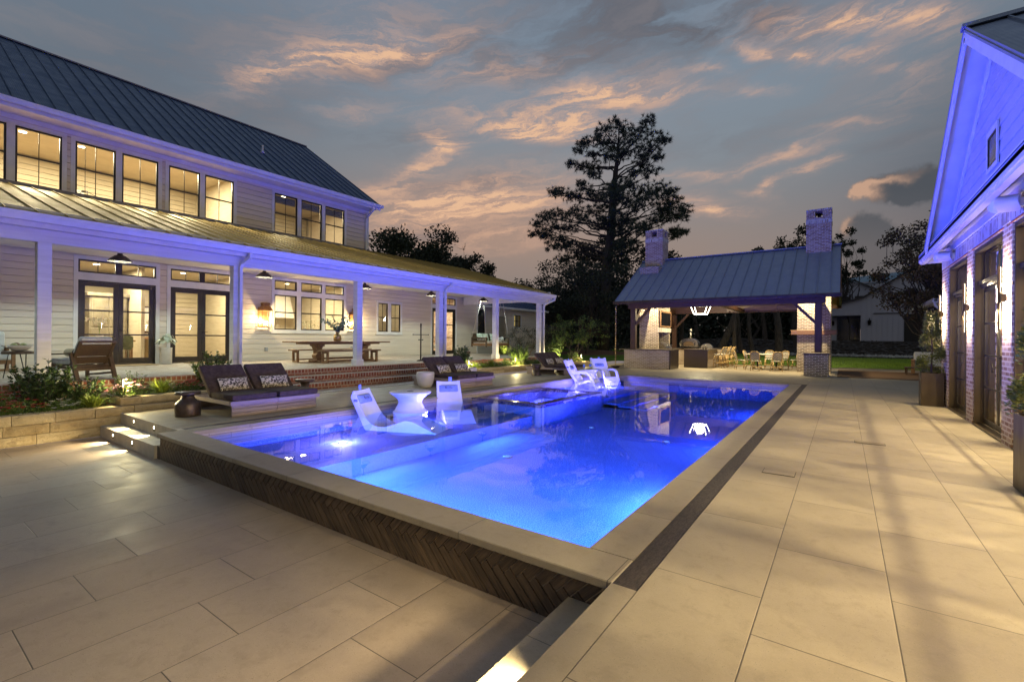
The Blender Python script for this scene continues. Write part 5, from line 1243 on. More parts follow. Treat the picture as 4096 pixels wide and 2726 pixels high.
for i,(x,y) in enumerate(pos):
    if i==0: db.location=(x,y,0);db['label']=DL[0]
    else: dup(db,(x,y,0),0,DL[i])
for i,(x,y) in enumerate(pos):
    who=('nearest','middle','farthest')[i]
    pillow('leopard print lumbar pillow on the left half of the '+who+' daybed',(x-.83,y-.36,.375),4,28,.55,.26,.13,leop,'leopard print lumbar pillows on the daybeds')
    pillow('leopard print lumbar pillow on the right half of the '+who+' daybed',(x-.83,y+.42,.375),-3,28,.55,.26,.13,leop,'leopard print lumbar pillows on the daybeds')
# -------- small tables and pots
t=thing('drum_table','dark bronze pedestal side table left of the nearest daybed','side table',(-9.36,3.42,0))
mb=MB();mb.lathe([(.19,.0),(.195,.02),(.195,.20),(.18,.235),(.11,.30),(.095,.33),(.095,.375)],32,(-9.36,3.42,0));mb.build('base',brz,t)
mb=MB();mb.lathe([(.001,.375),(.19,.375),(.195,.385),(.195,.41),(.19,.42),(.001,.42)],32,(-9.36,3.42,0));mb.build('top',brz,t)
t=thing('pedestal_table','round dark wooden side table right of the nearest daybed','side table',(-9.55,5.72,0))
mb=MB();mb.lathe([(.16,0),(.16,.02),(.09,.1),(.07,.25),(.1,.42)],28,(-9.55,5.72,0));mb.build('base',brz,t)
mb=MB();mb.lathe([(.001,.425),(.20,.425),(.205,.44),(.205,.465),(.2,.475),(.001,.475)],32,(-9.55,5.72,0));mb.build('top',walnut,t)
def pot(x,y,lab):
    t=thing('ceramic_stool',lab,'side table',(x,y,0),0,'cream ceramic side tables by the middle daybed')
    mb=MB();mb.lathe([(.001,0),(.13,0),(.17,.02),(.215,.12),(.245,.26),(.25,.40),(.24,.43),(.001,.432)],36,(x,y,0));mb.build('body',cream,t)
    mb=MB();mb.lathe([(.228,.433),(.235,.438),(.001,.44)],36,(x,y,0));mb.build('lid',cream,t)
pot(-9.58,9.34,'cream ceramic side table left of the middle daybed');pot(-9.9,11.6,'cream ceramic side table behind the right end of the middle daybed')
def hour(x,y,lab):
    t=thing('hourglass_stool',lab,'side table',(x,y,0),0,'bronze hourglass side tables by the farthest daybed')
    mb=MB();mb.lathe([(.001,0),(.19,0),(.19,.02),(.15,.10),(.14,.2)],32,(x,y,0));mb.build('lower_cone',brz,t)
    mb=MB();mb.lathe([(.14,.2),(.15,.21),(.14,.225),(.16,.3),(.19,.415),(.17,.42),(.001,.40)],32,(x,y,0));mb.build('upper_cone',brz,t)
hour(-9.52,15.08,'bronze hourglass side table left of the farthest daybed');hour(-9.75,17.35,'bronze hourglass side table behind the farthest daybed')
# -------- text helper
def text_part(txt,size,parent,loc,M3,m_,name='lettering',ext=.0008):
    c=bpy.data.curves.new('t','FONT');c.body=txt;c.size=size;c.align_x='CENTER';c.align_y='CENTER';c.extrude=ext;c.space_character=.95
    o=bpy.data.objects.new('t',c);me=bpy.data.meshes.new_from_object(o);bpy.data.objects.remove(o);bpy.data.curves.remove(c)
    me.name=name;me.materials.clear();me.materials.append(m_)
    q=bpy.data.objects.new(name,me);col.objects.link(q);q.parent=parent
    q.matrix_local=Matrix.Translation(loc)@M3;return q
# -------- in pool chaise: local x forward (foot), origin on the ledge under the head
def catmull(P,n=6):
    out=[];P=[Vector((*p,)) for p in P]
    for i in range(len(P)-1):
        p0=P[max(i-1,0)];p1=P[i];p2=P[i+1];p3=P[min(i+2,len(P)-1)]
        for k in range(n):
            t=k/n;out.append(.5*((2*p1)+(p2-p0)*t+(2*p0-5*p1+4*p2-p3)*t*t+(3*p1-p0-3*p2+p3)*t**3))
    out.append(P[-1]);return out
def headrest(parent,loc,tilt,w_=.52,h_=.20,t=.13,extra=True):
    A,B=pillow_mesh(w_,h_,t,16,8);mb=MB();mb.grid(A);mb.grid([r[::-1] for r in B])
    h=mb.build('headrest',headr,parent);h.location=loc;h.rotation_euler=(0,R_(tilt),0)
    M3=Matrix(((0,0,1,0),(1,0,0,0),(0,1,0,0),(0,0,0,1)))
    text_part('R',.10,h,(t/2+.003,-.075,h_*.44),M3,logo_m,'logo_letters');text_part('UTH',.066,h,(t/2+.001,.02,h_*.40),M3,logo_m,'logo_letters')
    text_part('POOLS'[:0] or '· · · ·',.02,h,(t/2-.004,.01,h_*.20),M3,logo_m,'logo_dots') if 0 else None
    mb=MB();x=t/2+.002
    # galloping horse outline stroke above the letters
    P=catmull([(x-.006,-.115,h_*.42),(x-.003,-.095,h_*.66),(x-.002,-.05,h_*.70),(x-.003,-.01,h_*.74),(x-.004,.02,h_*.88),(x-.006,.04,h_*.90),(x-.005,.048,h_*.80),(x-.004,.03,h_*.74),(x-.004,.035,h_*.62),(x-.004,.07,h_*.60)],5)
    mb.tube(P,.0028,5);mb.tube(catmull([(x-.004,.015,h_*.86),(x-.004,-.02,h_*.84),(x-.003,-.04,h_*.76)],4),.002,5);mb.tube([(x-.006,.03,h_*.9),(x-.006,.034,h_*.96)],.002,5);mb.build('horse_emblem',logo_m,h)
    return h
def chaise():
    t=thing('pool_chaise','','pool chaise');t['group']='white reclining chaises on the pool ledge'
    prof=catmull([(.05,0,.77),(.13,0,.62),(.24,0,.42),(.37,0,.22),(.52,0,.11),(.72,0,.085),(.95,0,.14),(1.15,0,.215),(1.32,0,.225),(1.52,0,.15),(1.76,0,.05),(1.86,0,.02)],5)
    W2=.33;A=[];B=[];nu=10
    for i,p in enumerate(prof):
        d=(prof[min(i+1,len(prof)-1)]-prof[max(i-1,0)]).normalized();n=Vector((-d.z,0,d.x));n=n if n.x*0+n.z>0 else -n
        if p.x<.5: n=Vector((abs(n.x),0,abs(n.z)))
        s=i/(len(prof)-1);w_=W2*(.90+.1*smooth(0,.35,s))
        ra=[];rb=[]
        for k in range(nu+1):
            u=-1+2*k/nu;dish=-.045*(1-u*u)*(1-smooth(.35,.6,s)*.6)
            ra.append(p+n*dish+Vector((0,u*w_,0)));rb.append(p-n*(.035+.012)+n*dish*.6+Vector((0,u*w_,0)))
        A.append(ra);B.append(rb)
    mb=MB();mb.grid(A);mb.grid([r[::-1] for r in B])
    for e in(0,-1):
        mb.add(A[e]+B[e][::-1],[tuple(range(2*(nu+1)))])
    # side walls: a thick flank that drops to the ledge below the seat
    for k,s in((0,-1),(nu,1)):
        P=[]
        for i,p in enumerate(A):
            a=Vector(p[k]);fl=smooth(.25,.45,a.x)
            low=Vector((a.x-.06*(1-fl),a.y,max(.0,a.z-.14*(1-fl)-fl*.30)))
            P.append([tuple(a),tuple((a+low)/2+Vector((0,s*.008,0))),tuple(low)])
        mb.grid(P if s<0 else [r[::-1] for r in P])
    mb.build('shell',white_pl,t)
    mb=MB()
    mb.box(.065,.15,-.315,-.304,.55,.60);mb.box(.065,.15,.304,.315,.55,.60);mb.build('strap',simple('grey_strap',(.2,.22,.26),(.26,.28,.32),30,.7),t)
    mb=MB();mb.beam((-.02,.06,.72),(-.03,.06,.86),.09,.012,up=(1,0,0));mb.build('weight_flap',headr,t)
    headrest(t,(.165,0,.50),-30)
    return t
SH=-.36
ch=chaise();ch.location=(-7.78,5.80,SH);ch.rotation_euler=(0,0,R_(21));ch.scale=(.95,.93,.95);ch['label']='white reclining pool chaise nearest the camera, turned side on, left of the drum table'
dup(ch,(-7.75,8.30,SH),-38,'white reclining pool chaise facing the camera, right of the white pool table')
def pooltable(x,y,lab,r=.42,h=.66):
    t=thing('pool_table',lab,'pool table',(x,y,SH),0,'white waisted tables standing on the pool ledge')
    k=h/.66
    mb=MB();mb.lathe([(.34,0),(.345,.02),(.33,.20*k),(.35,.24*k),(.345,.27*k),(.31,.28*k),(.285,.34*k),(.24,.42*k),(.235,.46*k),(.26,.52*k),(.33,.58*k),(r*.97,.635*k),(r,.65*k),(r*.985,.66*k),(.001,.665*k)],48,(x,y,SH));mb.build('pedestal',white_pl,t)
    mb=MB();mb.lathe([(.07,.667*k),(.065,.669*k),(.001,.669*k)],20,(x,y,SH));mb.build('umbrella_hole_cap',blk,t);return t
pooltable(-7.2,6.6,'white waisted pool table between the two reclining chaises')
t2=pooltable(-8.0+.1,16.15,'white waisted pool table carrying two blue goblets',.38,.60)
# -------- in pool armchair
def lounge():
    t=thing('pool_armchair','','pool armchair');t['group']='white moulded armchairs on the far pool ledge'
    def band(pts,y0,y1,th,name='x',mbx=None):
        pts=catmull(pts,5);A=[];B=[]
        for i,p in enumerate(pts):
            d=(pts[min(i+1,len(pts)-1)]-pts[max(i-1,0)]).normalized();n=Vector((-d.z,0,d.x))
            A.append([p+n*th/2+Vector((0,y0,0)),p+n*th/2+Vector((0,(y0+y1)/2,0)),p+n*th/2+Vector((0,y1,0))]);B.append([p-n*th/2+Vector((0,y1,0)),p-n*th/2+Vector((0,(y0+y1)/2,0)),p-n*th/2+Vector((0,y0,0))])
        mbx.grid(A);mbx.grid(B);mbx.grid([[a[0],b[2]] for a,b in zip(A,B)]);mbx.grid([[b[0],a[2]] for a,b in zip(A,B)])
        for e in(0,-1): mbx.add([A[e][0],A[e][2],B[e][0],B[e][2]],[(0,1,2,3)])
    mb=MB()
    band([(0,0,.98),(.12,0,.74),(.26,0,.50),(.38,0,.32),(.52,0,.24),(.72,0,.30),(.90,0,.33),(1.05,0,.22),(1.15,0,.04)],-.27,.27,.035,mbx=mb);mb.build('seat_shell',white_pl,t)
    for s in(-1,1):
        y0=s*.335;y1=s*.265
        mb=MB()
        band([(-.02,0,1.0),(.10,0,.76),(.24,0,.52),(.36,0,.36),(.42,0,.22),(.40,0,.08),(.36,0,.0)],y0,y1,.085,mbx=mb)
        band([(.28,0,.56),(.42,0,.575),(.62,0,.59),(.80,0,.58),(.90,0,.50),(.98,0,.34),(1.08,0,.16),(1.16,0,.0)],y0,y1,.075,mbx=mb)
        band([(.40,0,.26),(.52,0,.20),(.68,0,.24),(.84,0,.31),(.98,0,.30)],y0,y1,.06,mbx=mb)
        mb.build('side_frame',white_pl,t)
    mb=MB();mb.box(.07,.15,-.35,-.338,.74,.79);mb.box(.07,.15,.338,.35,.74,.79);mb.build('strap',simple('grey_strap',(.2,.22,.26),(.26,.28,.32),30,.7),t)
    mb=MB();mb.beam((.02,.05,.93),(-.02,.05,1.04),.09,.012,up=(1,0,0));mb.build('weight_flap',headr,t)
    headrest(t,(.15,0,.64),-30);return t
lc=lounge();lc.location=(-8.02,14.82,SH);lc.rotation_euler=(0,0,R_(8));lc['label']='white moulded pool armchair seen from its side, left of the goblets'
dup(lc,(-7.90,17.02,SH),-36,'white moulded pool armchair facing the camera, right of the goblets')
for i,(x,y,lab) in enumerate(((-7.98,15.98,'blue drinking goblet at the left on the far pool table'),(-7.86,16.27,'blue drinking goblet at the right on the far pool table'))):
    z=SH+.607;t=thing('goblet',lab,'goblet',(x,y,z))
    mb=MB();mb.lathe([(.04,0),(.04,.004),(.006,.012),(.006,.08),(.03,.10),(.045,.13),(.045,.17),(.036,.20),(.034,.20),(.042,.165),(.028,.105),(.001,.09)],18,(x,y,z));mb.build('glass',mat('blue_goblet_glass',color=(.12,.25,.45),rough=.08),t)
    mb=MB();mb.tube([(x,y,z+.15),(x+.02,y+.02,z+.235)],.004,5);mb.build('straw',white_pl,t)
# =================================================================== DINING CHAIRS AND STOOLS (rattan)
def bistro(h=.45,bh=.88,name='bistro_chair',cat='chair'):
    t=thing(name,'',cat);w_=.21
    mb=MB();P=[]
    n=20;mb.lathe([(.001,h-.02),(w_-.01,h-.02),(w_,h-.01),(w_,h+.01),(w_-.02,h+.018),(.001,h+.02)],24);mb.build('seat',weave,t)
    mb=MB()
    bt=bh-h
    pts=[(-.17,s*.0,0) for s in()]
    hoop=[(-.15,-.185,h-.02),(-.20,-.20,h+bt*.45),(-.255,-.18,h+bt*.85)]+[(-.27,-.16*math.cos(math.pi*i/8),h+bt*.88+bt*.12*math.sin(math.pi*i/8)) for i in range(0,9)]+[(-.255,.18,h+bt*.85),(-.20,.20,h+bt*.45),(-.15,.185,h-.02)]
    mb.tube(hoop,.017,8);mb.build('back_hoop',rattan,t)
    mb=MB();P=[]
    for j in range(7):
        v=j/6;zz=h+.06+(bt*.88-.04)*v;xx=-.165-.09*v
        ww=.185 if v<.8 else .185*math.sqrt(max(.05,1-((v-.8)/.23)**2))
        P.append([(xx-.02*(1-u*u),u*ww,zz) for u in(-1,-.6,-.2,.2,.6,1)])
    mb.grid(P);mb.grid([[(a-.01,b,c) for a,b,c in r][::-1] for r in P]);mb.build('backrest',weave,t)
    for sx,sy in((1,1),(1,-1),(-1,1),(-1,-1)):
        mb=MB();a=(sx*.15,sy*.15,h-.02);b=(sx*.20 if sx>0 else -.22,sy*.19,0)
        mb.tube([a,b],[.018,.015],8);mb.m=1
        for f in(.35,.7):
            p=Vector(a).lerp(Vector(b),f);mb.tube([p,p+(Vector(b)-Vector(a)).normalized()*.025],.022,8)
        mb.m=0;mb.build('leg',[rattan,blk],t)
    mb=MB();zz=h*.38
    q=[(.185,.18,zz),(.185,-.18,zz),(-.195,-.18,zz),(-.195,.18,zz)]
    for i in range(4): mb.tube([q[i],q[(i+1)%4]],.011,6)
    for s in(-1,1): mb.tube([(.15,s*.17,h*.62),(.06,s*.15,h-.04)],.009,6);mb.tube([(-.16,s*.17,h*.62),(-.07,s*.15,h-.04)],.009,6)
    mb.build('stretcher',rattan,t);return t
bc=bistro();bc['group']='rattan bistro chairs around the pavilion table'
CH=[((-4.02,24.55),20,'leftmost rattan bistro chair, seen from its side at the left end of the table'),((-3.28,24.1),82,'rattan bistro chair seen square from behind at the near side of the table'),((-2.50,24.35),112,'rattan bistro chair seen from behind at the near right of the table'),
 ((-3.75,25.5),-10,'rattan bistro chair on the left behind the nearest left chair'),((-3.05,26.7),-90,'rattan bistro chair on the far side of the table facing the pool'),((-2.45,26.35),-120,'rattan bistro chair at the far right of the table'),((-1.95,26.55),-150,'rightmost rattan bistro chair standing near the brick pier')]
for i,((x,y),rz,lab) in enumerate(CH):
    if i==0: bc.location=(x,y,0);bc.rotation_euler=(0,0,R_(rz));bc['label']=lab
    else: dup(bc,(x,y,0),rz,lab)
st=bistro(.66,1.04,'bar_stool','bar stool');st['group']='rattan bar stools along the kitchen island'
for i in range(6):
    x,y=-5.10,25.12+i*.58
    lab=('first','second','third','fourth','fifth','last')[i]+' rattan bar stool counting from the granite end of the island'
    if i==0: st.location=(x,y,0);st.rotation_euler=(0,0,R_(172));st['label']=lab
    else: dup(st,(x,y,0),(170,184,176,188,178)[i-1],lab)
t=thing('dining_table','pale oval dining table on black pedestal feet under the pavilion','dining table',(-3.0,25.4,0))
mb=MB();n=40
mb.X=Matrix.Translation((-3.0,25.4,0))@Matrix.Diagonal((.92,.68,1,1));mb.lathe([(.001,.70),(.97,.70),(1,.712),(1,.735),(.98,.745),(.001,.746)],48);mb.build('top',concrete,t)
for s in(-.4,.4):
    mb=MB();mb.lathe([(.03,.06),(.04,.1),(.03,.7)],12,(-3.0+s,25.4,0))
    for a in(.8,2.3,3.9,5.5): mb.tube([(-3.0+s,25.4,.12),(-3.0+s+.18*math.cos(a),25.4+.18*math.sin(a),.08),(-3.0+s+.28*math.cos(a),25.4+.28*math.sin(a),.015)],.018,6)
    mb.build('pedestal',blk,t)
# =================================================================== PORCH FURNITURE
PZ=.49
# sofa at left edge
t=thing('porch_sofa','wooden framed porch sofa with pale grey cushions at the left edge','sofa',(-16.6,1.2,PZ))
mb=MB()
for y in(-.1,2.25):
    for x in(-16.95,-16.15): mb.bbox(x-.035,x+.035,y-.035,y+.035,PZ,PZ+.58,.006)
    mb.bbox(-17.05,-16.1,y-.04,y+.04,PZ+.56,PZ+.61,.008)
mb.build('end_frame',oak,t)
mb=MB();mb.bbox(-16.2,-16.13,-.1,2.25,PZ+.2,PZ+.3,.006);mb.bbox(-17.0,-16.93,-.1,2.25,PZ+.2,PZ+.3,.006);mb.bbox(-17.05,-17.0,-.1,2.25,PZ+.3,PZ+.62,.006);mb.bbox(-16.2,-16.13,-.1,2.25,PZ+.04,PZ+.09,.006);mb.build('seat_rail',oak,t)
for a in(-.05,1.1): 
    mb=MB();cushion(mb,-16.95,-16.05,a,a+1.1,PZ+.3,PZ+.5,.05);mb.build('seat_cushion',linen,t)
    mb=MB();cushion(mb,-17.02,-16.8,a,a+1.1,PZ+.5,PZ+.98,.07);mb.build('back_cushion',linen,t)
pillow('square pale green leopard print pillow on the porch sofa',(-16.62,1.62,PZ+.49),6,14,.56,.50,.18,leopg)
t=thing('hairpin_table','small round dark side table on black hairpin legs beside the first porch post','side table',(-14.0,2.0,PZ))
hx,hy=-14.0,2.02
mb=MB();mb.lathe([(.001,.50),(.24,.50),(.25,.51),(.25,.55),(.24,.56),(.001,.56)],28,(hx,hy,PZ));mb.build('top',walnut,t)
for k in range(3):
    a=k*2.094+.4;mb=MB();c,s=math.cos(a),math.sin(a)
    mb.tube([(hx+c*.14-s*.05,hy+s*.14+c*.05,PZ+.5),(hx+c*.21,hy+s*.21,PZ+.012),(hx+c*.14+s*.05,hy+s*.14-c*.05,PZ+.5)],.007,6);mb.build('hairpin_leg',blk,t)
t=thing('fruit_bowl','pale bowl of green and brown fruit on the hairpin table','bowl',(hx,hy,PZ+.56))
mb=MB();mb.lathe([(.08,0),(.1,.01),(.17,.07),(.2,.115),(.19,.12),(.1,.03),(.001,.025)],28,(hx,hy+.02,PZ+.561));mb.build('bowl',cream,t)
fm=simple('green_fruit',(.22,.26,.08),(.34,.36,.16),8,.6);fm2=simple('brown_fruit',(.16,.09,.04),(.24,.15,.07),8,.6)
for i,(a,b,c,m_) in enumerate(((.06,-.07,.13,fm),(-.05,-.02,.14,fm2),(.03,.07,.13,fm),(-.06,.08,.12,fm2))): mb=MB();mb.ball((hx+a,hy+b,PZ+.56+c-.02),.06,8);mb.build('fruit',m_,t)
mb=MB();mb.tube([(hx,hy-.08,PZ+.6),(hx+.02,hy-.25,PZ+.68)],.01,6);mb.build('spoon',steel,t)
# wooden lounge chair seen from behind, facing -x/-y
def lchair():
    t=thing('wooden_lounge_chair','dark wooden lounge chair with pale cushions, back turned to the pool','armchair')
    for s in(-1,1):
        y=s*.40;mb=MB()
        mb.beam((.42,y,.62),(.62,y,0),.055,.085,up=(0,1,0));mb.beam((-.42,y,.58),(-.36,y,0),.05,.07,up=(0,1,0));mb.beam((-.45,y,.60),(.46,y,.64),.06,.035,up=(0,0,1));mb.beam((.55,y,.13),(-.36,y,.05),.04,.05);mb.build('side_frame',walnut,t)
    mb=MB();mb.beam((-.36,-.4,.34),(-.36,.4,.34),.04,.09);mb.beam((.42,-.4,.30),(.42,.4,.30),.04,.09);mb.beam((.55,-.42,.24),(.55,.42,.24),.03,.07);mb.beam((-.38,-.37,.34),(.3,-.37,.26),.03,.07);mb.beam((-.38,.37,.34),(.3,.37,.26),.03,.07);mb.build('seat_frame',walnut,t)
    mb=MB();A=Vector((.34,0,.34));B=Vector((.66,0,.92));d=(B-A).normalized()
    for s in(-1,1): mb.beam(A+Vector((0,s*.36,0)),B+Vector((0,s*.36,0)),.05,.06,up=(0,1,0))
    mb.beam(B+Vector((0,-.385,0)),B+Vector((0,.385,0)),.04,.05)
    for f in(.18,.52): mb.beam(A.lerp(B,f+.02)+Vector((-.0,-.33,0)),A.lerp(B,f+.02)+Vector((0,.33,0)),.018,.20,up=d)
    mb.beam(A.lerp(B,.78)+Vector((-.0,-.33,0)),A.lerp(B,.78)+Vector((0,.33,0)),.018,.14,up=d)
    mb.build('slatted_back',walnut,t)
    mb=MB();cushion(mb,-.46,.38,-.34,.34,.36,.50,.05);mb.build('seat_cushion',linen,t)
    mb=MB();cushion(mb,-.14,0,-.34,.34,0,.66,.06);c=mb.build('back_cushion',linen,t);c.location=(.36,0,.42);c.rotation_euler=(0,R_(28),0)
    return t
c=lchair();c.location=(-13.2,2.80,PZ);c.rotation_euler=(0,0,R_(18));c.scale=(.88,.86,.83)
t=thing('bolster_cushion','beige bolster with black band lying in the wooden lounge chair','pillow')
mb=MB();mb.X=Matrix.Rotation(R_(90),4,'X');mb.lathe([(.001,-.2),(.075,-.19),(.085,-.17),(.085,.17),(.075,.19),(.001,.2)],20);mb.build('body',simple('beige_linen',(.42,.34,.22),(.50,.42,.29),20,.9),t)
mb=MB();mb.X=Matrix.Rotation(R_(90),4,'X');mb.lathe([(.087,.09),(.088,.10),(.088,.15),(.087,.16)],20,caps=False);mb.build('band',blk,t)
t.location=(-13.32,2.74,PZ+.53);t.rotation_euler=(0,0,R_(18+90))
# caladium planter
t=thing('caladium_planter','tall cream pot of pale caladium leaves between the french doors','potted plant',(-17.75,5.88,PZ))
px_,py_=-17.72,5.86
mb=MB();mb.lathe([(.14,0),(.15,.01),(.155,.5),(.16,.52),(.14,.52),(.13,.48),(.001,.47)],28,(px_,py_,PZ));mb.build('pot',cream,t)
mb=MB();rg=random.Random(11)
for i in range(46):
    a=rg.random()*6.28;e=rg.uniform(-.3,1.3);r=rg.uniform(.12,.26);c=Vector((px_+math.cos(a)*math.cos(e)*r,py_+math.sin(a)*math.cos(e)*r,PZ+.72+math.sin(e)*r*.9))
    o=(c-Vector((px_,py_,PZ+.6))).normalized();s=o.cross(Vector((0,0,1))).normalized();dn=(o*.5-Vector((0,0,.85))).normalized();L=.13
    tip=c+dn*L;l=c+s*.062;r2=c-s*.062;bl=c-dn*.045+s*.04;br=c-dn*.045-s*.04
    mb.add([c-dn*.02,bl,l,tip,r2,br,c+dn*.03+o*.012],[(0,1,2,6),(6,2,3),(6,3,4),(0,6,4,5)])
mb.build('leaves',leaf_c,t)
# dining table + benches (length along y)
TX=-15.2
t=thing('farmhouse_table','long wooden trestle table with carved pedestals on the porch','dining table',(TX,10.45,PZ))
mb=MB();mb.bbox(TX-.5,TX+.5,8.55,12.4,PZ+.70,PZ+.75,.008);mb.build('top',oak,t)
mb=MB();mb.bbox(TX-.36,TX+.36,8.95,12.0,PZ+.64,PZ+.70,.02);mb.build('apron',oak,t)
for y in(9.55,11.5):
    mb=MB();o=[(-.20,0),(-.24,.05),(-.13,.09),(-.10,.13),(-.15,.2),(-.16,.26),(-.09,.32),(-.10,.42),(-.15,.52),(-.22,.60),(-.22,.64)]
    pr=[(y+a*.8,PZ+b) for a,b in o]+[(y-a*.8,PZ+b) for a,b in o[::-1]]
    mb.prism(pr,TX-.13,TX+.13,'x');mb.bbox(TX-.38,TX+.38,y-.11,y+.11,PZ,PZ+.075,.02);mb.bbox(TX-.32,TX+.32,y-.1,y+.1,PZ+.57,PZ+.64,.02);mb.build('pedestal',oak,t)
mb=MB();mb.bbox(TX-.05,TX+.05,9.6,11.5,PZ+.09,PZ+.17,.008);mb.build('stretcher',oak,t)
def bench(x,y0,y1,lab):
    t=thing('porch_bench',lab,'bench',(x,(y0+y1)/2,PZ),0,'wooden benches at the porch table')
    mb=MB();mb.bbox(x-.18,x+.18,y0,y1,PZ+.40,PZ+.45,.006);mb.build('seat',oak,t)
    for y in(y0+.18,y1-.18):
        mb=MB()
        for s in(-1,1): mb.bbox(x+s*.14-.035,x+s*.14+.035,y-.035,y+.035,PZ,PZ+.40,.004)
        mb.bbox(x-.105,x+.105,y-.03,y+.03,PZ+.33,PZ+.40,.004);mb.bbox(x-.105,x+.105,y-.03,y+.03,PZ,PZ+.05,.004);mb.build('leg_frame',oak,t)
    mb=MB();mb.bbox(x-.03,x+.03,y0+.215,y1-.215,PZ+.06,PZ+.11,.004);mb.build('stretcher',oak,t)
bench(-15.95,9.0,12.35,'wooden bench on the wall side of the porch table');bench(-14.45,9.2,11.6,'wooden bench on the pool side of the porch table')
t=thing('eucalyptus_vase','ribbed brass vase of eucalyptus branches on the porch table','vase',(TX,10.36,PZ+.75))
vx,vy,vz=TX,10.36,PZ+.75
mb=MB();mb.lathe([(.10,0),(.135,.02),(.14,.18),(.12,.24),(.06,.27),(.06,.31),(.085,.34),(.07,.34)],28,(vx,vy,vz));mb.build('vase',brass,t)
st_=MB();lf=MB();rg=random.Random(5)
for k in range(15):
    a=rg.random()*6.28;L=rg.uniform(.35,.72);sp=rg.uniform(.2,.75);pts=[Vector((vx,vy,vz+.3))]
    for i in range(1,7):
        f=i/6;pts.append(Vector((vx+math.cos(a)*sp*f**1.5*.8,vy+math.sin(a)*sp*f**1.5,vz+.3+L*(f-.35*f*f*sp))))
    st_.tube(pts,.004,5)
    for i in range(1,7):
        for s in range(4):
            p=pts[i]+Vector((rg.uniform(-.03,.03),rg.uniform(-.03,.03),rg.uniform(-.04,.03)));nn=Vector((rg.gauss(0,1),rg.gauss(0,1),rg.gauss(0,1))).normalized();u=nn.orthogonal().normalized();v=nn.cross(u);r=rg.uniform(.028,.05)
            lf.add([p+u*r*math.cos(q*1.257)+v*r*.8*math.sin(q*1.257) for q in range(5)],[(0,1,2,3,4)])
st_.build('stems',leaf_d,t);lf.build('leaves',leaf_e,t)
# towel / robe stand
t=thing('towel_stand','tall bronze towel stand with cross arms on the porch behind the middle daybed','towel stand',(-13.35,13.0,PZ))
sx,sy=-13.45,12.85
mb=MB();mb.lathe([(.16,0),(.17,.012),(.05,.03),(.035,.06)],20,(sx,sy,PZ))
for a in(.6,2.7,4.8): mb.tube([(sx,sy,PZ+.05),(sx+.2*math.cos(a),sy+.2*math.sin(a),PZ+.015)],.016,6)
mb.build('base',brz,t)
mb=MB();mb.tube([(sx,sy,PZ+.04),(sx,sy,PZ+1.32)],.028,10);mb.build('pole',walnut,t)
mb=MB();mb.lathe([(.03,1.32),(.045,1.34),(.02,1.37),(.042,1.41),(.02,1.45),(.001,1.48)],14,(sx,sy,PZ));mb.build('finial',blk,t)
for z,l in((1.02,.40),(.82,.10)): 
    mb=MB();mb.tube([(sx-.0,sy-l,PZ+z),(sx+.0,sy+l,PZ+z)],.014,8);mb.ball((sx,sy-l,PZ+z),.025,6);mb.ball((sx,sy+l,PZ+z),.025,6);mb.build('cross_arm',blk,t)
# porch swing
t=thing('porch_swing','rope hung wooden daybed swing with pillows at the far end of the porch','porch swing',(-15.3,20.0,PZ))
x0,x1,y0,y1=-15.75,-14.75,18.62,20.55;zs=1.02
mb=MB();mb.bbox(x0,x1,y0,y0+.05,zs-.02,zs+.09,.004);mb.bbox(x0,x1,y1-.05,y1,zs-.02,zs+.09,.004);mb.bbox(x0,x0+.05,y0,y1,zs-.03,zs+.10,.004);mb.bbox(x1-.05,x1,y0,y1,zs-.03,zs+.10,.004);mb.box(x0+.05,x1-.05,y0+.05,y1-.05,zs,zs+.02);mb.build('bed_frame',oak,t)
for y in(y0,y1):
    mb=MB()
    for x in(x0+.03,x1-.03): mb.bbox(x-.035,x+.035,y-.03,y+.03,zs-.08,zs+.42,.005)
    for z in(.2,.39): mb.bbox(x0+.03,x1-.03,y-.018,y+.018,zs+z-.04,zs+z+.03,.004)
    mb.build('end_frame',walnut,t)
mb=MB();mb.bbox(x0-.0,x0+.04,y0,y1,zs+.1,zs+.62,.006);mb.build('backrest',walnut,t)
mb=MB();cushion(mb,x0+.06,x1-.06,y0+.04,y1-.04,zs+.1,zs+.22,.04);mb.build('mattress',cream,t)
mb=MB()
for y in(y0-.0,y1+.0):
    for x in(x0+.03,x1-.03): mb.tube([(x,y,zs+.42),(-15.25,y+(.28 if y<19.5 else -.0),3.7)],.012,6)
mb.build('rope',rope,t)
def bolster(x,y,z,lab,rz=0):
    mb=MB();mb.X=Matrix.Rotation(R_(90),4,'Y');mb.lathe([(.001,-.3),(.09,-.29),(.105,-.27),(.105,.27),(.09,.29),(.001,.3)],20);o=mb.build('bolster_pillow',stripe);o.location=(x,y,z);o.rotation_euler=(0,0,R_(rz));tag(o,lab,'pillow','black and white striped bolsters on the porch swing')
bolster(-15.2,18.82,zs+.33,'striped bolster at the near end of the porch swing');bolster(-15.2,20.36,zs+.33,'striped bolster at the far end of the porch swing')
for i,(y,lab) in enumerate(((19.05,'first sage patterned pillow leaning at the near end of the swing back'),(19.55,'second sage patterned pillow partly behind the porch post on the swing'),(20.05,'third sage patterned pillow in the middle of the swing back'),(20.38,'last sage patterned pillow at the far end of the swing back'))): pillow(lab,(-15.5+(.08 if i==2 else 0),y,zs+.21),5,14,.5,.42,.15,floral,'sage patterned pillows on the porch swing')
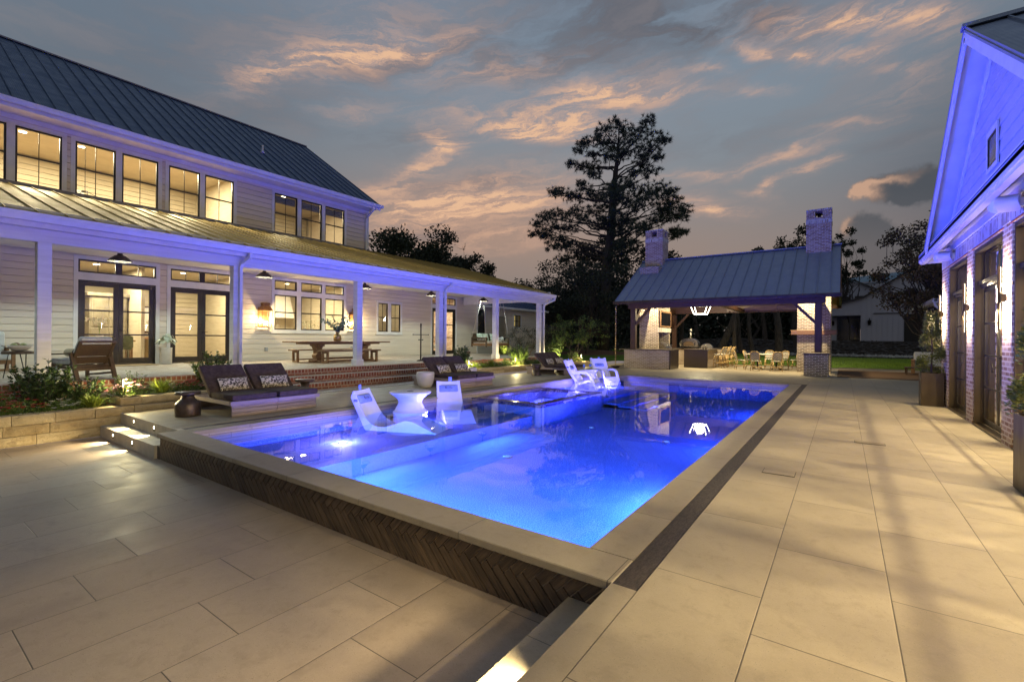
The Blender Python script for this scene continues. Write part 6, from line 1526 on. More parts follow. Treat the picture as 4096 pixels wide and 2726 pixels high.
# pendants
def pendant(y,lab,e=70):
    x,z=-15.2,3.28;t=thing('barn_pendant',lab,'pendant lamp',(x,y,z),0,'dark barn style pendant lamps along the porch ceiling')
    mb=MB();mb.lathe([(.255,0),(.26,.01),(.255,.02),(.15,.10),(.12,.15),(.06,.17),(.05,.23),(.03,.24)],32,(x,y,z),False);mb.lathe([(.25,.006),(.19,.09),(.11,.145),(.001,.15)],32,(x,y,z),False);mb.build('shade',[copper] if 0 else brz,t)
    mb=MB();mb.tube([(x,y,z+.23),(x,y,3.72)],.014,8);mb.lathe([(.06,0),(.06,.02)],16,(x,y,3.72));mb.build('stem',blk,t)
    mb=MB();mb.ball((x,y,z+.10),.016,8);mb.build('bulb',em_c,t)
    light('POINT','pendant_light',(x,y,z+.10),e*2.4,(.80,1.0,.92),.02,None,t)
pendant(4.0,'dark barn pendant above the left french doors');pendant(7.68,'dark barn pendant left of the triple window');pendant(11.55,'dark barn pendant half hidden behind the third porch post');pendant(15.15,'dark barn pendant beside the fourth post near the glass door');pendant(18.9,'dark barn pendant above the porch swing');pendant(.3,'dark barn pendant above the sofa, beyond the left edge')
# wall lanterns
def lantern(y,lab,e=46):
    x=WX+.2;t=thing('copper_lantern',lab,'wall lantern',(x,y,1.72),0,'large copper wall lanterns beside the triple window')
    h=.13;mb=MB()
    pr=[(.17,2.40),(.18,2.42),(.15,2.44),(.11,2.55),(.11,2.62),(.13,2.64),(.13,2.68),(.10,2.69),(.001,2.69)]
    mb.X=Matrix.Translation((x+.02,y,0))@Matrix.Rotation(R_(45),4,'Z');mb.lathe([(r*1.38,z) for r,z in[(.19,2.36),(.2,2.39),(.16,2.47),(.11,2.54),(.11,2.60),(.125,2.61),(.125,2.65),(.10,2.67),(.001,2.67)]],4);mb.sm=[False]*len(mb.sm);mb.build('cap',copper,t)
    mb=MB()
    for a,b in((-1,-1),(1,-1),(1,1),(-1,1)): mb.beam((x+.02+a*.16,y+b*.20,2.38),(x+.02+a*.13,y+b*.165,1.74),.016)
    for z,k in((1.74,.165),(2.37,.2)):
        for a,b in(((-1,-1),(1,-1)),((1,-1),(1,1)),((1,1),(-1,1)),((-1,1),(-1,-1))): mb.beam((x+.02+a[0]*k*.8,y+a[1]*k,z),(x+.02+b[0]*k*.8,y+b[1]*k,z),.018)
    mb.box(x-.12,x+.15,y-.16,y+.16,1.72,1.735);mb.build('frame',copper,t)
    mb=MB();mb.box(WX+.02,WX+.04,y-.18,y+.18,1.75,2.5);mb.build('backplate',copper,t)
    mb=MB()
    for q in(-.07,0,.07): mb.lathe([(.012,1.74),(.012,1.88)],8,(x+.02,y+q,0))
    mb.build('candle_tube',cream,t)
    mb=MB()
    for q in(-.07,0,.07): mb.ball((x+.02,y+q,1.93),.022,6,1.7)
    mb.build('flame_bulb',em_x,t)
    light('POINT','lantern_light',(x+.05,y,1.97),e,(1,.74,.36),.04,None,t)
lantern(9.08,'copper wall lantern left of the triple window');lantern(13.1,'copper wall lantern right of the triple window, partly behind the post')
mb=MB();mb.bbox(-17.9,-17.2,3.95,5.5,PZ,PZ+.015,.004);o=centre(mb.build('door_mat',mat('jute_mat',woodfn((.16,.11,.05),(.30,.22,.11),'y'),rough=.9)));tag(o,'jute mat in front of the left french doors','mat')
mb=MB();mb.bbox(-17.9,-17.2,6.4,7.6,PZ,PZ+.015,.004);o=centre(mb.build('door_mat',MATS['jute_mat']));tag(o,'jute mat in front of the right french doors','mat')
# a stray brick by the far glass door
mb=MB();mb.bbox(-17.9,-17.75,20.5,20.9,PZ,PZ+.12,.008);o=centre(mb.build('door_stop',rbrick));tag(o,'red brick door stop beside the far glass door','brick')
# =================================================================== PLANTS
def leafquad(mb,p,d,up,L,w_):
    d=d.normalized();s=d.cross(up)
    if s.length<1e-3: s=d.orthogonal()
    s.normalize();n=s.cross(d);m_=p+d*L*.5+n*L*.08
    mb.add([p,m_+s*w_/2,p+d*L,m_-s*w_/2],[(0,1,2,3)])
def rvec(rg):
    while True:
        v=Vector((rg.uniform(-1,1),rg.uniform(-1,1),rg.uniform(-1,1)))
        if .05<v.length<1: return v.normalized()
def shrub(name,lab,cat,x,y,z,h,r,sd,stems=16,leaf=.05,m_=leaf_d,per=26,grp=None,up_bias=1.,wr=.5):
    rg=random.Random(sd);t=thing(name,lab,cat,(x,y,z),0,grp);sm=MB();lf=MB()
    for k in range(stems):
        a=rg.random()*6.28;rr=r*math.sqrt(rg.random());hh=h*rg.uniform(.55,1.0)*(1-.25*(rr/r)**2)
        P=[Vector((x+math.cos(a)*rr*.2,y+math.sin(a)*rr*.2,z))]
        for i in range(1,6):
            f=i/5;P.append(Vector((x+math.cos(a)*rr*(.2+.8*f**.8)+rg.uniform(-.02,.02),y+math.sin(a)*rr*(.2+.8*f**.8)+rg.uniform(-.02,.02),z+hh*f)))
        sm.tube(P,[.008,.007,.006,.005,.004,.002],5,False)
        for i in range(per):
            f=rg.uniform(.15,1)**.8;q=f*5;j=min(4,int(q));p=P[j].lerp(P[j+1],q-j)
            d=rvec(rg);d.z=abs(d.z)*.6+.15*up_bias;p=p+rvec(rg)*.02
            leafquad(lf,p,d,rvec(rg),leaf*rg.uniform(.7,1.25),leaf*wr)
    sm.build('stems',barkd,t);lf.build('leaves',m_,t);return t
def blades(name,lab,cat,x,y,z,h,r,sd,n=120,m_=leaf_y,w_=.012,grp=None):
    rg=random.Random(sd);mb=MB()
    for k in range(n):
        a=rg.random()*6.28;L=h*rg.uniform(.7,1.25);b=Vector((x+rg.gauss(0,.03),y+rg.gauss(0,.03),z));sp=r*rg.uniform(.3,1.25);dr=Vector((math.cos(a),math.sin(a),0));s=Vector((-math.sin(a),math.cos(a),0))*w_*rg.uniform(.7,1.3)
        pts=[b+dr*sp*f**1.4+Vector((0,0,L*(f-.42*f*f*(sp/r)))) for f in(0,.33,.66,1)]
        ws=[1,.9,.6,.05];V=[];
        for p,q in zip(pts,ws): V+= [p-s*q,p+s*q]
        mb.add(V,[(0,1,3,2),(2,3,5,4),(4,5,7,6)])
    o=centre(mb.build(name,m_));return tag(o,lab,cat,grp)
def flowers(name,lab,x,y,z,rx,ry,h,sd,n=260,nf=40,pm=petal_r,lm=leaf_m,leaf=.035,grp=None,fr=.034):
    n=int(n*1.5);rg=random.Random(sd);t=thing(name,lab,'flowering plant',(x,y,z),0,grp);lf=MB();fl=MB()
    for k in range(n):
        a=rg.random()*6.28;q=math.sqrt(rg.random());p=Vector((x+math.cos(a)*rx*q,y+math.sin(a)*ry*q,z+h*rg.random()*(1-.5*q*q)));d=rvec(rg);d.z=abs(d.z);leafquad(lf,p,d,rvec(rg),leaf*rg.uniform(.7,1.3),leaf*.5)
    lf.build('leaves',lm,t)
    for k in range(nf):
        a=rg.random()*6.28;q=math.sqrt(rg.random());p=Vector((x+math.cos(a)*rx*q,y+math.sin(a)*ry*q,z+h*(1.05-.5*q*q)*rg.uniform(.75,1.05)))
        for j in range(5):
            b=j*1.257;u=Vector((math.cos(b),math.sin(b),.3));leafquad(fl,p,u,Vector((0,0,1)),fr*1.4,fr*1.3)
    fl.build('blossoms',pm,t);return t
# near bed (left of the terrace steps)
shrub('holly_shrub','glossy dark green shrub in front of the first porch post','shrub',-11.55,1.95,.06,1.0,.42,21,44,.07,leaf_d,60)
shrub('holly_shrub','small glossy shrub behind the retaining wall, right of the red flowers','shrub',-11.3,2.45,.06,.62,.32,22,30,.06,leaf_d,46)
for i,(x,y,s,pm,lab,h) in enumerate(((-11.4,1.35,31,petal_r,'red flowering plant at the left end of the near bed',.42),(-11.0,1.65,32,petal_r,'low red flowering plant beside the stone wall in the near bed',.26),(-11.7,1.6,33,petal_r,'taller red flowering plant against the porch brick',.5),(-11.0,2.1,34,petal_w,'white and pink speckled flowering plant in the near bed',.22),(-10.95,1.2,35,petal_r,'red flowering plant at the left edge of the picture',.2),(-10.98,.6,36,petal_r,'red flowering plant beyond the left edge of the picture',.3))):
    flowers('flowering_plant',lab,x,y,.06,.28,.28,h,s,330,26,pm)
blades('ornamental_grass','arching yellow green grass clump at the right of the near bed','grass clump',-10.98,2.52,.06,.30,.30,41,150)
blades('ornamental_grass','arching grass clump at the left edge behind the stone wall','grass clump',-10.95,1.02,.06,.30,.28,42,120)
blades('ornamental_grass','arching yellow green grass clump right of the path light in the raised bed','grass clump',-11.15,3.6,.22,.36,.34,43,170)
flowers('flowering_plant','pink flowering plant lit by the path light in the raised bed',-11.1,3.08,.22,.28,.22,.28,44,420,34,petal_p,leaf_m,.03)
flowers('flowering_plant','pink and white flowering plant at the left corner of the raised bed',-11.3,2.98,.22,.2,.2,.22,48,260,20,petal_p,leaf_m,.03)
flowers('flowering_plant','deep red flowering plant in the raised bed behind the grass clump',-11.3,4.15,.22,.24,.24,.26,45,260,36,petal_r,leaf_d,.035)
flowers('flowering_plant','mauve flowering plant beside the nearest daybed',-11.05,4.45,.22,.24,.22,.22,46,240,32,petal_p,leaf_d,.035)
shrub('rose_bush','thin leafed bush above the path light in the raised bed','shrub',-11.6,3.3,.22,.5,.35,47,18,.035,leaf_d,30)
shrub('holly_shrub','glossy dark shrub in front of the second porch post behind the nearest daybed','shrub',-11.55,4.72,.22,.86,.42,23,40,.07,leaf_d,56)
# far bed
shrub('holly_shrub','glossy dark shrub right of the brick steps behind the middle daybed','shrub',-11.8,13.35,.2,.95,.42,51,44,.07,leaf_d,56)
shrub('holly_shrub','broad glossy shrub in front of the swing, lit yellow at its top','shrub',-11.75,17.2,.2,1.0,.55,52,50,.075,leaf_m,50)
shrub('uplit_shrub','bright green uplit shrub on the ground behind the fifth porch post','shrub',-16.8,22.9,.1,1.35,.45,53,40,.08,leaf_y,40,wr=.6)
shrub('uplit_shrub','tall bright green uplit shrub behind the farthest daybed','shrub',-12.2,21.3,.2,1.5,.42,54,40,.07,leaf_m,44,wr=.6)
shrub('dark_shrub','dark leafy shrub right of the last porch post','shrub',-13.0,21.6,.2,1.3,.55,55,34,.07,leaf_d,38)
shrub('dark_shrub','rounded dark shrub under the small spreading tree','shrub',-11.6,21.9,.2,.55,.4,56,30,.05,leaf_d,36)
for i,(x,y,s,pm,lab,h,lm) in enumerate(((-11.75,13.0,61,petal_p,'pale pink flowering plant beside the first far path light',.26,leaf_m),(-11.7,13.9,62,petal_w,'white flowering plant glowing right of the first far path light',.28,leaf_y),(-11.8,14.7,63,petal_r,'dark red flowering plant in the middle of the long bed',.34,leaf_d),(-11.7,15.3,64,petal_r,'low reddish ground plant in the middle of the long bed',.2,leaf_d),(-11.7,16.1,65,petal_w,'yellow green flowering plant left of the second far path light',.28,leaf_y),(-11.6,16.8,66,petal_w,'yellow green flowering plant right of the second far path light',.24,leaf_y),(-11.8,18.0,67,petal_p,'pink flowering plant behind the farthest daybed',.5,leaf_d),(-11.6,18.8,68,petal_w,'white flowering plant behind the farthest daybed',.3,leaf_d),(-11.2,21.6,69,petal_p,'pale flowering plant at the far corner of the long bed',.3,leaf_y))): flowers('flowering_plant',lab,x,y,.2,.33,.35,h,s,300,30,pm,lm,.04)
for i,(x,y,s,lab) in enumerate(((-11.6,15.0,71,'dark green grass clump in the middle of the long bed'),(-12.0,16.5,72,'green grass clump beside the broad glossy shrub'))): blades('ornamental_grass',lab,'grass clump',x,y,.2,.4,.3,s,110,leaf_m)
# low leafy carpet between the plants
mb=MB();rg=random.Random(61)
for k in range(9000):
    if k%3: x=rg.uniform(-12.05,-10.9);y=rg.uniform(-.5,2.75);z=.06
    elif k%2: x=rg.uniform(-12.05,-11.0);y=rg.uniform(2.95,4.9);z=.22
    else: continue
    leafquad(mb,Vector((x,y,z+rg.random()**2*.16)),rvec(rg)+Vector((0,0,.5)),rvec(rg),rg.uniform(.03,.055),.022)
for k in range(9000):
    x=rg.uniform(-12.1,-11.5);y=rg.uniform(12.8,20);leafquad(mb,Vector((x,y,.2+rg.random()**2*.18)),rvec(rg)+Vector((0,0,.5)),rvec(rg),rg.uniform(.035,.065),.028)
o=mb.build('ground_cover',leaf_m);o['kind']='stuff'
# path lights
def path_light(x,y,z,lab):
    t=thing('path_light',lab,'path light',(x,y,z),0,'slim path lights in the flower beds')
    mb=MB();mb.tube([(x,y,z),(x,y,z+.20)],.008,8);mb.build('stem',brass,t)
    mb=MB();mb.tube([(x,y,z+.20),(x,y,z+.33)],.009,8);mb.build('lit_rod',em_s,t)
    mb=MB();mb.tube([(x,y,z+.33),(x-.02,y+.10,z+.345)],.008,6);mb.lathe([(.001,.012),(.05,.0),(.052,-.004),(.001,-.002)],16,(x-.02,y+.08,z+.35));mb.build('cap',brass,t)
    light('POINT','path_lamp',(x-.01,y+.05,z+.31),26,(1,.82,.40),.015,None,t)
path_light(-10.98,2.95,.24,'path light in the raised bed above the terrace steps');path_light(-11.5,13.45,.22,'path light behind the cream stool of the middle daybed');path_light(-11.45,16.45,.22,'path light in the middle of the long bed');path_light(-11.1,21.9,.22,'path light at the far corner of the long bed');path_light(-12.0,20.4,.22,'path light behind the farthest daybed')
for i,(x,y,e) in enumerate(((-12.0,21.0,40),(-16.4,22.6,40),(-11.3,17.4,6))):
    t=thing('garden_uplight',('small uplight under the tall bright shrub','small uplight under the bright shrub behind the fifth post','small uplight by the broad shrub')[i],'uplight',(x,y,.2));mb=MB();mb.lathe([(.03,0),(.04,.08),(.035,.08),(.03,.05)],12,(x,y,.2));mb.build('housing',brass,t)
    light('SPOT','uplight_beam',(x,y,.3),e,(1,.9,.5),.02,(x-.3,y+.3,1.6),t,90,.8)
# tall bronze planters with topiary
def topiary(x,y,lab,s=1,sd=1):
    t=thing('bronze_planter',lab+', tall square bronze box','planter',(x,y,0),0,'tall bronze planter boxes by the pool house')
    mb=MB();w_=.19;zt=.715
    mb.box(x-w_,x+w_,y-w_,y-w_+.02,0,zt);mb.box(x-w_,x+w_,y+w_-.02,y+w_,0,zt);mb.box(x-w_,x-w_+.02,y-w_+.02,y+w_-.02,0,zt);mb.box(x+w_-.02,x+w_,y-w_+.02,y+w_-.02,0,zt);mb.build('box',bronze,t)
    mb=MB();mb.box(x-w_+.021,x+w_-.021,y-w_+.021,y+w_-.021,.6,.67);mb.build('soil',soil,t)
    rg=random.Random(sd);q=thing('spiral_topiary','spiral clipped evergreen growing in the '+lab,'topiary',(x,y,.67),0,'spiral evergreens in the bronze boxes')
    mb=MB();mb.tube([(x,y,.66),(x+.01,y,1.2),(x-.01,y+.01,1.95)],[.018,.014,.006],8);mb.build('trunk',bark,q)
    lf=MB()
    for k in range(5200):
        f=rg.random();a=f*2*math.pi*2.6+.6;z=.72+f*1.3;R=.26*(1-f*.72)+.02
        rr=R*(.25+.75*math.sqrt(rg.random()));da=rg.gauss(0,.62)
        if f>.72: da=rg.uniform(-3.14,3.14)
        c=Vector((x+math.cos(a+da)*rr,y+math.sin(a+da)*rr,z+rg.gauss(0,.045)))
        d=Vector((math.cos(a+da),math.sin(a+da),rg.uniform(-.2,1)));leafquad(lf,c,d+rvec(rg)*.6,rvec(rg),.045*rg.uniform(.7,1.3),.02)
    lf.build('foliage',leaf_p,q)
topiary(1.58,13.76,'far planter at the corner of the pool house',sd=3);topiary(1.545,6.36,'near planter at the right edge of the picture',sd=4)
# =================================================================== TREES
def limb(mb,a,b,r0,r1,rg,n=5,wob=.08):
    a=Vector(a);b=Vector(b);L=(b-a).length;P=[a]
    for i in range(1,n):
        f=i/n;P.append(a.lerp(b,f)+Vector((rg.gauss(0,1),rg.gauss(0,1),rg.gauss(0,.7)))*L*wob*math.sin(math.pi*f))
    P.append(b);mb.tube(P,[r0+(r1-r0)*i/n for i in range(n+1)],6 if r0<.1 else 9,False);return P
def broadleaf(name,lab,x,y,z,H,R,sd,nl=5000,leaf=.16,m_=leaf_b,base=.3,tr=.2,lean=(0,0),clumps=46,flat=.75,grp=None,bm=barkd,gap=.0):
    rg=random.Random(sd);t=thing(name,lab,'tree',(x,y,z),0,grp);mb=MB();lf=MB()
    top=Vector((x+lean[0],y+lean[1],z+H*.7));P=limb(mb,(x,y,z-.3),top,tr,tr*.35,rg,7,.03)
    C=[]
    for k in range(clumps):
        v=rvec(rg)*(rg.random()**.4);zc=base+(1-base)*.5
        c=Vector((x+lean[0]*.7+v.x*R,y+lean[1]*.7+v.y*R,z+H*(zc+v.z*(1-base)*.5*1.0)))
        f=max(.25,min(1,(c.z-z)/(H)*.75));st=P[min(7,int(f*7))]
        limb(mb,st,c,tr*.25*(1.1-f)+.015,.01,rg,4,.09);C.append((c,R*rg.uniform(.16,.30)))
    mb.build('trunk',bm,t)
    for k in range(nl):
        c,r=rg.choice(C);v=rvec(rg);p=c+Vector((v.x,v.y,v.z*flat))*r*rg.random()**.45
        leafquad(lf,p,rvec(rg),rvec(rg),leaf*rg.uniform(.6,1.3),leaf*.6)
    lf.build('crown',m_,t);return t
# the tall pine, pads placed at their own distance
def pine():
    Y0=40.;rg=random.Random(99)
    def at(px,py,Y): v=ray(px,py);k=Y/v.y;return Vector((v.x*k,Y,CAMH+v.z*k))
    b=at(2410,1402,Y0);t=thing('tall_pine','tall spreading pine with layered needle pads behind the left end of the pavilion','tree',(b.x,b.y,b.z))
    mb=MB()
    tp=[(2410,1420),(2420,1250),(2428,1050),(2448,900),(2450,780),(2462,700),(2470,620),(2476,540)]
    T=[at(a,c,Y0) for a,c in tp];mb.tube(T,[.62,.50,.44,.36,.30,.22,.14,.05],12)
    pads=[(700,135,40),(620,180,50),(740,190,55),(880,130,40),(840,190,55),(930,230,50),(985,245,28),(560,240,50),(500,260,40),(650,260,65),(780,270,75),(900,300,55),(480,300,36),(945,345,26),(560,330,34),
     (425,385,32),(490,400,44),(560,405,50),(560,445,36),(905,430,42),(800,440,32),(660,345,40),(730,330,45),(840,350,40),(850,400,36),
     (320,555,42),(380,560,50),(450,580,55),(500,530,42),(560,565,40),(480,500,28),(650,540,55),(720,520,60),(780,500,50),(860,545,60),(950,530,55),(1015,545,40),(880,590,50),(980,600,55),(1040,620,48),(1100,660,42),(1000,680,50),(1060,700,50),(930,720,55),(960,655,45),(1040,780,36),(1090,790,26),(1035,815,22),
     (820,640,50),(760,600,45),(640,640,55),(560,660,44),(480,660,50),(400,690,55),(330,690,52),(270,700,50),(225,740,40),(200,800,32),(280,780,52),(340,760,55),(260,820,34),(350,830,36),(420,770,44),(500,720,36),(620,720,36),(700,600,50),(760,720,60),(820,760,60),(700,790,50),(880,780,45),(600,590,40),(690,680,45),(740,860,50),(640,860,45),(560,900,50),(500,880,40),(600,950,60),(520,980,55),(450,930,50),(700,930,60),(760,900,45),(640,1020,60),(560,1060,60),(720,1010,55),(780,850,55),(300,870,40),(380,870,45),(690,560,50),(600,740,55),(690,740,60),(520,1100,60),(600,1140,60),(700,1100,60),(460,1020,55),(640,1200,60),(380,960,55),(420,860,50)]
    lf=MB()
    for (a,c,r) in pads:
        px,py=2000+a*.6698,400+c*.6698
        dep=Y0+rg.uniform(-1,1)*4.2*(1-min(1,abs(px-2455)/330))
        p=at(px,py,dep);rad=r*.6698/1874*dep/.8*1.12
        # limb from the trunk, a little lower
        zt=p.z-(.35+.28*abs(p.x-b.x))
        i=max(0,min(len(T)-2,next((j for j in range(len(T)-1) if T[j+1].z>zt),len(T)-2)));f=(zt-T[i].z)/(T[i+1].z-T[i].z);st=T[i].lerp(T[i+1],max(0,min(1,f)))
        limb(mb,st,p,.085,.02,rg,5,.05)
        nc=int(18+rad*rad*30)
        for k in range(nc):
            v=rvec(rg);q=p+Vector((v.x,v.y,v.z*.62))*rad*rg.random()**.5
            if k<6: limb(mb,p,q,.02,.008,rg,2,.05)
            ax=(q-p+Vector((0,0,.5))).normalized()
            for s in range(19):
                d=(ax*.55+rvec(rg)).normalized();s1=d.cross(rvec(rg)).normalized()*.023
                L=rg.uniform(.26,.42);lf.add([q-s1,q+s1,q+d*L],[(0,1,2)])
    mb.build('trunk',barkd,t);lf.build('needles',leaf_n,t)
pine()
# young crepe myrtles and Japanese maple
def small_tree(name,lab,x,y,z,H,R,sd,ns,nl,leaf,m_,tr=.025,spread=1.,layer=False):
    rg=random.Random(sd);t=thing(name,lab,'tree',(x,y,z));mb=MB();lf=MB()
    for k in range(ns):
        a=6.28*k/ns+rg.random();top=Vector((x+math.cos(a)*R*.6*spread,y+math.sin(a)*R*.6*spread,z+H*rg.uniform(.8,1)))
        P=limb(mb,(x+math.cos(a)*.05,y+math.sin(a)*.05,z),top,tr,.008,rg,6,.05)
        for b in range(7):
            st=P[rg.choice((3,4,5,6))];e=st+Vector((rg.gauss(0,1)*R*.45,rg.gauss(0,1)*R*.45,rg.uniform(-.12,.22)*H*(.4 if layer else .6)));Q=limb(mb,st,e,.008,.003,rg,4,.1)
            for q in range(nl//(ns*7)):
                f=rg.random()*4;j=min(3,int(f));p=Q[j].lerp(Q[j+1],f-j)+rvec(rg)*.13*(1 if not layer else .8)
                d=rvec(rg);d.z*=.4;leafquad(lf,p,d,rvec(rg),leaf*rg.uniform(.7,1.3),leaf*.5)
    mb.build('stems',bark,t);lf.build('leaves',m_,t)
small_tree('crape_myrtle','small many stemmed tree with spreading leafy top right of the last porch post',-12.6,23.9,.2,2.3,1.5,81,6,3400,.085,leaf_m,.03,1.2)
small_tree('japanese_maple','dark layered small tree in front of the rear wing wall',-13.6,20.6,.2,1.7,1.5,82,7,3600,.06,leaf_b,.02,1.0,True)
shrub('climbing_shrub','dark leafy shrub rising behind the porch swing','shrub',-17.2,22.6,.1,2.1,.25,83,16,.06,leaf_d,40)
# big background trees
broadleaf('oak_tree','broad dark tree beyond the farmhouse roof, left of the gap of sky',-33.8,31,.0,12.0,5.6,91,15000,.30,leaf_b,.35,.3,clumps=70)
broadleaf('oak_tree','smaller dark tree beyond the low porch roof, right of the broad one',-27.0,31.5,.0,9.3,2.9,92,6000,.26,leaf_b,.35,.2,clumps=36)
# bare twiggy tree over the roof
t=thing('bare_tree','bare twiggy tree poking above the low roof ridge','tree',(-22.5,31.0,0));mb=MB();rg=random.Random(12)
for (px,py,Y) in((1855,1000,32),(1905,1068,31)):
    v=ray(px,py);k=Y/v.y;top=Vector((v.x*k,Y,CAMH+v.z*k));bs=Vector((top.x-.2,Y,0));P=limb(mb,bs,top,.07,.01,rg,8,.02)
    for i in range(26):
        st=P[rg.choice((5,6,7,8))];limb(mb,st,st+Vector((rg.gauss(0,.5),rg.gauss(0,.3),rg.uniform(.1,.9))),.014,.004,rg,4,.08)
mb.build('branches',bark,t)
L_=['dark leafy tree left of the tall pine, nearest the porch end','open branched dark tree between porch end and the pine','dark tree directly behind the tall pine trunk','dark tree behind the left pavilion post','leafy dark tree low behind the pine and the left chimney']
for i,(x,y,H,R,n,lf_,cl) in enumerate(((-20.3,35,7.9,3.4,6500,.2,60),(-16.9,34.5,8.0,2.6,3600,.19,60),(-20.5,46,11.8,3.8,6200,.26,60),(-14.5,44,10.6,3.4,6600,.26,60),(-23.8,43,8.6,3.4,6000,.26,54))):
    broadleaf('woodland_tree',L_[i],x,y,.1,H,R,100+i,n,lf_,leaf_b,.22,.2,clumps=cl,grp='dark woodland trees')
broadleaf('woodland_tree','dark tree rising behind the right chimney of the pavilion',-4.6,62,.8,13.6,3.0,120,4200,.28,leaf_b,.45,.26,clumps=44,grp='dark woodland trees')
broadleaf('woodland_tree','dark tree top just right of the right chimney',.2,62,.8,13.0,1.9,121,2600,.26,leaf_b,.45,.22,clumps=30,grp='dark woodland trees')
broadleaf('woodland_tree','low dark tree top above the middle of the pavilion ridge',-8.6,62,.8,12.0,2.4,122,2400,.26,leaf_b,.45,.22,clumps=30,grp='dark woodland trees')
broadleaf('red_oak','big open branched tree between the pavilion and the pool house, rusty leaves lit from below',3.6,30,.15,7.6,2.6,130,9000,.15,simple('rusty_leaf',(.05,.04,.015),(.12,.075,.03),3,.6,0),.25,.16,clumps=80,flat=.45)
broadleaf('shade_tree','dark tree beside the far corner of the pool house',5.6,34,.15,9.5,3.0,131,4200,.17,leaf_b,.2,.2,clumps=60)
# trunks in the wood behind the pavilion
rg=random.Random(44)
for i,(px,Y,r,ln) in enumerate(((2938,38,.16,0),(2870,40,.30,-1.2),(3120,45,.34,.2),(3010,45,.20,.3),(2965,47,.24,.4),(3185,52,.26,.2),(2720,50,.25,-.3),(2650,55,.3,.2),(2790,60,.28,.3),(3060,62,.3,.2),(2330,36,.16,.1),(2230,44,.2,-.3),(2160,50,.25,.2),(3245,60,.25,0),(2600,48,.2,.2))):
    v=ray(px,1400);k=Y/v.y;x=v.x*k;z=ground_h(x,Y)
    t=thing('tree_trunk',('slim pale','thick leaning','thick straight','slim dark','dark forked','straight grey','leaning dark','stout dark','far grey','far straight','thin dark','thin leaning','dark straight','far slim','thin far')[i]+' trunk in the dark wood '+('right of the lantern chandelier','under the lantern chandelier','right of the dining table','above the middle of the dining table','above the left of the dining table','left of the right brick stack','behind the pizza oven','behind the left brick stack','behind the island faucet','far behind the dining table','left of the tall pine','behind the small spreading tree','behind the last porch post','beside the right brick stack','behind the kitchen counter')[i],'tree',(x,Y,z),0,'tree trunks in the dark wood')
    mb=MB();h=6.2;P=limb(mb,(x,Y,z-.2),(x-ln*2,Y,z+h),r,r*.5,rg,7,.008)
    for b in range(5): st=P[rg.choice((2,3,4,5,6))];limb(mb,st,st+Vector((rg.gauss(0,1.5),rg.gauss(0,1),rg.uniform(.5,2))),.05,.01,rg,4,.08)
    mb.build('trunk',bark,t)
# the wood itself: far mass of foliage nobody could count
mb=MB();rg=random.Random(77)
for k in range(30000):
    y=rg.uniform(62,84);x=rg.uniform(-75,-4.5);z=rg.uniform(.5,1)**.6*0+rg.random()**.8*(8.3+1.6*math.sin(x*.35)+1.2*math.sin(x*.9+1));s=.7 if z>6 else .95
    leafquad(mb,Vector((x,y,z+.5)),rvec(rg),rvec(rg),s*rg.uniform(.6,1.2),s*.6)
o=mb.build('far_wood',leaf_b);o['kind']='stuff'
mb=MB()
for k in range(5200):
    y=rg.uniform(38,60);x=rg.uniform(-42,-13.5);z=ground_h(x,y)+rg.random()**1.2*4.2;leafquad(mb,Vector((x,y,z)),rvec(rg),rvec(rg),rg.uniform(.25,.5),.24)
o=mb.build('undergrowth',leaf_b);o['kind']='stuff'
# rock berm beyond the lawn
mb=MB();rg=random.Random(31)
for k in range(1500):
    x=rg.uniform(-12,6.5);y=rg.choice((rg.gauss(47.6,.25),rg.uniform(48.5,56)));s=rg.uniform(.10,.26);z=ground_h(x,y)+s*.15
    P=[Vector((x,y,z))+Vector((a*s*rg.uniform(.6,1.2),b*s*rg.uniform(.6,1.2),c*s*rg.uniform(.4,.8))) for a,b,c in((1,0,0),(-1,0,0),(0,1,0),(0,-1,0),(0,0,1),(0,0,-.6))]
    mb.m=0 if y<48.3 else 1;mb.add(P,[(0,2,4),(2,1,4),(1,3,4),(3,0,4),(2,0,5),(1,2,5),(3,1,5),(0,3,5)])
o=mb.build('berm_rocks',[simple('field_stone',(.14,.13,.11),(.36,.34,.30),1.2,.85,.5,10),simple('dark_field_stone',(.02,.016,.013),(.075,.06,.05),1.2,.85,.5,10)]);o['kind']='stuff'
mb=MB();rg=random.Random(8)
for k in range(26000):
    x=rg.uniform(-9,5.5);y=29.4+rg.random()**1.6*15;s=.05+.02*(y-29)/8
    p=Vector((x,y,ground_h(x,y)-.01));d=Vector((rg.gauss(0,.4),rg.gauss(0,.4),1));w_=.012+.001*(y-29);u=Vector((w_,0,0));mb.add([p-u,p+u,p+d.normalized()*s],[(0,1,2)])
o=mb.build('lawn_blades',leafmat('lawn_blade',(.08,.14,.015),(.2,.32,.04)));o['kind']='stuff'
# pine straw mound at the pine's foot
mb=MB();P=[]
for j in range(9):
    P.append([(-17.2+ (i-6)*.75,36.2+(j-4)*.8,ground_h(-17.2+(i-6)*.75,36.2+(j-4)*.8)+.02+.34*math.exp(-((i-6)/4)**2-((j-4)/2.5)**2)-.1) for i in range(13)])
mb.grid(P);struct(mb.build('pine_straw_mound',simple('pine_straw',(.09,.045,.02),(.16,.08,.04),9,.95,.8,40)))
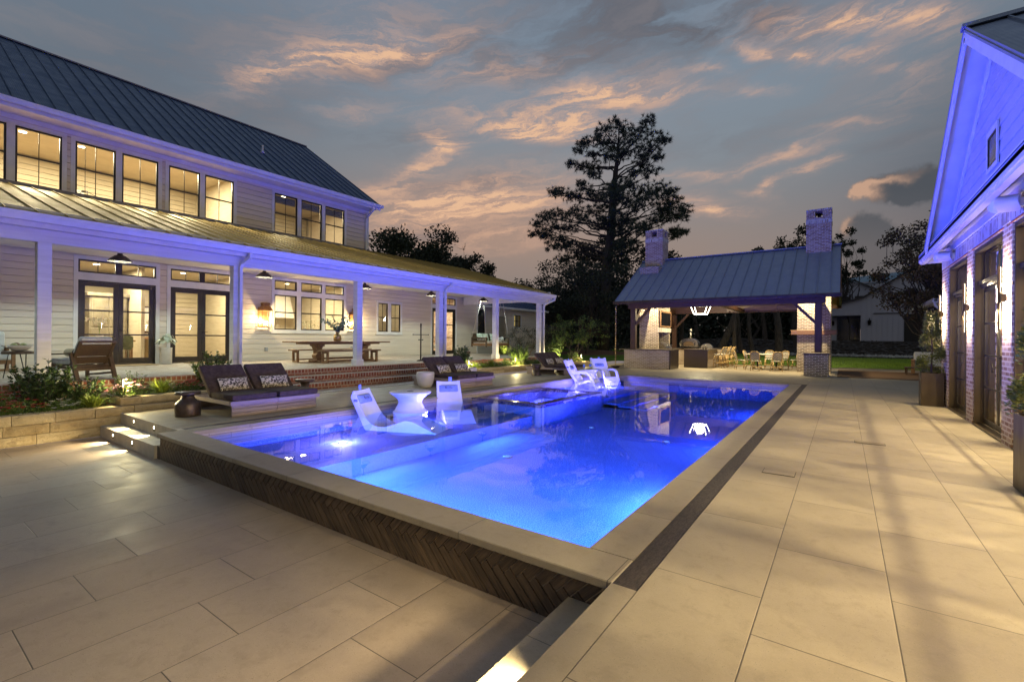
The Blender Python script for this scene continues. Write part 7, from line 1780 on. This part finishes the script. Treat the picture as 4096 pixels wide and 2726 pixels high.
# =================================================================== BARN AND FAR HOUSE
bn=thing('white_barn','white board and batten barn with dark lean-to opening beyond the lawn','barn',(1.5,60,1.3))
batten=mat('board_and_batten',None,color=(.42,.40,.44),rough=.6)
BYY=60.
def Fp(px,py,Y=BYY): v=ray(px,py);k=Y/v.y;return (v.x*k,CAMH+v.z*k)
b0=lambda x,y:(3300+x*.3189,1050+y*.3189)
pts=[(-14,1.35),(4.82,1.35)]
mb=MB();apex=(9.6,11.1)
out=[(1.42,1.35),(4.85,1.35),(14,1.35),(14,8.4),(9.6,11.1),(5.88,8.7),(1.55,5.75),(-1.0,5.1),(-8,3.6),(-8,4.04),(1.42,4.04)]
out=[(1.42,1.35),(14,1.35),(14,8.4),(9.6,11.2),(5.88,8.72),(1.55,5.78),(1.42,5.72)]
mb.prism(out,60,60.2,'y');mb.prism([(-3.6,4.04),(1.42,4.04),(1.42,5.72),(-.6,5.15),(-3.6,4.5)],60,60.2,'y')
x=1.5
while x<13.8:
    top=5.7+(x-1.45)*.68 if x<9.6 else 11.2-(x-9.6)*.63
    mb.box(x-.03,x+.03,59.96,59.997,1.4,top-.12);x+=.42
x=-3.4
while x<1.3: mb.box(x-.03,x+.03,59.96,59.997,4.1,min(5.6,5.15+(x+.6)*.2));x+=.42
mb.build('gable_wall',batten,bn)
mb=MB();mb.box(-3.6,-.95,61.6,61.7,1.35,4.0);mb.build('recessed_wall',batten,bn)
mb=MB();mb.box(-1.6,-.62,61.55,61.65,1.35,3.9);mb.build('inner_pier',batten,bn)
mb=MB()
for z0,z1 in((1.35,4.04),): mb.box(-.62,-.5,61.5,61.6,z0,z1);mb.box(1.3,1.42,61.5,61.6,z0,z1);mb.box(-.5,1.3,61.5,61.6,3.7,4.04);mb.box(-.5,1.3,61.5,61.6,1.35,1.5);mb.box(.45,.55,61.5,61.6,1.5,3.7)
d=mb.build('glazed_door',blackm,bn);mb=MB();mb.box(-.5,1.3,61.62,61.64,1.5,3.7);mb.build('pane',dglass,d)
mb=MB();mb.box(-3.6,1.42,60.2,62.5,4.05,4.1);mb.build('lean_to_ceiling',walnut,bn)
mb=MB()
for a,b in(((-3.8,4.55),(-.6,5.22)),((-.6,5.22),(1.6,5.85)),((1.6,5.85),(9.6,11.32)),((9.6,11.32),(14.2,8.4))): mb.beam((a[0],59.9,a[1]),(b[0],59.9,b[1]),.5,.14,up=(0,0,1))
mb.build('roof_edge',blackm,bn)
mb=MB();mb.add([(9.6,59.7,11.35),(9.6,75,11.35),(1.5,75,5.9),(1.5,59.7,5.9)],[(0,1,2,3)]);mb.add([(1.5,59.7,5.9),(1.5,75,5.9),(-3.8,75,4.6),(-3.8,59.7,4.6)],[(0,1,2,3)]);mb.build('roof',roof_x,bn)
mb=MB();mb.tube([(2.45,59.9,4.2),(4.6,59.9,4.2)],.04,6);mb.build('sliding_door_rail',blk,bn)
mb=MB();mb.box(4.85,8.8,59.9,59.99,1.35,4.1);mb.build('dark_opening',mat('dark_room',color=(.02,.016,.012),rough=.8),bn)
mb=MB();mb.box(-2,14,59.85,60.0,1.2,1.36);mb.build('plinth',barkd,bn)
for i,(x,z,y,s) in enumerate(((2.12,3.3,59.7,1.),(-.95,3.3,61.4,.8))):
    t=thing('barn_lantern',('black hanging lantern on the white barn wall','black lantern inside the barn lean-to')[i],'lantern',(x,y,z),0,'black lanterns on the barn')
    mb=MB();mb.lathe([(.10*s,-.30*s),(.17*s,.12*s),(.19*s,.13*s),(.05*s,.28*s),(.02*s,.45*s)],6,(x,y,z));mb.beam((x,y,z+.4*s),(x,y+.28,z+.4*s),.03);mb.build('cage',blk,t)
fh=thing('far_house','far white house with blue metal roof and a gabled dormer beyond the barn','house',(0,78,1.5))
k=78/60.
mb=MB();mb.prism([(-1.2*k,3),(6*k,3),(6*k,7.6*k-.3),(-1.2*k,7.2*k-.3)],78.0,78.3,'y')
dx=.72*k
mb.prism([(dx-2.1,4.5),(dx+2.1,4.5),(dx+2.1,8.3),(dx,9.35),(dx-2.1,8.3)],77.2,77.5,'y');mb.build('wall',batten,fh)
mb=MB();mb.beam((dx-2.4,77.0,8.2),(dx,77.0,9.5),.5,.14);mb.beam((dx,77.0,9.5),(dx+2.6,77.0,8.1),.5,.14);mb.box(dx-2.1,dx-.25,77.0,77.18,4.5,7.3);mb.box(dx+.25,dx+2.1,77.0,77.18,4.5,7.35);mb.build('dormer_trim',blackm,fh)
mb=MB();rib_roof(mb,(-.6*k,77.9,7.9*1.12),(6*k,77.9,8.6*1.08),(6*k,82,8.6*1.27),(-.5*k,82,7.9*1.30),.55,.06,.05);mb.build('roof',mat('far_blue_roof',color=(.06,.16,.24),rough=.4,metal=.5),fh)
# cottage corner and seating right of the topiary
ct=thing('white_cottage','white eave and downspout of a cottage glimpsed between topiary and brick','cottage',(4.2,27,0))
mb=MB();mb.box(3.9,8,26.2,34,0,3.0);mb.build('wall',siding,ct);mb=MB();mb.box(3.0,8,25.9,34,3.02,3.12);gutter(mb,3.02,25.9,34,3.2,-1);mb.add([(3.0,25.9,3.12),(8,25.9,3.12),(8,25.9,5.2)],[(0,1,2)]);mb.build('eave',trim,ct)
mb=MB();mb.tube(catmull([(3.08,26.0,3.05),(3.1,26.0,2.9),(3.25,26.0,2.75),(3.45,26.0,2.68),(3.75,26.05,2.66)],4),.05,8);mb.build('downspout',trim,ct)
t=thing('patio_armchair','patio armchair with pale cushions beyond the tall topiary','armchair',(2.9,26.5,0))
mb=MB();
for a in(2.45,3.4): mb.bbox(a-.03,a+.03,26.1,26.17,0,.6,.005);mb.bbox(a-.03,a+.03,26.8,26.87,0,.6,.005);mb.bbox(a-.04,a+.04,26.05,26.9,.58,.63,.006)
mb.bbox(2.45,3.4,26.1,26.15,.28,.36,.006);mb.build('frame',oak,t)
mb=MB();cushion(mb,2.5,3.36,26.08,26.8,.36,.52,.05);mb.build('seat_cushion',linen,t);mb=MB();cushion(mb,2.5,3.36,26.72,26.9,.5,.95,.06);mb.build('back_cushion',linen,t)
t=thing('patio_side_table','low dark side table beside the tall bronze planter','side table',(2.35,25.6,0))
mb=MB();mb.bbox(2.1,2.75,25.3,25.9,.28,.33,.006);mb.build('top',walnut,t)
for a,b in((2.15,25.35),(2.7,25.35),(2.15,25.85),(2.7,25.85)): mb=MB();mb.box(a-.025,a+.025,b-.025,b+.025,0,.28);mb.build('leg',walnut,t)
mb=MB();mb.box(-.2,4,29.3,29.5,-.05,.03);mb.box(-.2,2.0,28.2,28.5,.004,.016);struct(mb.build('lawn_kerb',copy_m))
